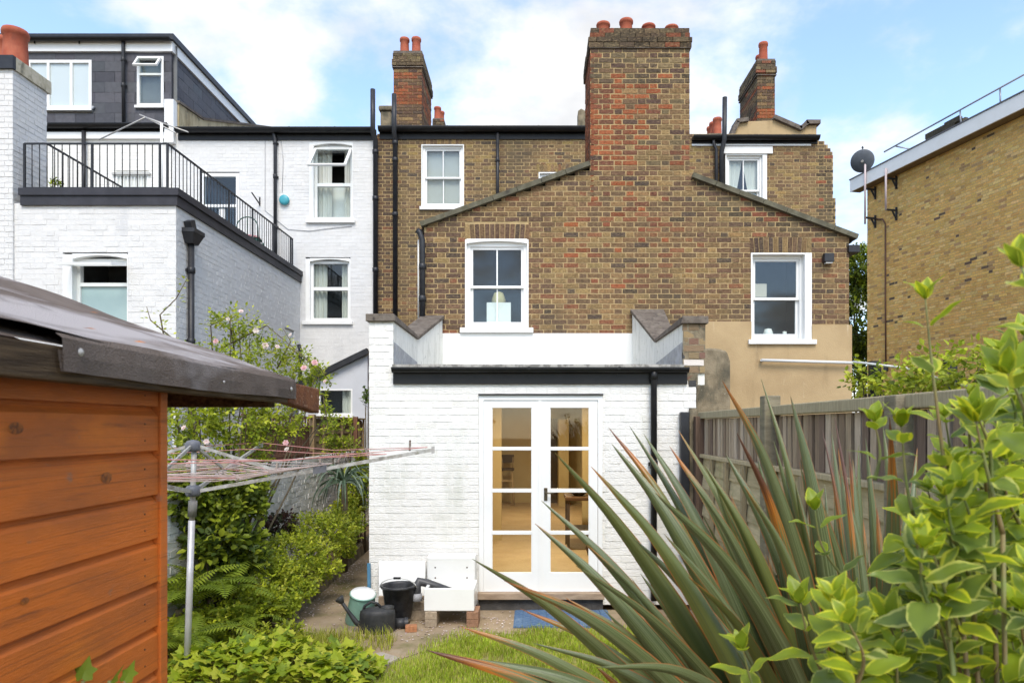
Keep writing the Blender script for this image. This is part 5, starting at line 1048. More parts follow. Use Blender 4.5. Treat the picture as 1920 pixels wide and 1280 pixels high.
def make_shed():
    XW, Y1 = -.97, 1.80; pitch = .1125; zt = 2.0
    for k in range(-1, 18):
        zb = zt-(k+1)*pitch; m = MB()
        prof = [(XW, zb+.002), (XW-.001, zb+pitch*.80), (XW-.006, zb+pitch*.85), (XW-.013, zb+pitch*.91), (XW-.017, zb+pitch*.97), (XW-.018, zb+pitch+.006), (XW-.03, zb+pitch+.006), (XW-.03, zb+.006), (XW-.002, zb+.004)]
        m.prism([(x, -1.2, z) for x, z in prof], (0, Y1-.035+1.2, 0)); pl = m.build('plank', STAIN, shed)
        for yy, zz in ((1.705, .25), (1.705, .62)):
            n = MB(); n.tube([(XW-.002, yy, zb+pitch*zz), (XW+.0008, yy, zb+pitch*zz)], .0022, 8); n.build('nail', DARKW, pl)
    rk = random.Random(5)
    for k in range(12):
        zb = zt-(k+1)*pitch; kn = MB(); M_ = Matrix.Translation((XW+.0003, rk.uniform(.75, 1.6), zb+pitch*rk.uniform(.2, .65))) @ Matrix.Rotation(math.radians(90), 4, 'Y') @ Matrix.Diagonal((1, 1.7, 1, 1)); r_ = rk.uniform(.006, .013)
        kn.lathe([(0, .0006), (r_*.55, .0006), (r_*.8, .0003), (r_, 0)], M_, 14); kn.build('knot', pmat('wood_knot', (.40, .12, .02), .5, (.13, .04, .015), ns=90, bump=.3, bs=120), shed)
    m = MB(); m.box(XW-.06, XW+.006, Y1-.033, Y1, 0, 2.06); m.build('corner_board', STAIN, shed, bevel=.002)
    m = MB(); m.box(-2.9, XW-.032, -1.19, Y1-.01, 0, 2.05); m.prism([(-.99, -1.19, 2.05), (-1.95, -1.19, 2.40), (-2.9, -1.19, 2.05)], (0, Y1+1.18, 0)); m.build('shed_core', STAIN, shed)
    # roof deck covered in felt, slightly uneven
    ez, ex, rx, rz_ = 2.122, -.872, -2.0, 2.515; nx, ny = 22, 44; vs = []; fs = []
    for i in range(nx+1):
        for j in range(ny+1):
            t = i/nx; yy = -1.3+(2.5+1.3)*j/ny; x = ex+(rx-ex)*t; z = ez+(rz_-ez)*t+.005*math.sin(yy*7+t*4)+.006*math.sin(t*11+yy*2.2)
            if i == 0 and yy < 1.25: x -= .02+.012*math.sin(yy*23)+.008*math.sin(yy*51); z += .004
            vs.append((x, yy, z))
    for i in range(nx):
        for j in range(ny): a = i*(ny+1)+j; fs.append((a, a+1, a+ny+2, a+ny+1))
    m = MB(); m.add(vs, fs, smooth=True); m.add([(ex, -1.3, ez-.02), (ex-.01, 2.49, ez-.02), (rx, 2.49, rz_-.02), (rx, -1.3, rz_-.02)], [(0, 1, 2, 3)]); m.add([(ex, 2.5, ez), (rx, 2.5, rz_), (rx, 2.5, rz_-.035), (ex, 2.5, ez-.035)], [(0, 1, 2, 3)]); m.add([(rx, -1.3, rz_), (-3.1, -1.3, ez), (-3.1, 2.5, ez), (rx, 2.5, rz_)], [(0, 1, 2, 3)])
    m.build('felt_roof', FELT, shed)
    # felt folded down over the eave
    k = 40; vs = []; fs = []
    for j in range(k+1):
        yy = 1.25+(2.49-1.25)*j/k; w_ = .002*math.sin(yy*31)+.002*math.sin(yy*12)
        vs += [(ex-.004, yy, ez+.004+.003*math.sin(yy*9)), (ex+.006+w_, yy, ez-.008), (ex+.008+w_, yy, ez-.04), (ex+.006+w_*2, yy, 2.049+.003*math.sin(yy*6)), (ex+.0005+w_*2, yy, 2.049+.003*math.sin(yy*6)), (ex+.001, yy, ez-.03)]
    for j in range(k):
        for q in range(5): a = j*6+q; fs.append((a, a+1, a+7, a+6))
    m = MB(); m.add(vs, fs, smooth=False); m.build('felt_fold', FELT, shed)
    m = MB(); m.box(ex-.05, ex-.006, -1.3, 2.50, 2.035, 2.100); m.build('eave_board', ROTW, shed, bevel=.004)
    m = MB(); m.hexa([(ex-.045, 2.44, 2.035), (ex+.0, 2.44, 2.035), (ex+.0, 2.785, 2.005), (ex-.045, 2.785, 2.005), (ex-.045, 2.44, 2.112), (ex+.0, 2.44, 2.112), (ex+.0, 2.785, 2.105), (ex-.045, 2.785, 2.105)]); m.build('eave_board_end', EDGEW, shed, bevel=.006)
    m = MB(); m.box(ex-.6, ex-.06, 2.40, 2.46, 2.02, 2.09); m.bar((ex-.05, 2.43, 2.07), (-1.95, 2.43, 2.45), .05, .06); m.build('end_rafter', ROTW, shed)
    for yy, zz, r in ((1.30, 2.092, .008), (2.43, 2.085, .008), (1.9, 2.075, .004)):
        m = MB(); m.lathe([(0, .004), (r*.6, .003), (r, 0)], Matrix.Translation((ex+.0105, yy, zz)) @ Matrix.Rotation(math.radians(90), 4, 'Y'), 12); m.build('clout_nail', ALU, shed)
make_shed()
for i, (px_, py_) in enumerate(((168, 622), (263, 647), (176, 590))):
    # a dead leaf lying on the felt: solve for the roof plane
    r = Vector(((px_-CX)/F, 1, (CY-py_)/F)); s = .348; t = (2.127-1.95+(-.872)*s)/(r.z+r.x*s)
    c = r*t+Vector((0, 0, EYE)); m = MB(); q = random.uniform(0, 3)
    a, b = Vector((math.cos(q), math.sin(q), -.348*math.cos(q)))*.014, Vector((-math.sin(q), math.cos(q), .348*math.sin(q)))*.007
    m.add([c-a, c-b+Vector((0, 0, .004)), c+a+Vector((0, 0, .006)), c+b+Vector((0, 0, .005))], [(0, 1, 2, 3)]); m.v = [(v[0], v[1], v[2]+.004) for v in m.v]
    tag(m.build('fallen_leaf', pmat('dead_leaf', (.45, .16, .04), .8)), ('orange dead leaf on the shed felt nearest the eave on the left', 'orange dead leaf on the shed felt nearest the wall corner', 'orange dead leaf highest up on the shed felt')[i], 'leaf', 'dead leaves on the shed roof')
# ================================================================ rotary clothes dryer
AIRX, AIRY = PX(357, 5.2), 5.2
ad = thing('rotary_dryer', 'old rotary clothes dryer with pink lines beside the shed', 'clothes dryer', (AIRX, AIRY, 0))
OLDALU = pmat('old_aluminium', (.46, .45, .42), .55, (.30, .28, .24), ns=18, metal=.35, bump=.2, bs=60, layers=[((.20, .21, .12), 12, .60, .72, (1, 1, 1))])
LINEP = pmat('pink_line', (.52, .24, .22), .7); LINEG = pmat('grey_line', (.46, .36, .33), .7)
def dryer():
    h0, h1 = PZ(920, AIRY), PZ(836, AIRY)
    m = MB(); m.tube([(AIRX-.03, AIRY, -.01), (AIRX+.01, AIRY, PZ(975, AIRY))], .024, 14); m.build('lower_pole', pmat('pole_metal', (.58, .57, .57), .4, (.48, .47, .46), ns=6, metal=.3), ad)
    m = MB(); m.tube([(AIRX+.012, AIRY, PZ(978, AIRY)), (AIRX+.03, AIRY, h1+.02)], .020, 14); m.build('upper_pole', OLDALU, ad)
    m = MB(); m.tube([(AIRX+.012, AIRY, PZ(968, AIRY)), (AIRX+.02, AIRY, PZ(938, AIRY))], .032, 14); m.build('sleeve', pmat('grey_plastic', (.20, .19, .18), .6, (.14, .14, .11), ns=9), ad)
    hub = pmat('dark_hub', (.10, .105, .12), .5, (.15, .15, .16), ns=9)
    for z, r, nm in ((h0, .055, 'lower_hub'), (h1, .055, 'upper_hub')):
        m = MB(); m.lathe([(0, -.045), (r*.8, -.04), (r, -.02), (r, .02), (r*.75, .04), (0, .05)], Matrix.Translation((AIRX+.02, AIRY, z)), 16); m.build(nm, hub, ad)
    tip = P(812, 843, 5.4); c = Vector((AIRX+.02, AIRY, h0)); v = tip-c; L_ = v.length
    hv = Vector((v.x, v.y, 0)); hl = hv.length; hv.normalize(); pv = Vector((-hv.y, hv.x, 0)); rise = v.z
    tips = []
    for k, d_ in enumerate((hv, pv, -hv, -pv)):
        t = c+d_*hl+Vector((0, 0, rise)); tips.append(t); m = MB(); m.bar(c+d_*.04, t, .018, .027); m.build('arm', OLDALU, ad)
        e = c+(t-c)*.36; m = MB(); m.bar(Vector((AIRX+.02, AIRY, h1))+d_*.04, e+Vector((0, 0, .03)), .014, .022); m.build('stay', OLDALU, ad)
        m = MB(); m.obox(c+(t-c)*.52, (t-c).normalized()*.05, d_.cross(Vector((0, 0, 1)))*.022, (0, 0, .03)); m.build('line_clip', hub, ad)
        m = MB(); m.obox(t, (t-c).normalized()*.012, d_.cross(Vector((0, 0, 1)))*.018, (0, 0, .028)); m.build('end_cap', ALU, ad)
    for q, f in enumerate((.27, .295, .32, .345, .37, .395, .42, .445, .47, .495, .52, .545, .57, .80, .975)):
        m = MB(); pts = []
        for k in range(5):
            a = c+(tips[k % 4]-c)*f+Vector((0, 0, .028)); 
            if k: 
                b = pts[-1]; pts.append((a+b)/2-Vector((0, 0, .01+.05*random.random()**2)))
            pts.append(a)
        m.tube(pts, .0032, 5, cap=False); m.build('clothes_line', LINEP if q in (3, 8, 13, 14) else LINEG, ad)
    return c, tips
AC, AT = dryer()
PEG = pmat('weathered_peg', (.30, .25, .21), .8, (.12, .09, .075), ns=30)
for i, (f, nm) in enumerate(((.34, 'dark clothes peg nearest the dryer pole'), (.52, 'leaning clothes peg at the middle of the dryer arm'), (.60, 'pale clothes peg right of the middle clip'), (.72, 'upright dark clothes peg near the outer dryer arm'), (.90, 'clothes peg close to the dryer arm tip'))):
    p = AC+(AT[0]-AC)*f; t = thing('clothes_peg', nm, 'clothes peg', p, 'pegs on the dryer arm'); lean = random.uniform(-.35, .45)
    for s_ in (-1, 1):
        m = MB(); a = Vector((math.sin(lean), 0, math.cos(lean))); m.obox(p+Vector((0, s_*.006, .045))+a*.02, Vector((a.z, 0, -a.x))*.007, (0, .004, 0), a*.042); m.build('jaw', PEG, t)
    m = MB(); m.tube([p+Vector((-.008, 0, .05)), p+Vector((.008, 0, .05))], .008, 8); m.build('spring', ALU, t)
# ================================================================ things by the kitchen wall
CER = pmat('white_ceramic', (.78, .78, .75), .22, (.72, .71, .67), ns=3, lo=.5, hi=.8, spec=.5)
def sink(name, label, M, w_, dd, h, parent_pts=None, holes=False):
    t = thing(name, label, 'sink', M.translation); th = .035
    def bx(x0, x1, y0, y1, z0, z1, nm, mat=CER, bev=.008):
        m = MB(); m.box(x0, x1, y0, y1, z0, z1); m.v = [tuple(M @ Vector(v)) for v in m.v]; return m.build(nm, mat, t, bevel=bev)
    bx(-w_/2, w_/2, 0, th, 0, h, 'front'); bx(-w_/2, w_/2, dd-th, dd, 0, h, 'back'); bx(-w_/2, -w_/2+th, th-.004, dd-th+.004, 0, h-.001, 'side'); bx(w_/2-th, w_/2, th-.004, dd-th+.004, 0, h-.001, 'side'); bx(-w_/2+.01, w_/2-.01, .01, dd-.01, .001, th, 'base')
    if holes:
        for a in (-1, 1):
            for b in (.3, .6):
                m = MB(); m.lathe([(0, .002), (.007, .002), (.008, 0)], M @ Matrix.Translation((a*w_*.33, dd*b, -.001)) @ Matrix.Rotation(math.pi, 4, 'X'), 10); m.build('hole', DARKW, t)
    return t
zs = PZ(1145, 6.66)
sink('butler_sink', 'white ceramic butler sink resting on two brick stacks', Matrix.Translation((PX(842, 6.66), 6.66, zs)), .49, .40, .22)
# upturned sink leaning on the wall behind: underside faces the garden
sink('tipped_sink', 'white sink stood on edge against the wall behind the butler sink', Matrix.Translation((PX(845, 7.05), 7.08, .60)) @ Matrix.Rotation(math.radians(-86), 4, 'X'), .50, .36, .17, holes=True)
sb = thing('leaning_panel', 'flat white panel leaning on the white wall behind the black bucket', 'panel', (PX(750, 7.15), 7.15, .1))
m = MB(); m.hexa([(PX(710, 7.12), 7.12, .19), (PX(797, 7.12), 7.12, .19), (PX(797, 7.12), 7.15, .19), (PX(710, 7.12), 7.15, .19), (PX(710, 7.22), 7.22, .53), (PX(798, 7.22), 7.22, .53), (PX(798, 7.22), 7.25, .53), (PX(710, 7.22), 7.25, .53)]); m.build('sheet', CER, sb, bevel=.006)
m = MB(); m.box(PX(710, 7.1), PX(797, 7.1), 7.09, 7.14, .0, .188); m.build('foot_rail', SILLW, sb)
BLK = [(.30, .24, .17), (.27, .15, .09), (.34, .27, .19), (.38, .17, .08)]
LOOSE = pmat('loose_brick', attr=True, ns=30, var=.3, rough=.9, bump=.7, bs=70)
def loose_brick(x, y, z, rot, label, c, l=.215, h=.065, w_=.10, group='bricks under the sink'):
    m = MB(); a = Vector((math.cos(rot), math.sin(rot), 0))*l/2; b = Vector((-math.sin(rot), math.cos(rot), 0))*w_/2; m.obox((x, y, z+h/2), a, b, (0, 0, h/2), c); tag(m.build('loose_brick', LOOSE, bevel=.005), label, 'brick', group)
hb_ = zs/2-.002
for px_, nm, k in ((810, 'left', 0), (887, 'right', 1)):
    for lv in (0, 1):
        loose_brick(PX(px_, 6.72), 6.76, lv*(hb_+.001), math.radians(90), 'grey brown brick %s of the %s stack under the butler sink' % (('at the bottom', 'on top')[lv], nm), BLK[(k+lv*2) % 4] if not (k and lv) else BLK[1], .24, hb_, .115)
loose_brick(PX(772, 6.55), 6.52, .0, .15, 'single small orange brick lying on the ground by the watering can', BLK[3], .11, .06, .08)
loose_brick(PX(775, 6.85), 6.95, .0, .05, 'brown block on the ground under the black bucket side', BLK[0], .24, .10, .12)
loose_brick(PX(776, 6.85), 6.96, .101, .0, 'tan block stacked upon the brown block beside the bucket', BLK[2], .20, .08, .11)
# bucket
BKT = pmat('black_bucket', (.022, .022, .024), .45, (.05, .05, .052), ns=14, bump=.2, bs=40)
bx_, by_ = PX(748, 6.8), 6.8
bk = thing('bucket', 'black plastic bucket with pale handle in front of the white wall', 'bucket', (bx_, by_, .055))
Mb = Matrix.Translation((bx_, by_, .055))
m = MB(); m.lathe([(0, 0), (.115, 0), (.122, .01), (.165, .30), (.178, .302), (.18, .325), (.166, .327), (.160, .30), (.115, .02), (0, .015)], Mb, 28); m.build('shell', BKT, bk)
m = MB(); m.tube([Mb @ Vector((.18*math.cos(math.pi*i/12), -.04-.05*math.sin(math.pi*i/12), .31+.10*math.sin(math.pi*i/12))) for i in range(13)], .006, 8); m.build('handle', pmat('pale_handle', (.55, .55, .53), .4), bk)
m = MB(); m.tube([Mb @ Vector((.035*k, -.09, .41)) for k in (-1, 0, 1)], .012, 8); m.build('grip', BLACK, bk)
m = MB(); m.lathe([(0, -.055), (.11, -.055), (.115, -.002), (0, -.001)], Mb, 20); tag(m.build('plinth_block', MOSSY), 'round mossy block under the black bucket', 'block')
# watering cans
def watering_can(name, label, x, y, rz, s, mat, tilt=0, spout=True, inner=None):
    M = Matrix.Translation((x, y, 0)) @ Matrix.Rotation(rz, 4, 'Z') @ Matrix.Rotation(tilt, 4, 'X') @ Matrix.Scale(s, 4)
    t = thing(name, label, 'watering can', (x, y, 0)); E = Matrix.Diagonal((1.25, .8, 1, 1))
    m = MB(); m.lathe([(0, .0), (.122, .0), (.13, .015), (.136, .05), (.134, .175), (.128, .205), (.108, .222), (.055, .232), (0, .234)], M @ E, 24); m.build('body', mat, t)
    if spout:
        m = MB(); m.tube([M @ Vector(p) for p in ((-.14, 0, .06), (-.20, 0, .10), (-.27, 0, .20), (-.335, 0, .30))], [.032*s, .026*s, .018*s, .016*s], 10); m.build('spout', mat, t)
        m = MB(); m.tube([M @ Vector((-.325, 0, .285)), M @ Vector((-.352, 0, .325)), M @ Vector((-.362, 0, .337))], [.018*s, .042*s, .040*s], 14); m.build('rose', mat, t)
    m = MB(); m.tube([M @ Vector(p) for p in ((-.145, 0, .17), (-.12, 0, .25), (-.06, 0, .29), (.0, 0, .27), (.04, 0, .225))], .013*s, 8); m.build('handle', mat, t)
    m = MB(); m.lathe([(.055, .23), (.062, .262), (.052, .266), (.045, .24)], M @ Matrix.Translation((.09, 0, -.02)) @ Matrix.Diagonal((1.1, .8, 1, 1)), 18); m.build('filler_collar', mat, t)
    return t
watering_can('watering_can', 'black watering can with long spout pointing left', PX(708, 6.5), 6.5, .12, 1.0, pmat('black_can', (.022, .023, .024), .5, (.045, .045, .043), ns=10, bump=.2, bs=60))
TEAL = pmat('green_enamel', (.20, .38, .30), .4, (.27, .45, .37), ns=5, layers=[((.20, .16, .10), 7, .66, .75, (1, 1, 1))])
gx, gy = PX(681, 6.85), 6.85
gb = thing('green_pail', 'pale green pail with white cover tipped against the white corner', 'pail', (gx, gy, 0))
Mg = Matrix.Translation((gx-.03, gy-.02, .0)) @ Matrix.Rotation(math.radians(10), 4, 'Y') @ Matrix.Rotation(math.radians(14), 4, 'X')
m = MB(); m.lathe([(0, .0), (.135, .0), (.145, .02), (.12, .30), (.122, .31)], Mg, 26); m.build('body', TEAL, gb)
m = MB(); m.lathe([(.124, .312), (.118, .33), (.05, .335), (0, .335)], Mg, 26); m.build('white_cover', CER, gb)
m = MB(); m.lathe([(.12, .300), (.130, .303), (.130, .316), (.12, .318)], Mg, 26); m.build('rim', TEAL, gb)
# pipes
pp = thing('drain_elbow', 'dark plastic drain pipe lying across the butler sink', 'pipe', P(790, 1095, 6.9))
m = MB(); m.tube([P(781, 1122, 6.82), P(781, 1100, 6.84), P(786, 1090, 6.86), P(800, 1092, 6.88), P(846, 1106, 6.78)], [.045, .045, .048, .042, .026], 14); m.build('bend', pmat('grey_black_pipe', (.045, .045, .048), .4, (.07, .07, .072), ns=8), pp)
m = MB(); m.tube([P(781, 1126, 6.82), P(781, 1112, 6.83)], .056, 16); m.build('socket', pmat('grey_socket', (.30, .30, .31), .5), pp)
p2 = thing('pipe_offcut', 'short black pipe offcut on the ground beside the watering can', 'pipe', (PX(752, 6.6), 6.6, .0))
m = MB(); c = Vector((PX(752, 6.6), 6.62, .052)); m.tube([c+Vector((-.07, -.02, 0)), c+Vector((.05, .0, 0))], .05, 16); m.build('tube', BKT, p2)
m = MB(); m.tube([c+Vector((.03, -.003, 0)), c+Vector((.065, .003, 0))], .056, 16, cap=False); m.build('collar', BKT, p2)
mat_ = thing('door_mat', 'flat blue woven mat on the ground before the French doors', 'mat', (.3, 6.98, 0))
BLUE = pmat('blue_woven', (.05, .11, .21), .85, (.12, .19, .29), ns=26, st=(1, 3, 1), bump=.8, bs=90, layers=[((.30, .32, .34), 50, .62, .68, (1, 1, 1))])
m = MB(); x0, x1, y0, y1 = PX(966, 6.98), PX(1142, 6.98), 6.63, 7.22; nx = 12
for i in range(nx):
    a, b = x0+(x1-x0)*i/nx, x0+(x1-x0)*(i+1)/nx
    m2 = MB(); m2.box(a+.002, b-.002, y0+random.uniform(-.006, .006), y1, .006, .016+random.uniform(0, .004)); m2.build('woven_strip', BLUE, mat_)
m = MB(); m.box(x0-.01, x1+.01, y0-.01, y1+.01, .004, .009); m.build('backing', BLUE, mat_)
bs_ = MB(); bs_.bar(Vector((PX(692, 7.2), 7.22, .0)), Vector((PX(692, 7.28), 7.27, PZ(1055, 7.27))), .035, .02, up=(0, 1, 0)); tag(bs_.build('blue_stick', pmat('faded_blue_paint', (.06, .17, .27), .7, (.10, .22, .32), ns=9), bevel=.003), 'blue painted stick leaning on the corner of the white wall', 'stick')
# ================================================================ plants
LEAFM = pmat('leaf', attr=True, ns=6, var=.22, rough=.5, spec=.35, trans=.42)
STEMM = pmat('woody_stem', (.10, .075, .045), .85, (.15, .12, .07), ns=12, bump=.4, bs=60)
GSTEM = pmat('green_stem', (.16, .20, .06), .6, (.22, .16, .07), ns=9)
def nrm(a): return a/np.maximum(np.linalg.norm(a, axis=-1, keepdims=True), 1e-9)
def leaf_mesh(name, pos, dirv, up, ln, wd, col, mat=LEAFM, fold=.18, droop=.15):
    n = len(pos); t = nrm(dirv); s = nrm(np.cross(t, up)); u = np.cross(s, t); ln = ln[:, None]; wd = wd[:, None]
    def pt(a, b, c): return pos+t*ln*a+s*wd*b+u*ln*c
    V = np.stack([pt(0, 0, 0), pt(.30, .46, fold*.5-.01), pt(.66, .40, fold*.4-droop*.4), pt(1, 0, -droop), pt(.66, -.40, fold*.4-droop*.4), pt(.30, -.46, fold*.5-.01)], 1).reshape(-1, 3)
    b = np.arange(n)[:, None]*6; T = np.concatenate([b+np.array([0, 1, 2, 3]), b+np.array([0, 3, 4, 5])]); C = np.repeat(col, 6, 0)
    return fast_mesh(name, V, T, C, mat)
def rand_dirs(n): return nrm(RNG.normal(0, 1, (n, 3)))
def twig_leaves(clumps, per_twig, tl, ln, wd, pal, upb=.5, out_b=.8, shell=.55):
    """clumps: (centre, (rx,ry,rz), twigs). Leaves sit in two rows along short twigs pointing outwards."""
    P_, D_, U_, C_ = [], [], [], []; pal = np.array(pal)
    for c, r, nt in clumps:
        c = np.array(c); r = np.array(r); d = rand_dirs(nt); rad = shell+(1-shell)*RNG.uniform(0, 1, (nt, 1))**.7
        st_ = c+d*r*rad; td = nrm(d*out_b+rand_dirs(nt)*.6+np.array([0, 0, upb])); tint = pal[RNG.integers(0, len(pal), nt)]*RNG.uniform(.75, 1.25, (nt, 1))
        L_ = tl*RNG.uniform(.6, 1.3, (nt, 1)); sd = nrm(np.cross(td, rand_dirs(nt)))
        for k in range(per_twig):
            f = (k+.6)/per_twig; sg = 1 if k % 2 else -1
            P_.append(st_+td*L_*(f-.5)+RNG.normal(0, .004, (nt, 3))); ang = .55 if k < per_twig-1 else .05
            D_.append(nrm(td*(1-ang*.6)+sd*sg*ang*1.6+RNG.normal(0, .22, (nt, 3)))); U_.append(nrm(np.array([0, -.25, .9])+rand_dirs(nt)*.55)); C_.append(tint*RNG.uniform(.85, 1.15, (nt, 1)))
    P_, D_, U_, C_ = map(np.concatenate, (P_, D_, U_, C_)); n = len(P_)
    return P_, D_, U_, ln*RNG.uniform(.65, 1.25, n), wd*RNG.uniform(.7, 1.2, n), C_
def pclump(px, py, d, rx, ry, rd, n):         # ellipsoid given in photo pixels at a distance
    s = d/F; return (tuple(P(px, py, d)), (rx*s, rd, ry*s), n)
def shrub(name, label, cat, base, clumps, pal, ln, wd, per=7, tl=.12, mat=LEAFM, stems=True, group=None, upb=.5, shell=.5, stem_r=.012, kindname='foliage'):
    t = thing(name, label, cat, base, group); a = twig_leaves(clumps, per, tl, ln, wd, pal, upb, shell=shell)
    o = bpy.data.objects.new(kindname, leaf_mesh(kindname, *a, mat=mat)); link(o, t); o['kind'] = 'stuff'
    if stems:
        m = MB()
        for c, r, n in clumps:
            c = Vector(c)
            for k in range(2):
                e = c+Vector((random.uniform(-.5, .5)*r[0], random.uniform(-.4, .4)*r[1], random.uniform(0, .8)*r[2])); b = Vector(base)+Vector((random.uniform(-.1, .1), random.uniform(-.1, .1), 0)); mid = (b+e)/2+Vector((random.uniform(-.12, .12), random.uniform(-.1, .1), .08*(e-b).length))
                m.tube([b, b+(mid-b)*.5+Vector((0, 0, .02)), mid, mid+(e-mid)*.5, e], [stem_r, stem_r*.85, stem_r*.65, stem_r*.5, stem_r*.25], 6)
        m.build('stem', STEMM, t)
    return t
G_BRIGHT = [(.36, .42, .022), (.43, .47, .03), (.30, .37, .022), (.48, .50, .05)]
G_MID = [(.22, .28, .022), (.28, .34, .028), (.17, .23, .02), (.33, .38, .03)]
G_DARK = [(.065, .10, .018), (.095, .14, .024), (.05, .08, .016), (.13, .17, .03)]
G_YEL = [(.30, .34, .04), (.24, .31, .035), (.36, .38, .07)]
# ---- climbing rose over the garden wall
rose = shrub('climbing_rose', 'big climbing rose with pale pink flowers behind the shed roof', 'rose', (-3.05, 6.7, 0),
    [pclump(360, 770, 6.6, 60, 60, .45, 230), pclump(440, 770, 7.0, 75, 70, .5, 330), pclump(520, 790, 7.4, 55, 42, .35, 150), pclump(400, 690, 6.9, 60, 45, .4, 150), pclump(480, 665, 7.2, 60, 38, .4, 120), pclump(560, 690, 7.5, 40, 32, .35, 80), pclump(595, 715, 7.6, 25, 30, .25, 45), pclump(440, 605, 7.0, 40, 25, .3, 60), pclump(345, 860, 6.4, 40, 60, .4, 130), pclump(455, 850, 7.0, 50, 32, .3, 110), pclump(612, 790, 8.2, 12, 40, .2, 26)],
    G_MID+G_BRIGHT, .042, .028, per=7, tl=.16, stem_r=.014)
def canes(parent, lst, mat=STEMM, lp=None, pal=G_BRIGHT, ln=.045, wd=.03):
    m = MB(); PP, DD, UU, CC = [], [], [], []
    for pts in lst:
        w_ = [P(*q) for q in pts]; m.tube(w_, [.009-.006*i/(len(w_)-1) for i in range(len(w_))], 6)
        for i in range(len(w_)-1):
            seg = w_[i+1]-w_[i]; n = max(2, int(seg.length/.045))
            for k in range(n):
                p = w_[i]+seg*(k+random.random())/n
                for q in range(2):
                    d = Vector((random.uniform(-1, 1), random.uniform(-1, 1), random.uniform(-.1, .8))); sp = random.uniform(0, .07); PP.append(p+d.normalized()*sp); DD.append(d); UU.append((random.uniform(-.4, .4), -.4, 1)); CC.append(random.choice(pal))
    m.build('cane', mat, parent); n = len(PP); col = np.array(CC)*RNG.uniform(.8, 1.25, (n, 1))
    o = bpy.data.objects.new('cane_leaves', leaf_mesh('cane_leaves', np.array(PP), np.array(DD), nrm(np.array(UU)), ln*RNG.uniform(.7, 1.2, n), wd*RNG.uniform(.7, 1.2, n), col)); link(o, parent); o['kind'] = 'stuff'
canes(rose, [[(330, 760, 6.7), (300, 590, 6.6), (330, 560, 6.6), (352, 520, 6.6)], [(330, 640, 6.7), (282, 600, 6.6), (275, 575, 6.6)], [(400, 680, 6.9), (395, 610, 6.9), (435, 590, 6.9)], [(420, 650, 7.0), (500, 610, 7.1), (560, 660, 7.2), (600, 700, 7.3)], [(440, 660, 7.1), (430, 600, 7.0), (450, 585, 7.0)], [(520, 690, 7.3), (545, 640, 7.3), (530, 615, 7.3)], [(340, 840, 6.4), (325, 740, 6.4), (350, 730, 6.4)], [(540, 650, 7.3), (600, 690, 7.4), (622, 720, 7.5)], [(560, 740, 7.4), (605, 740, 7.5), (615, 800, 7.6), (600, 830, 7.6)]])
FLW = pmat('pink_petal', attr=True, ns=8, var=.1, rough=.7, trans=.3)
def flower_mesh(c):
    m = MB()
    for ring, (k, r, h) in enumerate(((6, .030, .006), (5, .020, .014), (3, .010, .018))):
        for i in range(k):
            a = 2*math.pi*i/k+ring*.5; d = Vector((math.cos(a), math.sin(a), 0)); s = Vector((-d.y, d.x, 0)); m.add([(0, 0, 0), d*r*.6+s*r*.5+Vector((0, 0, h)), d*r+Vector((0, 0, h*1.2)), d*r*.6-s*r*.5+Vector((0, 0, h))], [(0, 1, 2, 3)], c)
    return m.mesh('flower', FLW)
fm = [flower_mesh(c) for c in ((.80, .66, .62), (.82, .74, .70), (.74, .48, .48))]
def flowers(parent, spots, sc=1.0):
    for (px_, py_, d) in spots:
        o = bpy.data.objects.new('flower', random.choice(fm)); o.location = P(px_, py_, d); o.rotation_euler = (math.radians(random.uniform(35, 100)), 0, random.uniform(-.7, .7)); o.scale = [sc*random.uniform(.8, 1.25)]*3; link(o, parent)
flowers(rose, [(345, 802, 6.2), (330, 745, 6.2), (387, 828, 6.3), (438, 742, 6.5), (470, 758, 6.5), (428, 598, 6.8), (452, 584, 6.8), (545, 628, 7.0), (570, 690, 7.1), (520, 650, 7.0), (538, 842, 7.0), (536, 830, 7.0), (405, 640, 6.7), (480, 620, 7.0), (497, 648, 7.0), (610, 715, 7.3), (590, 680, 7.2), (375, 720, 6.3), (420, 690, 6.6), (355, 870, 6.2)], 1.05)
# ---- dark ivy on the near end of the wall
shrub('wall_ivy', 'dense dark ivy hanging on the near end of the white garden wall', 'ivy', (-3.1, 6.6, 0), [pclump(410, 930, 6.6, 62, 55, .25, 300), pclump(465, 925, 6.9, 38, 45, .2, 170), pclump(350, 920, 6.4, 40, 60, .3, 160)], G_DARK[1:2]+G_DARK[3:]+G_MID, .060, .050, per=6, tl=.16)
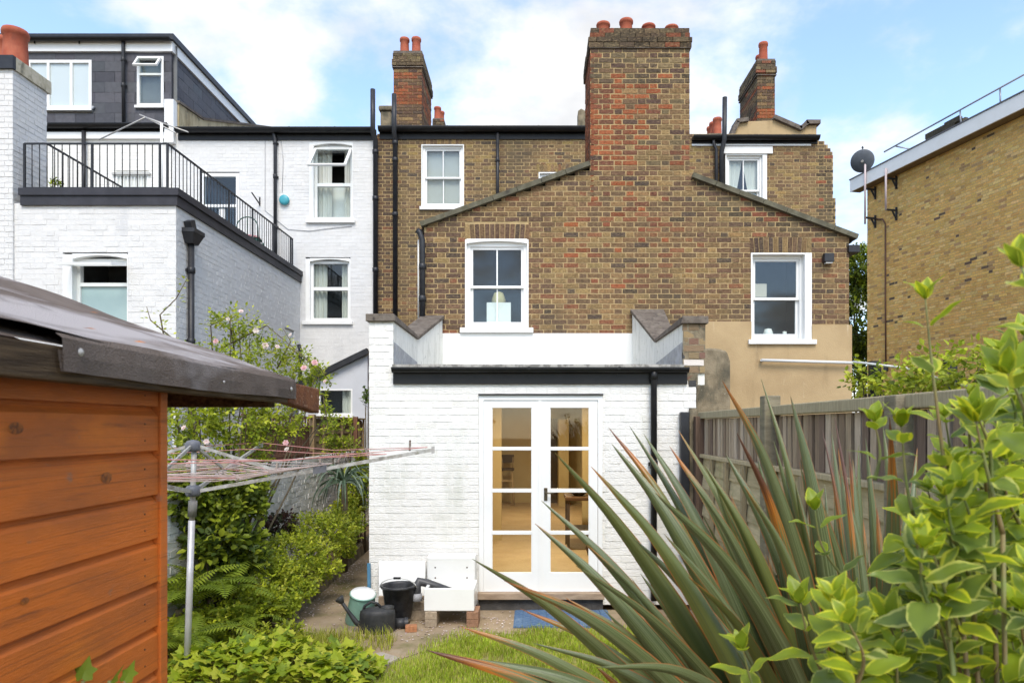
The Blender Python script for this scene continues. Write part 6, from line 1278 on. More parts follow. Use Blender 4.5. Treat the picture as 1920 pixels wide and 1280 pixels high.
# ---- planting bed
shrub('bed_shrub', 'bright green leafy shrub spreading along the earth path', 'shrub', (-2.75, 7.5, 0), [pclump(600, 1000, 8.0, 75, 40, .4, 420), pclump(545, 1040, 7.4, 75, 40, .4, 430), pclump(640, 985, 8.8, 45, 32, .4, 260), pclump(500, 1080, 6.9, 60, 35, .35, 300), pclump(560, 1075, 7.2, 50, 30, .3, 200)], G_BRIGHT+G_MID+G_YEL[:1], .034, .024, per=7, tl=.11)
shrub('low_cover', 'low mixed ground plants in front of the bed shrub', 'ground plant', (-2.75, 6.5, 0), [pclump(430, 1120, 6.6, 60, 30, .35, 210), pclump(490, 1130, 6.5, 50, 28, .3, 230), pclump(420, 1170, 6.1, 70, 28, .3, 240), pclump(530, 1140, 6.6, 28, 22, .2, 110), pclump(350, 1190, 5.9, 45, 40, .3, 130), pclump(568, 1108, 6.9, 26, 16, .18, 70), pclump(612, 1066, 7.5, 26, 16, .2, 80), pclump(648, 1030, 8.3, 22, 14, .2, 70), pclump(545, 1185, 6.2, 26, 14, .15, 40), pclump(500, 1195, 6.0, 40, 18, .2, 70)], G_MID+G_BRIGHT, .040, .028, per=6, tl=.09)
shrub('dark_leaf_plant', 'dark green broad leaved plant behind the ferns', 'plant', (-2.9, 6.5, 0), [pclump(410, 1010, 6.5, 55, 45, .3, 170), pclump(455, 1030, 6.7, 40, 45, .25, 120)], G_DARK+G_MID, .085, .06, per=4, tl=.14)
shrub('purple_plant', 'small purple brown leaved shrub by the white garden wall', 'shrub', (-3.0, 8.0, 0), [pclump(525, 985, 7.9, 32, 24, .2, 110)], [(.075, .035, .03), (.10, .05, .035), (.05, .06, .025)], .045, .032, per=6, tl=.1)
shrub('wall_climber', 'yellow green climber growing up beside the white extension corner', 'climber', (-2.7, 10.6, 0), [pclump(665, 920, 10.4, 24, 50, .3, 300), pclump(650, 955, 10, 24, 26, .3, 150), pclump(680, 880, 10.6, 16, 34, .2, 120), pclump(640, 835, 10.3, 38, 16, .12, 80), pclump(620, 800, 10.2, 10, 34, .1, 36), pclump(655, 800, 10.5, 25, 12, .08, 20)], G_YEL[:2]+G_BRIGHT+G_MID, .046, .036, per=6, tl=.13)
shrub('corner_sprig', 'small leafy sprig peeping round the white corner', 'sprig', (-2.75, 10.6, 0), [pclump(686, 750, 10.4, 4, 24, .08, 9)], G_DARK, .07, .05, per=4, tl=.12)
# ---- spiky cordyline by the alley
SPIKE = pmat('spiky_leaf', attr=True, ns=5, st=(4, 4, 1), var=.25, rough=.45, spec=.4, trans=.15)
def strap(p0, d0, L_, w_, droop, col, name, parent, mat=SPIKE, k=9):
    p0, d = Vector(p0), Vector(d0).normalized(); pts = [p0.copy()]; p = p0.copy()
    for i in range(k): d = (d+Vector((0, 0, -droop/k*(1+i*.25)))).normalized(); p = p+d*L_/k; pts.append(p.copy())
    m = MB(); vs = []; fs = []; sd = d0.cross(Vector((0, -1, .3))).normalized() if abs(Vector(d0).normalized().y) < .95 else Vector((1, 0, 0))
    for i, q in enumerate(pts):
        t = i/k; w2 = w_/2*min(1, .55+t*2)*(1-t**2.2); t_ = (pts[min(i+1, k)]-pts[max(i-1, 0)]).normalized(); s2 = (sd-t_*sd.dot(t_)).normalized(); n2 = s2.cross(t_); vs += [q-s2*w2+n2*w2*.3, q, q+s2*w2+n2*w2*.3]
    for i in range(k): a = i*3; fs += [(a, a+1, a+4, a+3), (a+1, a+2, a+5, a+4)]
    m.add(vs, fs, col, smooth=True); return m.build(name, mat, parent)
cd = thing('cordyline', 'spiky grey green cordyline arching in the side alley', 'cordyline', (-2.75, 9.2, 0))
cb_ = P(645, 905, 9.2); m = MB(); m.tube([(cb_.x, 9.2, 0), (cb_.x+.02, 9.2, .6), cb_], [.05, .045, .04], 10); m.build('trunk', STEMM, cd)
for i in range(52):
    a = random.uniform(0, 6.28); e = random.uniform(.25, 1.25); strap(cb_, Vector((math.cos(a)*math.cos(e), math.sin(a)*math.cos(e)*.6, math.sin(e))), random.uniform(.5, .75), .028, random.uniform(1.2, 2.8), random.choice([(.10, .15, .085), (.16, .22, .14), (.22, .28, .20), (.07, .11, .06)]), 'leaf', cd)
# ---- ferns
def fern_frond():
    m = MB(); k = 26; pts = []; p = Vector((0, 0, 0)); d = Vector((.45, 0, 1)).normalized()
    for i in range(k+1): pts.append(p.copy()); d = (d+Vector((.035, 0, -.052))).normalized(); p = p+d*.62/k
    m.tube(pts, [.004*(1-i/k*.8) for i in range(k+1)], 5, (.14, .19, .05))
    for i in range(3, k+1):
        t = i/k; L_ = .15*math.sin(min(1, t*1.25+.12)*math.pi)**.8 if t < .72 else .15*(1-t)*2.6+.006; tg = (pts[min(i+1, k)]-pts[i-1]).normalized()
        for s_ in (-1, 1):
            q = Vector((0, s_, 0)); up = tg.cross(q); e = pts[i]+q*L_+tg*L_*.28-Vector((0, 0, L_*.22)); mid = pts[i]+q*L_*.5+tg*L_*.12; w2 = tg*.0095
            m.add([pts[i]-w2*.6, pts[i]+w2*.6, mid+w2, e, mid-w2], [(0, 1, 2, 4), (4, 2, 3)], (1, 1, 1))
    return m
FERNC = [(.24, .32, .03), (.31, .38, .035), (.18, .25, .025)]
fmesh = []
for c in FERNC:
    m = fern_frond(); m.c = [tuple(c) if q == (1, 1, 1) else q for q in m.c]; fmesh.append(m.mesh('frond', LEAFM))
for i, (px_, d, s_, lab) in enumerate(((335, 6.0, 1.25, 'tall fern nearest the orange shed wall'), (395, 6.35, 1.25, 'arching fern just right of the dryer pole'), (345, 5.65, 1.0, 'low bright fern at the foot of the dryer'), (440, 6.2, .85, 'small fern with drooping fronds at the bed front'))):
    x = PX(px_, d); z = .35 if i < 2 else .12; t = thing('fern', lab, 'fern', (x, d, 0), 'ferns in the bed')
    st_ = MB(); st_.tube([(x, d, 0), (x, d, z)], [.05, .03], 8); st_.build('crown', STEMM, t)
    n = 11
    for k in range(n):
        o = bpy.data.objects.new('frond', random.choice(fmesh)); o.location = (x, d, z); o.rotation_euler = (random.uniform(-.15, .15), random.uniform(-.25, .35), 2*math.pi*k/n+random.uniform(-.25, .25)); o.scale = [s_*random.uniform(.8, 1.15)]*3; link(o, t)
# ---- ivy carpet at the bottom, each near leaf an object
def ivy_shape(mb, c, s=1.0):
    pts = [(0, 0), (.16, -.10), (.42, -.02), (.36, .22), (.52, .42), (.24, .52), (0, .98), (-.24, .52), (-.52, .42), (-.36, .22), (-.42, -.02), (-.16, -.10)]
    vs = [(0, .30*s, .03*s)]+[(x*s, y*s, (.06-.22*abs(x)-.10*max(0, y-.5))*s) for x, y in pts]; mb.add(vs, [(0, i, i % 12+1) for i in range(1, 13)], c)
ivc = [(.33, .41, .02), (.40, .45, .03), (.25, .34, .02), (.47, .49, .05), (.16, .24, .025)]
ivm = []
for c in ivc:
    m = MB(); ivy_shape(m, c); ivm.append(m.mesh('leaf', LEAFM))
ivy = thing('ivy_carpet', 'mound of bright yellow green ivy at the bottom left of the lawn', 'ivy', (-2.0, 5.2, 0))
def ivy_h(x, y): return .24*max(0, 1-((x+2.05)/.85)**2)*max(0, 1-((y-5.15)/.55)**2)+.03
pl = []
for i in range(1500):
    x, y = random.uniform(-2.9, -1.15), random.uniform(4.75, 5.62); 
    if ivy_h(x, y) < .032: continue
    pl.append((x, y, ivy_h(x, y)+random.uniform(-.05, .06)+.05*math.sin(x*9)*math.sin(y*11)))
pl.sort(key=lambda q: q[1]-q[2]*3.5)
mb_rest = MB()
for i, (x, y, z) in enumerate(pl):
    R_ = Matrix.Translation((x, y, max(z, .01))) @ Matrix.Rotation(random.uniform(0, 6.28), 4, 'Z') @ Matrix.Rotation(random.uniform(-.2, .9), 4, 'X') @ Matrix.Rotation(random.uniform(-.4, .4), 4, 'Y') @ Matrix.Scale(random.uniform(.04, .115), 4)
    if i < 300:
        o = bpy.data.objects.new('leaf', random.choice(ivm)); link(o, ivy); o.matrix_basis = R_
    else:
        m = MB(); ivy_shape(m, random.choice(ivc)); mb_rest.add([R_ @ Vector(v) for v in m.v], m.f, m.c[0])
mb_rest.build('leaf_mass', LEAFM, ivy, kind='stuff')
m = MB()
for i in range(14):
    x, y = random.uniform(-2.7, -1.4), random.uniform(4.85, 5.5); pts = [(x+.12*k*math.cos(i), y+.10*k*math.sin(i*1.7), max(.01, ivy_h(x, y)*.7-.01*k)) for k in range(4)]; m.tube(pts, .004, 5)
m.build('runner', STEMM, ivy)
# a few leaves poking up right by the shed
sp_ = thing('shed_foot_plant', 'dark glossy leaves poking up before the lowest shed planks', 'plant', P(200, 1320, 1.45))
for (px_, py_, s_) in ((155, 1272, .05), (235, 1275, .045), (205, 1285, .05)):
    o = bpy.data.objects.new('leaf', ivm[4]); o.location = P(px_, py_, 1.45); o.rotation_euler = (random.uniform(.4, 1.1), 0, random.uniform(-1, 1)); o.scale = [s_]*3; link(o, sp_)
m = MB(); b0 = P(200, 1320, 1.45)
for px_ in (155, 235, 205): m.tube([(b0.x, b0.y, 0), (b0.x, b0.y, 1.1), P(px_, 1275, 1.45)], .004, 5)
m.build('stem', GSTEM, sp_)
# ---- tree and climber beyond the right fence
tr = shrub('tree', 'dense dark green tree in the gap between brick house and yellow building', 'tree', (12.6, 26, 0), [pclump(1612, 600, 26, 46, 90, 1.2, 900), pclump(1608, 505, 26, 28, 42, .9, 380), pclump(1620, 680, 26, 40, 60, 1.2, 420)], G_DARK+G_MID, .13, .09, per=7, tl=.34, stem_r=.05)
m = MB(); m.tube([(12.6, 26, 0), (12.62, 26, 2.5), (12.5, 26, 5.0)], [.16, .13, .07], 10); m.build('trunk', STEMM, tr)
shrub('fence_climber', 'bright leafy climber rambling above the right fence before the yellow wall', 'climber', (3.3, 6.4, 0), [pclump(1625, 712, 6.8, 26, 28, .3, 34), pclump(1690, 708, 6.4, 55, 24, .4, 52), pclump(1760, 690, 6.0, 45, 40, .4, 34), pclump(1815, 690, 5.8, 50, 42, .4, 44), pclump(1890, 680, 5.6, 40, 50, .4, 40), pclump(1730, 728, 6.2, 60, 16, .3, 40)], G_BRIGHT+G_MID, .062, .048, per=5, tl=.2)
wr_ = thing('garden_wire', 'pale plastic rail running above the right fence through the climber', 'rail', (3.3, 6.6, 0)); m = MB(); m.tube([P(1600, 678, 6.8), P(1700, 690, 6.5), P(1800, 722, 6.1), P(1900, 730, 5.8)], .012, 6); m.build('rail', WHITE, wr_)
for px_, d in ((1643, 6.7), (1785, 6.2)):
    m = MB(); b = P(px_, 705, d); m.box(b.x-.05, b.x+.05, d, d+.06, 0, b.z+.15); m.build('stake', BLACKP, wr_)
# terrace pot plant
m = MB(); b = P(105, 362, 9.8); m.lathe([(0, 5.05), (.06, 5.05), (.08, 5.2), (.085, 5.21), (.07, 5.2), (0, 5.18)], Matrix.Translation((b.x, 9.8, 0)), 14); m.build('pot', TERRA, tpnt)
a = twig_leaves([((b.x, 9.8, 5.38), (.08, .08, .12), 34)], 5, .06, .04, .028, G_MID+[(.5, .35, .05)]); o = bpy.data.objects.new('foliage', leaf_mesh('foliage', *a)); link(o, tpnt); o['kind'] = 'stuff'
# ================================================================ New Zealand flax in the foreground
def flax_material():
    m = bpy.data.materials.new('flax_leaf'); m.use_nodes = True; nt = m.node_tree; N = nt.nodes; L = nt.links; b = N['Principled BSDF']
    at = N.new('ShaderNodeAttribute'); at.attribute_name = 'bc'; sp = N.new('ShaderNodeSeparateColor'); L.new(at.outputs['Color'], sp.inputs[0])
    oi = N.new('ShaderNodeObjectInfo'); geo = N.new('ShaderNodeNewGeometry')
    cmb = N.new('ShaderNodeCombineXYZ'); L.new(sp.outputs[0], cmb.inputs[0]); L.new(sp.outputs[1], cmb.inputs[1]); L.new(oi.outputs['Random'], cmb.inputs[2])
    def noise(sx, sy, det=3):
        mp = N.new('ShaderNodeMapping'); mp.inputs['Scale'].default_value = (sx, sy, 50); L.new(cmb.outputs[0], mp.inputs[0]); n = N.new('ShaderNodeTexNoise'); n.inputs['Scale'].default_value = 1; n.inputs['Detail'].default_value = det; L.new(mp.outputs[0], n.inputs['Vector']); return n.outputs[0]
    def rng(src, a, c, lo=0., hi=1.):
        r = N.new('ShaderNodeMapRange'); r.inputs[1].default_value = a; r.inputs[2].default_value = c; r.inputs[3].default_value = lo; r.inputs[4].default_value = hi; L.new(src, r.inputs[0]); return r.outputs[0]
    def math_(op, a, c):
        x = N.new('ShaderNodeMath'); x.operation = op
        for i, q in enumerate((a, c)):
            if isinstance(q, (int, float)): x.inputs[i].default_value = q
            else: L.new(q, x.inputs[i])
        return x.outputs[0]
    def mix(f, a, c):
        x = N.new('ShaderNodeMix'); x.data_type = 'RGBA'; L.new(f, x.inputs[0])
        for i, q in ((6, a), (7, c)):
            if isinstance(q, tuple): x.inputs[i].default_value = (*q, 1)
            else: L.new(q, x.inputs[i])
        return x.outputs[2]
    cur = mix(rng(noise(26, 1.2), .36, .64), (.055, .078, .016), (.19, .225, .10))        # lengthwise stripes
    cur = mix(rng(oi.outputs['Random'], .55, .95), cur, mix(rng(noise(14, 1.2), .3, .7), (.15, .165, .03), (.10, .13, .04)))
    edge = math_('ABSOLUTE', math_('SUBTRACT', sp.outputs[0], .5), 0); e2 = math_('ADD', edge, math_('MULTIPLY', math_('SUBTRACT', noise(3, 14, 4), .5), .16))
    cur = mix(rng(e2, .458, .484), cur, (.40, .13, .03))                                 # orange margins
    tipv = math_('ADD', sp.outputs[1], math_('MULTIPLY', math_('SUBTRACT', noise(9, 3, 4), .5), .30)); tipv = math_('ADD', tipv, math_('MULTIPLY', math_('SUBTRACT', sp.outputs[2], .5), .5))
    cur = mix(rng(tipv, .985, 1.03), cur, (.46, .16, .02)); cur = mix(rng(tipv, 1.04, 1.08), cur, (.11, .042, .02))
    L.new(cur, b.inputs['Base Color']); b.inputs['Roughness'].default_value = .33; b.inputs['Specular IOR Level'].default_value = .75
    bp = N.new('ShaderNodeBump'); bp.inputs['Strength'].default_value = .25; bp.inputs['Distance'].default_value = .003; L.new(noise(70, 1.0), bp.inputs['Height']); L.new(bp.outputs[0], b.inputs['Normal'])
    tr_ = N.new('ShaderNodeBsdfTranslucent'); L.new(cur, tr_.inputs[0]); ms = N.new('ShaderNodeMixShader'); ms.inputs[0].default_value = .18; L.new(b.outputs[0], ms.inputs[1]); L.new(tr_.outputs[0], ms.inputs[2]); L.new(ms.outputs[0], N['Material Output'].inputs[0]); return m
FLAXM = flax_material()
FB = Vector((1.06, 2.12, 0.0)); flax = thing('flax_plant', 'large New Zealand flax with orange edged sword leaves in the right foreground', 'flax', FB)
def catmull(pts, n):
    out = []; P0 = [2*pts[0]-pts[1]]+pts+[2*pts[-1]-pts[-2]]
    for i in range(1, len(P0)-2):
        a, b, c, d = P0[i-1:i+3]
        for k in range(n): t = k/n; out.append(.5*((2*b)+(c-a)*t+(2*a-5*b+4*c-d)*t*t+(3*b-a-3*c+d)*t**3))
    out.append(pts[-1]); return out
def flax_leaf(pts, w_, brown=.5, roll=0.0, fold=.35, blunt=1.0):
    """pts run from the tip down to the base"""
    cv = catmull(pts, 7)[::-1]; k = len(cv)-1; m = MB(); vs = []; fs = []; cs = []; ln = [0]
    for i in range(k): ln.append(ln[-1]+(cv[i+1]-cv[i]).length)
    for i, p in enumerate(cv):
        t = ln[i]/ln[-1]; tg = (cv[min(i+1, k)]-cv[max(i-1, 0)]).normalized(); view = (p-Vector((0, 0, EYE))).normalized()
        s0 = tg.cross(view).normalized(); n0 = s0.cross(tg).normalized(); rr = roll*(.5+t*.5); s = s0*math.cos(rr)+n0*math.sin(rr); n = s.cross(tg).normalized()
        w2 = w_/2*(.75+.25*min(1, t*2.2))*min(1, ((1-t)*3.2*blunt)**.75 if t > .6 else 1)
        w2 = max(w2, .0006)
        for q in (-1, -.5, 0, .5, 1): vs.append(p+s*w2*q+n*w2*fold*(abs(q)-.5)); cs.append((q*.5+.5, t, brown))
    for i in range(k):
        for q in range(4): a = i*5+q; fs.append((a, a+1, a+6, a+5))
    m.add(vs, fs, smooth=True); m.c = cs; return m.build('leaf', FLAXM, flax)
LV = [  # (tip, further pixels..., ) , tip distance, width, brown
 ([(1040, 848), (1120, 915), (1200, 1010), (1300, 1150)], 2.35, .072, .50), ([(1015, 938), (1109, 1004), (1190, 1075), (1290, 1190)], 2.3, .055, .42), ([(1003, 981), (1060, 1025), (1140, 1100), (1230, 1200)], 2.2, .070, .60),
 ([(885, 1047), (946, 1089), (1044, 1158), (1180, 1240)], 2.15, .060, .45), ([(945, 1088), (1060, 1130), (1166, 1172), (1290, 1235)], 2.0, .062, .72), ([(800, 1218), (922, 1245), (1040, 1280), (1200, 1340)], 1.9, .066, .85), ([(862, 1173), (938, 1211), (1044, 1248), (1200, 1300)], 2.0, .05, .66),
 ([(898, 1235), (1000, 1238), (1130, 1262), (1280, 1310)], 1.95, .072, .40), ([(1147, 832), (1186, 894), (1247, 958), (1340, 1070)], 2.45, .075, .40), ([(1141, 801), (1198, 853), (1260, 925), (1350, 1050)], 2.5, .05, .80), ([(1180, 798), (1208, 861), (1260, 945), (1350, 1080)], 2.55, .045, .35),
 ([(1207, 813), (1247, 874), (1310, 970), (1400, 1110)], 2.45, .06, .45), ([(1108, 874), (1186, 955), (1267, 1044), (1370, 1150)], 2.15, .058, .62), ([(1142, 916), (1200, 975), (1270, 1060), (1360, 1170)], 2.3, .045, .4), ([(1228, 923), (1308, 985), (1400, 1062), (1520, 1190)], 1.75, .066, .55),
 ([(1272, 806), (1310, 865), (1370, 950), (1460, 1090)], 2.4, .05, .62), ([(1255, 836), (1300, 900), (1360, 985), (1450, 1110)], 2.35, .055, .70), ([(1282, 880), (1330, 945), (1400, 1040), (1480, 1150)], 2.2, .052, .55), ([(1354, 713), (1400, 775), (1460, 865), (1540, 1010)], 2.25, .064, .72), ([(1427, 710), (1432, 790), (1465, 880), (1530, 1030)], 2.45, .034, .3),
 ([(1482, 742), (1498, 825), (1525, 925), (1570, 1080)], 2.2, .066, .55), ([(1382, 812), (1415, 865), (1460, 945), (1530, 1080)], 2.0, .046, .95), ([(1395, 910), (1440, 955), (1490, 1030), (1550, 1140)], 1.95, .05, .6), ([(1408, 825), (1450, 900), (1500, 990), (1560, 1110)], 2.3, .038, .5),
 ([(1565, 783), (1578, 850), (1598, 940), (1625, 1080)], 2.3, .022, .98), ([(1542, 808), (1560, 870), (1580, 950), (1610, 1090)], 2.35, .026, .95), ([(1668, 782), (1668, 850), (1676, 950), (1690, 1120)], 1.75, .058, .80), ([(1500, 860), (1530, 930), (1570, 1020), (1620, 1150)], 2.2, .07, .5), ([(1580, 900), (1600, 960), (1630, 1040), (1660, 1160)], 2.3, .06, .45),
 ([(1100, 1020), (1150, 1070), (1230, 1150), (1340, 1260)], 2.25, .05, .62), ([(1060, 1120), (1120, 1165), (1200, 1215), (1320, 1290)], 2.2, .055, .7), ([(975, 1140), (1070, 1180), (1180, 1220), (1320, 1290)], 2.3, .045, .7), ([(1000, 1205), (1110, 1220), (1230, 1250), (1360, 1310)], 2.1, .05, .5), ([(1245, 1000), (1300, 1070), (1370, 1150), (1450, 1240)], 2.05, .055, .55),
 ([(1190, 1010), (1260, 1080), (1330, 1150), (1430, 1250)], 2.2, .06, .45), ([(1320, 870), (1370, 950), (1430, 1050), (1510, 1170)], 2.3, .06, .5), ([(1360, 850), (1420, 950), (1480, 1050), (1550, 1180)], 2.4, .066, .45), ([(1700, 900), (1700, 980), (1700, 1060), (1700, 1160)], 2.2, .05, .6), ([(1720, 840), (1716, 930), (1712, 1030), (1705, 1160)], 2.4, .05, .6),
 ([(1120, 1250), (1180, 1215), (1290, 1195), (1450, 1230)], 1.7, .052, .35), ([(1290, 1080), (1360, 1140), (1430, 1200), (1500, 1270)], 1.9, .05, .6), ([(1080, 1060), (1160, 1120), (1260, 1190), (1380, 1270)], 2.1, .05, .5)]
for pix, d, w_, br in LV:
    n = len(pix); pts = [P(px_, py_, d+(2.1-d)*(i/(n))*.8) for i, (px_, py_) in enumerate(pix)]
    bz = Vector((FB.x+random.uniform(-.09, .09), FB.y+random.uniform(-.09, .09), .02))
    # straight sword blade along the traced direction, bending smoothly down into the crown
    tip, lo = pts[0], pts[-1]; c1 = tip+(lo-tip)*.9+Vector((0, 0, .07)); c2 = bz+Vector(((lo.x-bz.x)*.25, (lo.y-bz.y)*.25, .62))
    cv = [tip*(1-t)**3+c1*3*t*(1-t)**2+c2*3*t*t*(1-t)+bz*t**3 for t in [i/6 for i in range(7)]]
    flax_leaf(cv, w_*1.08, br*.9, random.uniform(-.7, .7), random.uniform(.45, .85))
for i in range(130):        # inner leaves filling the fan
    a = random.uniform(math.radians(84), math.radians(184)); R_ = random.uniform(.45, 1.0); px_, py_ = 1650+math.cos(a)*R_*600, 1380-math.sin(a)*R_*(590 if a < 2.3 else 480); d = random.uniform(2.15, 2.7)
    tip = P(px_, py_, d); bz = Vector((FB.x+random.uniform(-.13, .13), FB.y+random.uniform(-.02, .2), .02)); c1 = tip+(bz-tip)*.45+Vector((.06*R_, 0, .12)); c2 = bz+Vector(((tip.x-bz.x)*.15, 0, .6))
    flax_leaf([tip*(1-t)**3+c1*3*t*(1-t)**2+c2*3*t*t*(1-t)+bz*t**3 for t in [q/6 for q in range(7)]], random.uniform(.040, .065), random.uniform(.2, .8), random.uniform(-.9, .9), random.uniform(.4, .8))
for i in range(0):        # bent and dead straps hanging among the others
    px_, py_ = random.uniform(1060, 1560), random.uniform(960, 1180); d = random.uniform(1.9, 2.5); k_ = P(px_, py_, d); tip = k_+Vector((random.uniform(-.28, -.08), random.uniform(-.1, .1), random.uniform(-.22, -.05))); bz = Vector((FB.x+random.uniform(-.1, .1), FB.y+random.uniform(-.1, .15), .02)); mid = k_+(bz-k_)*.45+Vector((.06, 0, .08))
    flax_leaf([tip, tip+(k_-tip)*.7+Vector((0, 0, .02)), k_, mid, bz], random.uniform(.03, .06), random.choice((.5, .9, 1.3, 1.6)), random.uniform(-.9, .9), random.uniform(.3, .7))
# ================================================================ variegated shrub in the right foreground
def vleaf_material():
    m = bpy.data.materials.new('variegated_leaf'); m.use_nodes = True; nt = m.node_tree; N = nt.nodes; L = nt.links; b = N['Principled BSDF']
    at = N.new('ShaderNodeAttribute'); at.attribute_name = 'bc'; sp = N.new('ShaderNodeSeparateColor'); L.new(at.outputs['Color'], sp.inputs[0]); oi = N.new('ShaderNodeObjectInfo'); geo = N.new('ShaderNodeNewGeometry')
    n = N.new('ShaderNodeTexNoise'); n.inputs['Scale'].default_value = 70; n.inputs['Detail'].default_value = 3; L.new(geo.outputs['Position'], n.inputs['Vector'])
    ad_ = N.new('ShaderNodeMath'); ad_.operation = 'MULTIPLY_ADD'; L.new(n.outputs[0], ad_.inputs[0]); ad_.inputs[1].default_value = .55; L.new(sp.outputs[0], ad_.inputs[2])
    r = N.new('ShaderNodeMapRange'); r.inputs[1].default_value = .80; r.inputs[2].default_value = .90; vr = N.new('ShaderNodeMath'); vr.operation = 'MULTIPLY_ADD'; L.new(oi.outputs['Random'], vr.inputs[0]); vr.inputs[1].default_value = .36; L.new(ad_.outputs[0], vr.inputs[2]); vs_ = N.new('ShaderNodeMath'); vs_.operation = 'SUBTRACT'; L.new(vr.outputs[0], vs_.inputs[0]); vs_.inputs[1].default_value = .16; L.new(vs_.outputs[0], r.inputs[0])
    def mix(f, a, c):
        x = N.new('ShaderNodeMix'); x.data_type = 'RGBA'
        if isinstance(f, float): x.inputs[0].default_value = f
        else: L.new(f, x.inputs[0])
        for i, q in ((6, a), (7, c)):
            if isinstance(q, tuple): x.inputs[i].default_value = (*q, 1)
            else: L.new(q, x.inputs[i])
        return x.outputs[2]
    young = N.new('ShaderNodeMapRange'); young.inputs[1].default_value = .25; young.inputs[2].default_value = .9; L.new(sp.outputs[2], young.inputs[0])
    gr_ = mix(young.outputs[0], (.17, .24, .05), (.29, .38, .02)); ye = mix(young.outputs[0], (.52, .55, .16), (.62, .64, .03))
    cur = mix(r.outputs[0], gr_, ye); L.new(cur, b.inputs['Base Color']); b.inputs['Roughness'].default_value = .42; b.inputs['Specular IOR Level'].default_value = .45
    tr_ = N.new('ShaderNodeBsdfTranslucent'); L.new(cur, tr_.inputs[0]); ms = N.new('ShaderNodeMixShader'); ms.inputs[0].default_value = .45; L.new(b.outputs[0], ms.inputs[1]); L.new(tr_.outputs[0], ms.inputs[2]); L.new(ms.outputs[0], N['Material Output'].inputs[0]); return m
VARM = vleaf_material()
def vleaf(young, curl, wave, seed):
    r = random.Random(seed); m = MB(); A, B = 10, 6; vs = []; cs = []; fs = []
    for i in range(A+1):
        t = i/A; w2 = .26*math.sin(math.pi*min(1, (t*.97+.03))**.82)**.85 if t < 1 else .002
        for j in range(B+1):
            q = j/B*2-1; ed = abs(q); serr = 1+(.05*math.sin(i*2.6+seed) if ed > .9 else 0)
            vs.append((q*w2*serr, t, .14*abs(q)*w2*2+curl*(t**1.8)*-.5+.06*t+wave*math.sin(t*9+seed)*ed*.06-.10*ed*ed*w2)); cs.append((ed*.78+.22*max(0, t-.8)*3, t, young))
    for i in range(A):
        for j in range(B): a = i*(B+1)+j; fs.append((a, a+1, a+B+2, a+B+1))
    m.add(vs, fs, smooth=True); m.c = cs; return m
VL_Y = [vleaf(y, c, w_, s).mesh('leaf', VARM) for y, c, w_, s in ((.95, .25, .5, 1), (.85, .5, .8, 2), (.75, .1, .6, 3), (.9, .7, .4, 4))]
VL_O = [vleaf(y, c, w_, s).mesh('leaf', VARM) for y, c, w_, s in ((.25, .4, .6, 5), (.35, .7, .9, 6), (.1, .2, .5, 7), (.45, .5, .7, 8), (.55, .9, .5, 9))]
VB = Vector((.86, 1.22, 0)); var = thing('variegated_shrub', 'variegated yellow edged shrub filling the right foreground', 'shrub', VB)
vsingle = [0]; vrest = []
def put_leaf(p, d, up, ln, young):
    d = d.normalized(); s = d.cross(up)
    if s.length < .05: s = d.cross(Vector((1, 0, 0)))
    s.normalize(); n = s.cross(d); M_ = Matrix(((s.x, d.x, n.x, p.x), (s.y, d.y, n.y, p.y), (s.z, d.z, n.z, p.z), (0, 0, 0, 1))) @ Matrix.Scale(ln, 4)
    vrest.append(((p-Vector((0, 0, EYE))).length, M_, random.choice(VL_Y if young else VL_O)))
VST = MB()
def vstem(pts, ln=.085, young=1.0, gap=.05, r=.0032, root=True):
    n0 = len(pts); cv = catmull(pts, 6); L_ = 0; last = -gap*.3; k = 0
    if root: VST.tube([Vector((VB.x+random.uniform(-.1, .1), VB.y+random.uniform(-.1, .1), 0)), (Vector((VB.x, VB.y, .5))+cv[0])/2, cv[0]], [r*1.5, r*1.35, r*1.2], 6)
    VST.tube(cv, [r*(1.3-.9*i/(len(cv)-1)) for i in range(len(cv))], 6)
    tot = sum((cv[i+1]-cv[i]).length for i in range(len(cv)-1)); ph = random.uniform(0, 3)
    for i in range(len(cv)-1):
        seg = cv[i+1]-cv[i]; tg = seg.normalized(); a = tg.cross(Vector((0, 1, .2))).normalized(); b = tg.cross(a)
        while last+gap < L_+seg.length:
            last += gap; p = cv[i]+tg*(last-L_); f = last/tot
            for s_ in (0, math.pi):
                an = ph+k*1.57+s_+random.uniform(-.3, .3); o = a*math.cos(an)+b*math.sin(an); up_ = .35+.5*f
                put_leaf(p+o*r*2, o+tg*up_+Vector((0, 0, -.05)), (tg*1.2-o*.5+Vector((0, -.2, .4))).normalized(), ln*random.uniform(.75, 1.15)*(1.08-.35*f), random.random() < young*(.35+.65*f))
            k += 1
        L_ += seg.length
    p = cv[-1]; tg = (cv[-1]-cv[-2]).normalized(); a = tg.cross(Vector((0, 1, .2))).normalized(); b = tg.cross(a)
    for q in range(4):
        an = q*1.57+ph; o = a*math.cos(an)+b*math.sin(an); put_leaf(p, o*.55+tg, (tg*.4-o+Vector((0, -.3, .3))).normalized(), ln*random.uniform(.5, .75), True)
def S(*q): return [P(*x) for x in q]
vstem(S((1790, 1020, 1.2), (1768, 850, 1.2), (1748, 690, 1.2), (1735, 560, 1.2)), .078, gap=.082)
vstem(S((1730, 1020, 1.25), (1702, 920, 1.25), (1690, 800, 1.25)), .085, gap=.07)
vstem(S((1640, 1140, 1.5), (1580, 1080, 1.5), (1540, 1020, 1.5), (1528, 955, 1.5)), .075, gap=.06)
vstem(S((1560, 1300, 1.35), (1520, 1210, 1.35), (1500, 1130, 1.35)), .085, gap=.05)
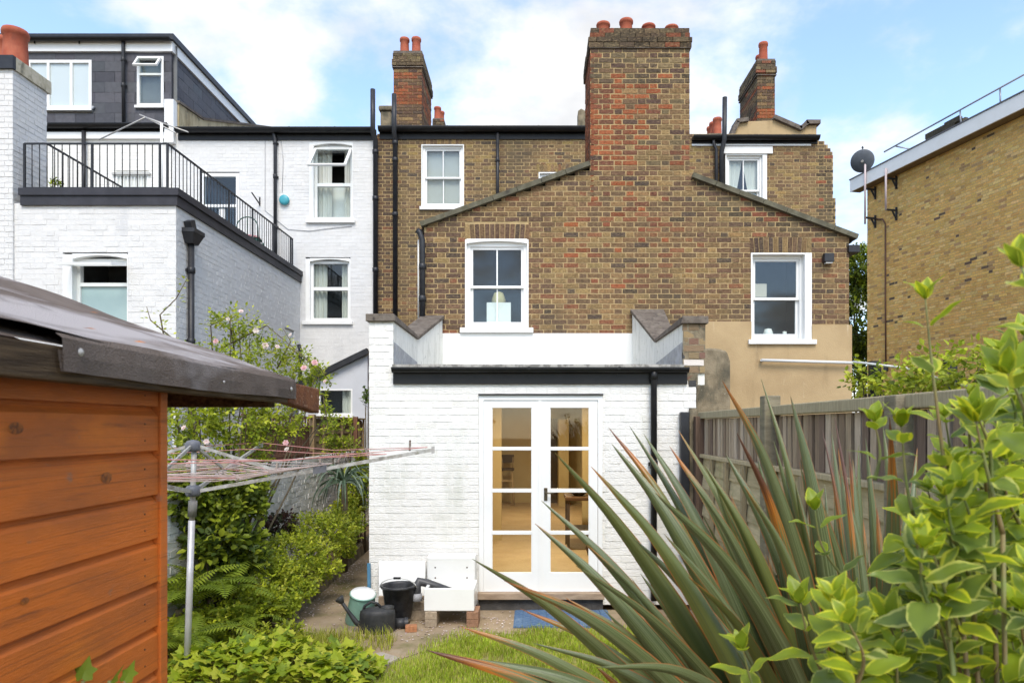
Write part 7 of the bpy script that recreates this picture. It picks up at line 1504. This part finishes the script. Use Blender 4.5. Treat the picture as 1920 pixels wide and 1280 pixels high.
vstem(S((1440, 1330, 1.4), (1410, 1280, 1.4), (1392, 1215, 1.4)), .075, gap=.05)
vstem(S((1660, 1300, 1.3), (1640, 1220, 1.3), (1600, 1130, 1.3)), .08, gap=.05)
vstem(S((1960, 900, .95), (1925, 780, .95), (1890, 700, .95)), .085, gap=.05)
vstem(S((1985, 760, .9), (1955, 620, .9), (1915, 500, .9)), .07, gap=.06)
vstem(S((1880, 1000, 1.1), (1850, 880, 1.1), (1830, 790, 1.1)), .085, gap=.05)
vstem(S((1830, 1080, 1.2), (1790, 960, 1.2), (1790, 880, 1.2)), .085, gap=.05)
vstem(S((1640, 900, 1.35), (1650, 850, 1.35), (1640, 790, 1.35)), .07, gap=.06, root=False)
for i in range(95):
    px_ = random.uniform(1540, 1960); py_ = random.uniform(max(560, 900-(px_-1690)*1.5), 1330) if px_ > 1690 else random.uniform(1130, 1340); d = random.uniform(1.0, 1.55)
    if px_ < 1700 and py_ < 1050: continue
    vstem(S((px_+random.uniform(-10, 60), py_+150, d+.05), (px_+random.uniform(-10, 30), py_+70, d+.02), (px_, py_, d)), random.uniform(.048, .092), young=.9, gap=.036, root=i % 3 == 0)
for i in range(520):          # older leaves deeper in the bush
    px_ = random.uniform(1690, 1990); py_ = random.uniform(900, 1340); d = random.uniform(1.45, 1.8)
    py_ += 0 if px_ > 1760 else 60
    put_leaf(P(px_, py_, d), Vector((random.uniform(-1, 1), random.uniform(-1, .3), random.uniform(-.4, .6))), Vector((random.uniform(-.5, .5), -.4, 1)).normalized(), random.uniform(.07, .10), random.random() < .3)
vrest.sort(key=lambda q: q[0])
keep = [q for q in vrest if True]
mbv = MB()
for i, (dist, M_, me) in enumerate(keep):
    if i < 300:
        o = bpy.data.objects.new('leaf', me); link(o, var); o.matrix_basis = M_
    else:
        b_ = len(mbv.v); mbv.v.extend([tuple(M_ @ v.co) for v in me.vertices]); mbv.f.extend([tuple(k+b_ for k in p.vertices) for p in me.polygons]); mbv.sm.extend([True]*len(me.polygons)); mbv.c.extend([tuple(c.color[:3]) for c in me.color_attributes['bc'].data])
if mbv.v: mbv.build('leaf_mass', VARM, var, kind='stuff')
VST.build('stem', GSTEM, var)
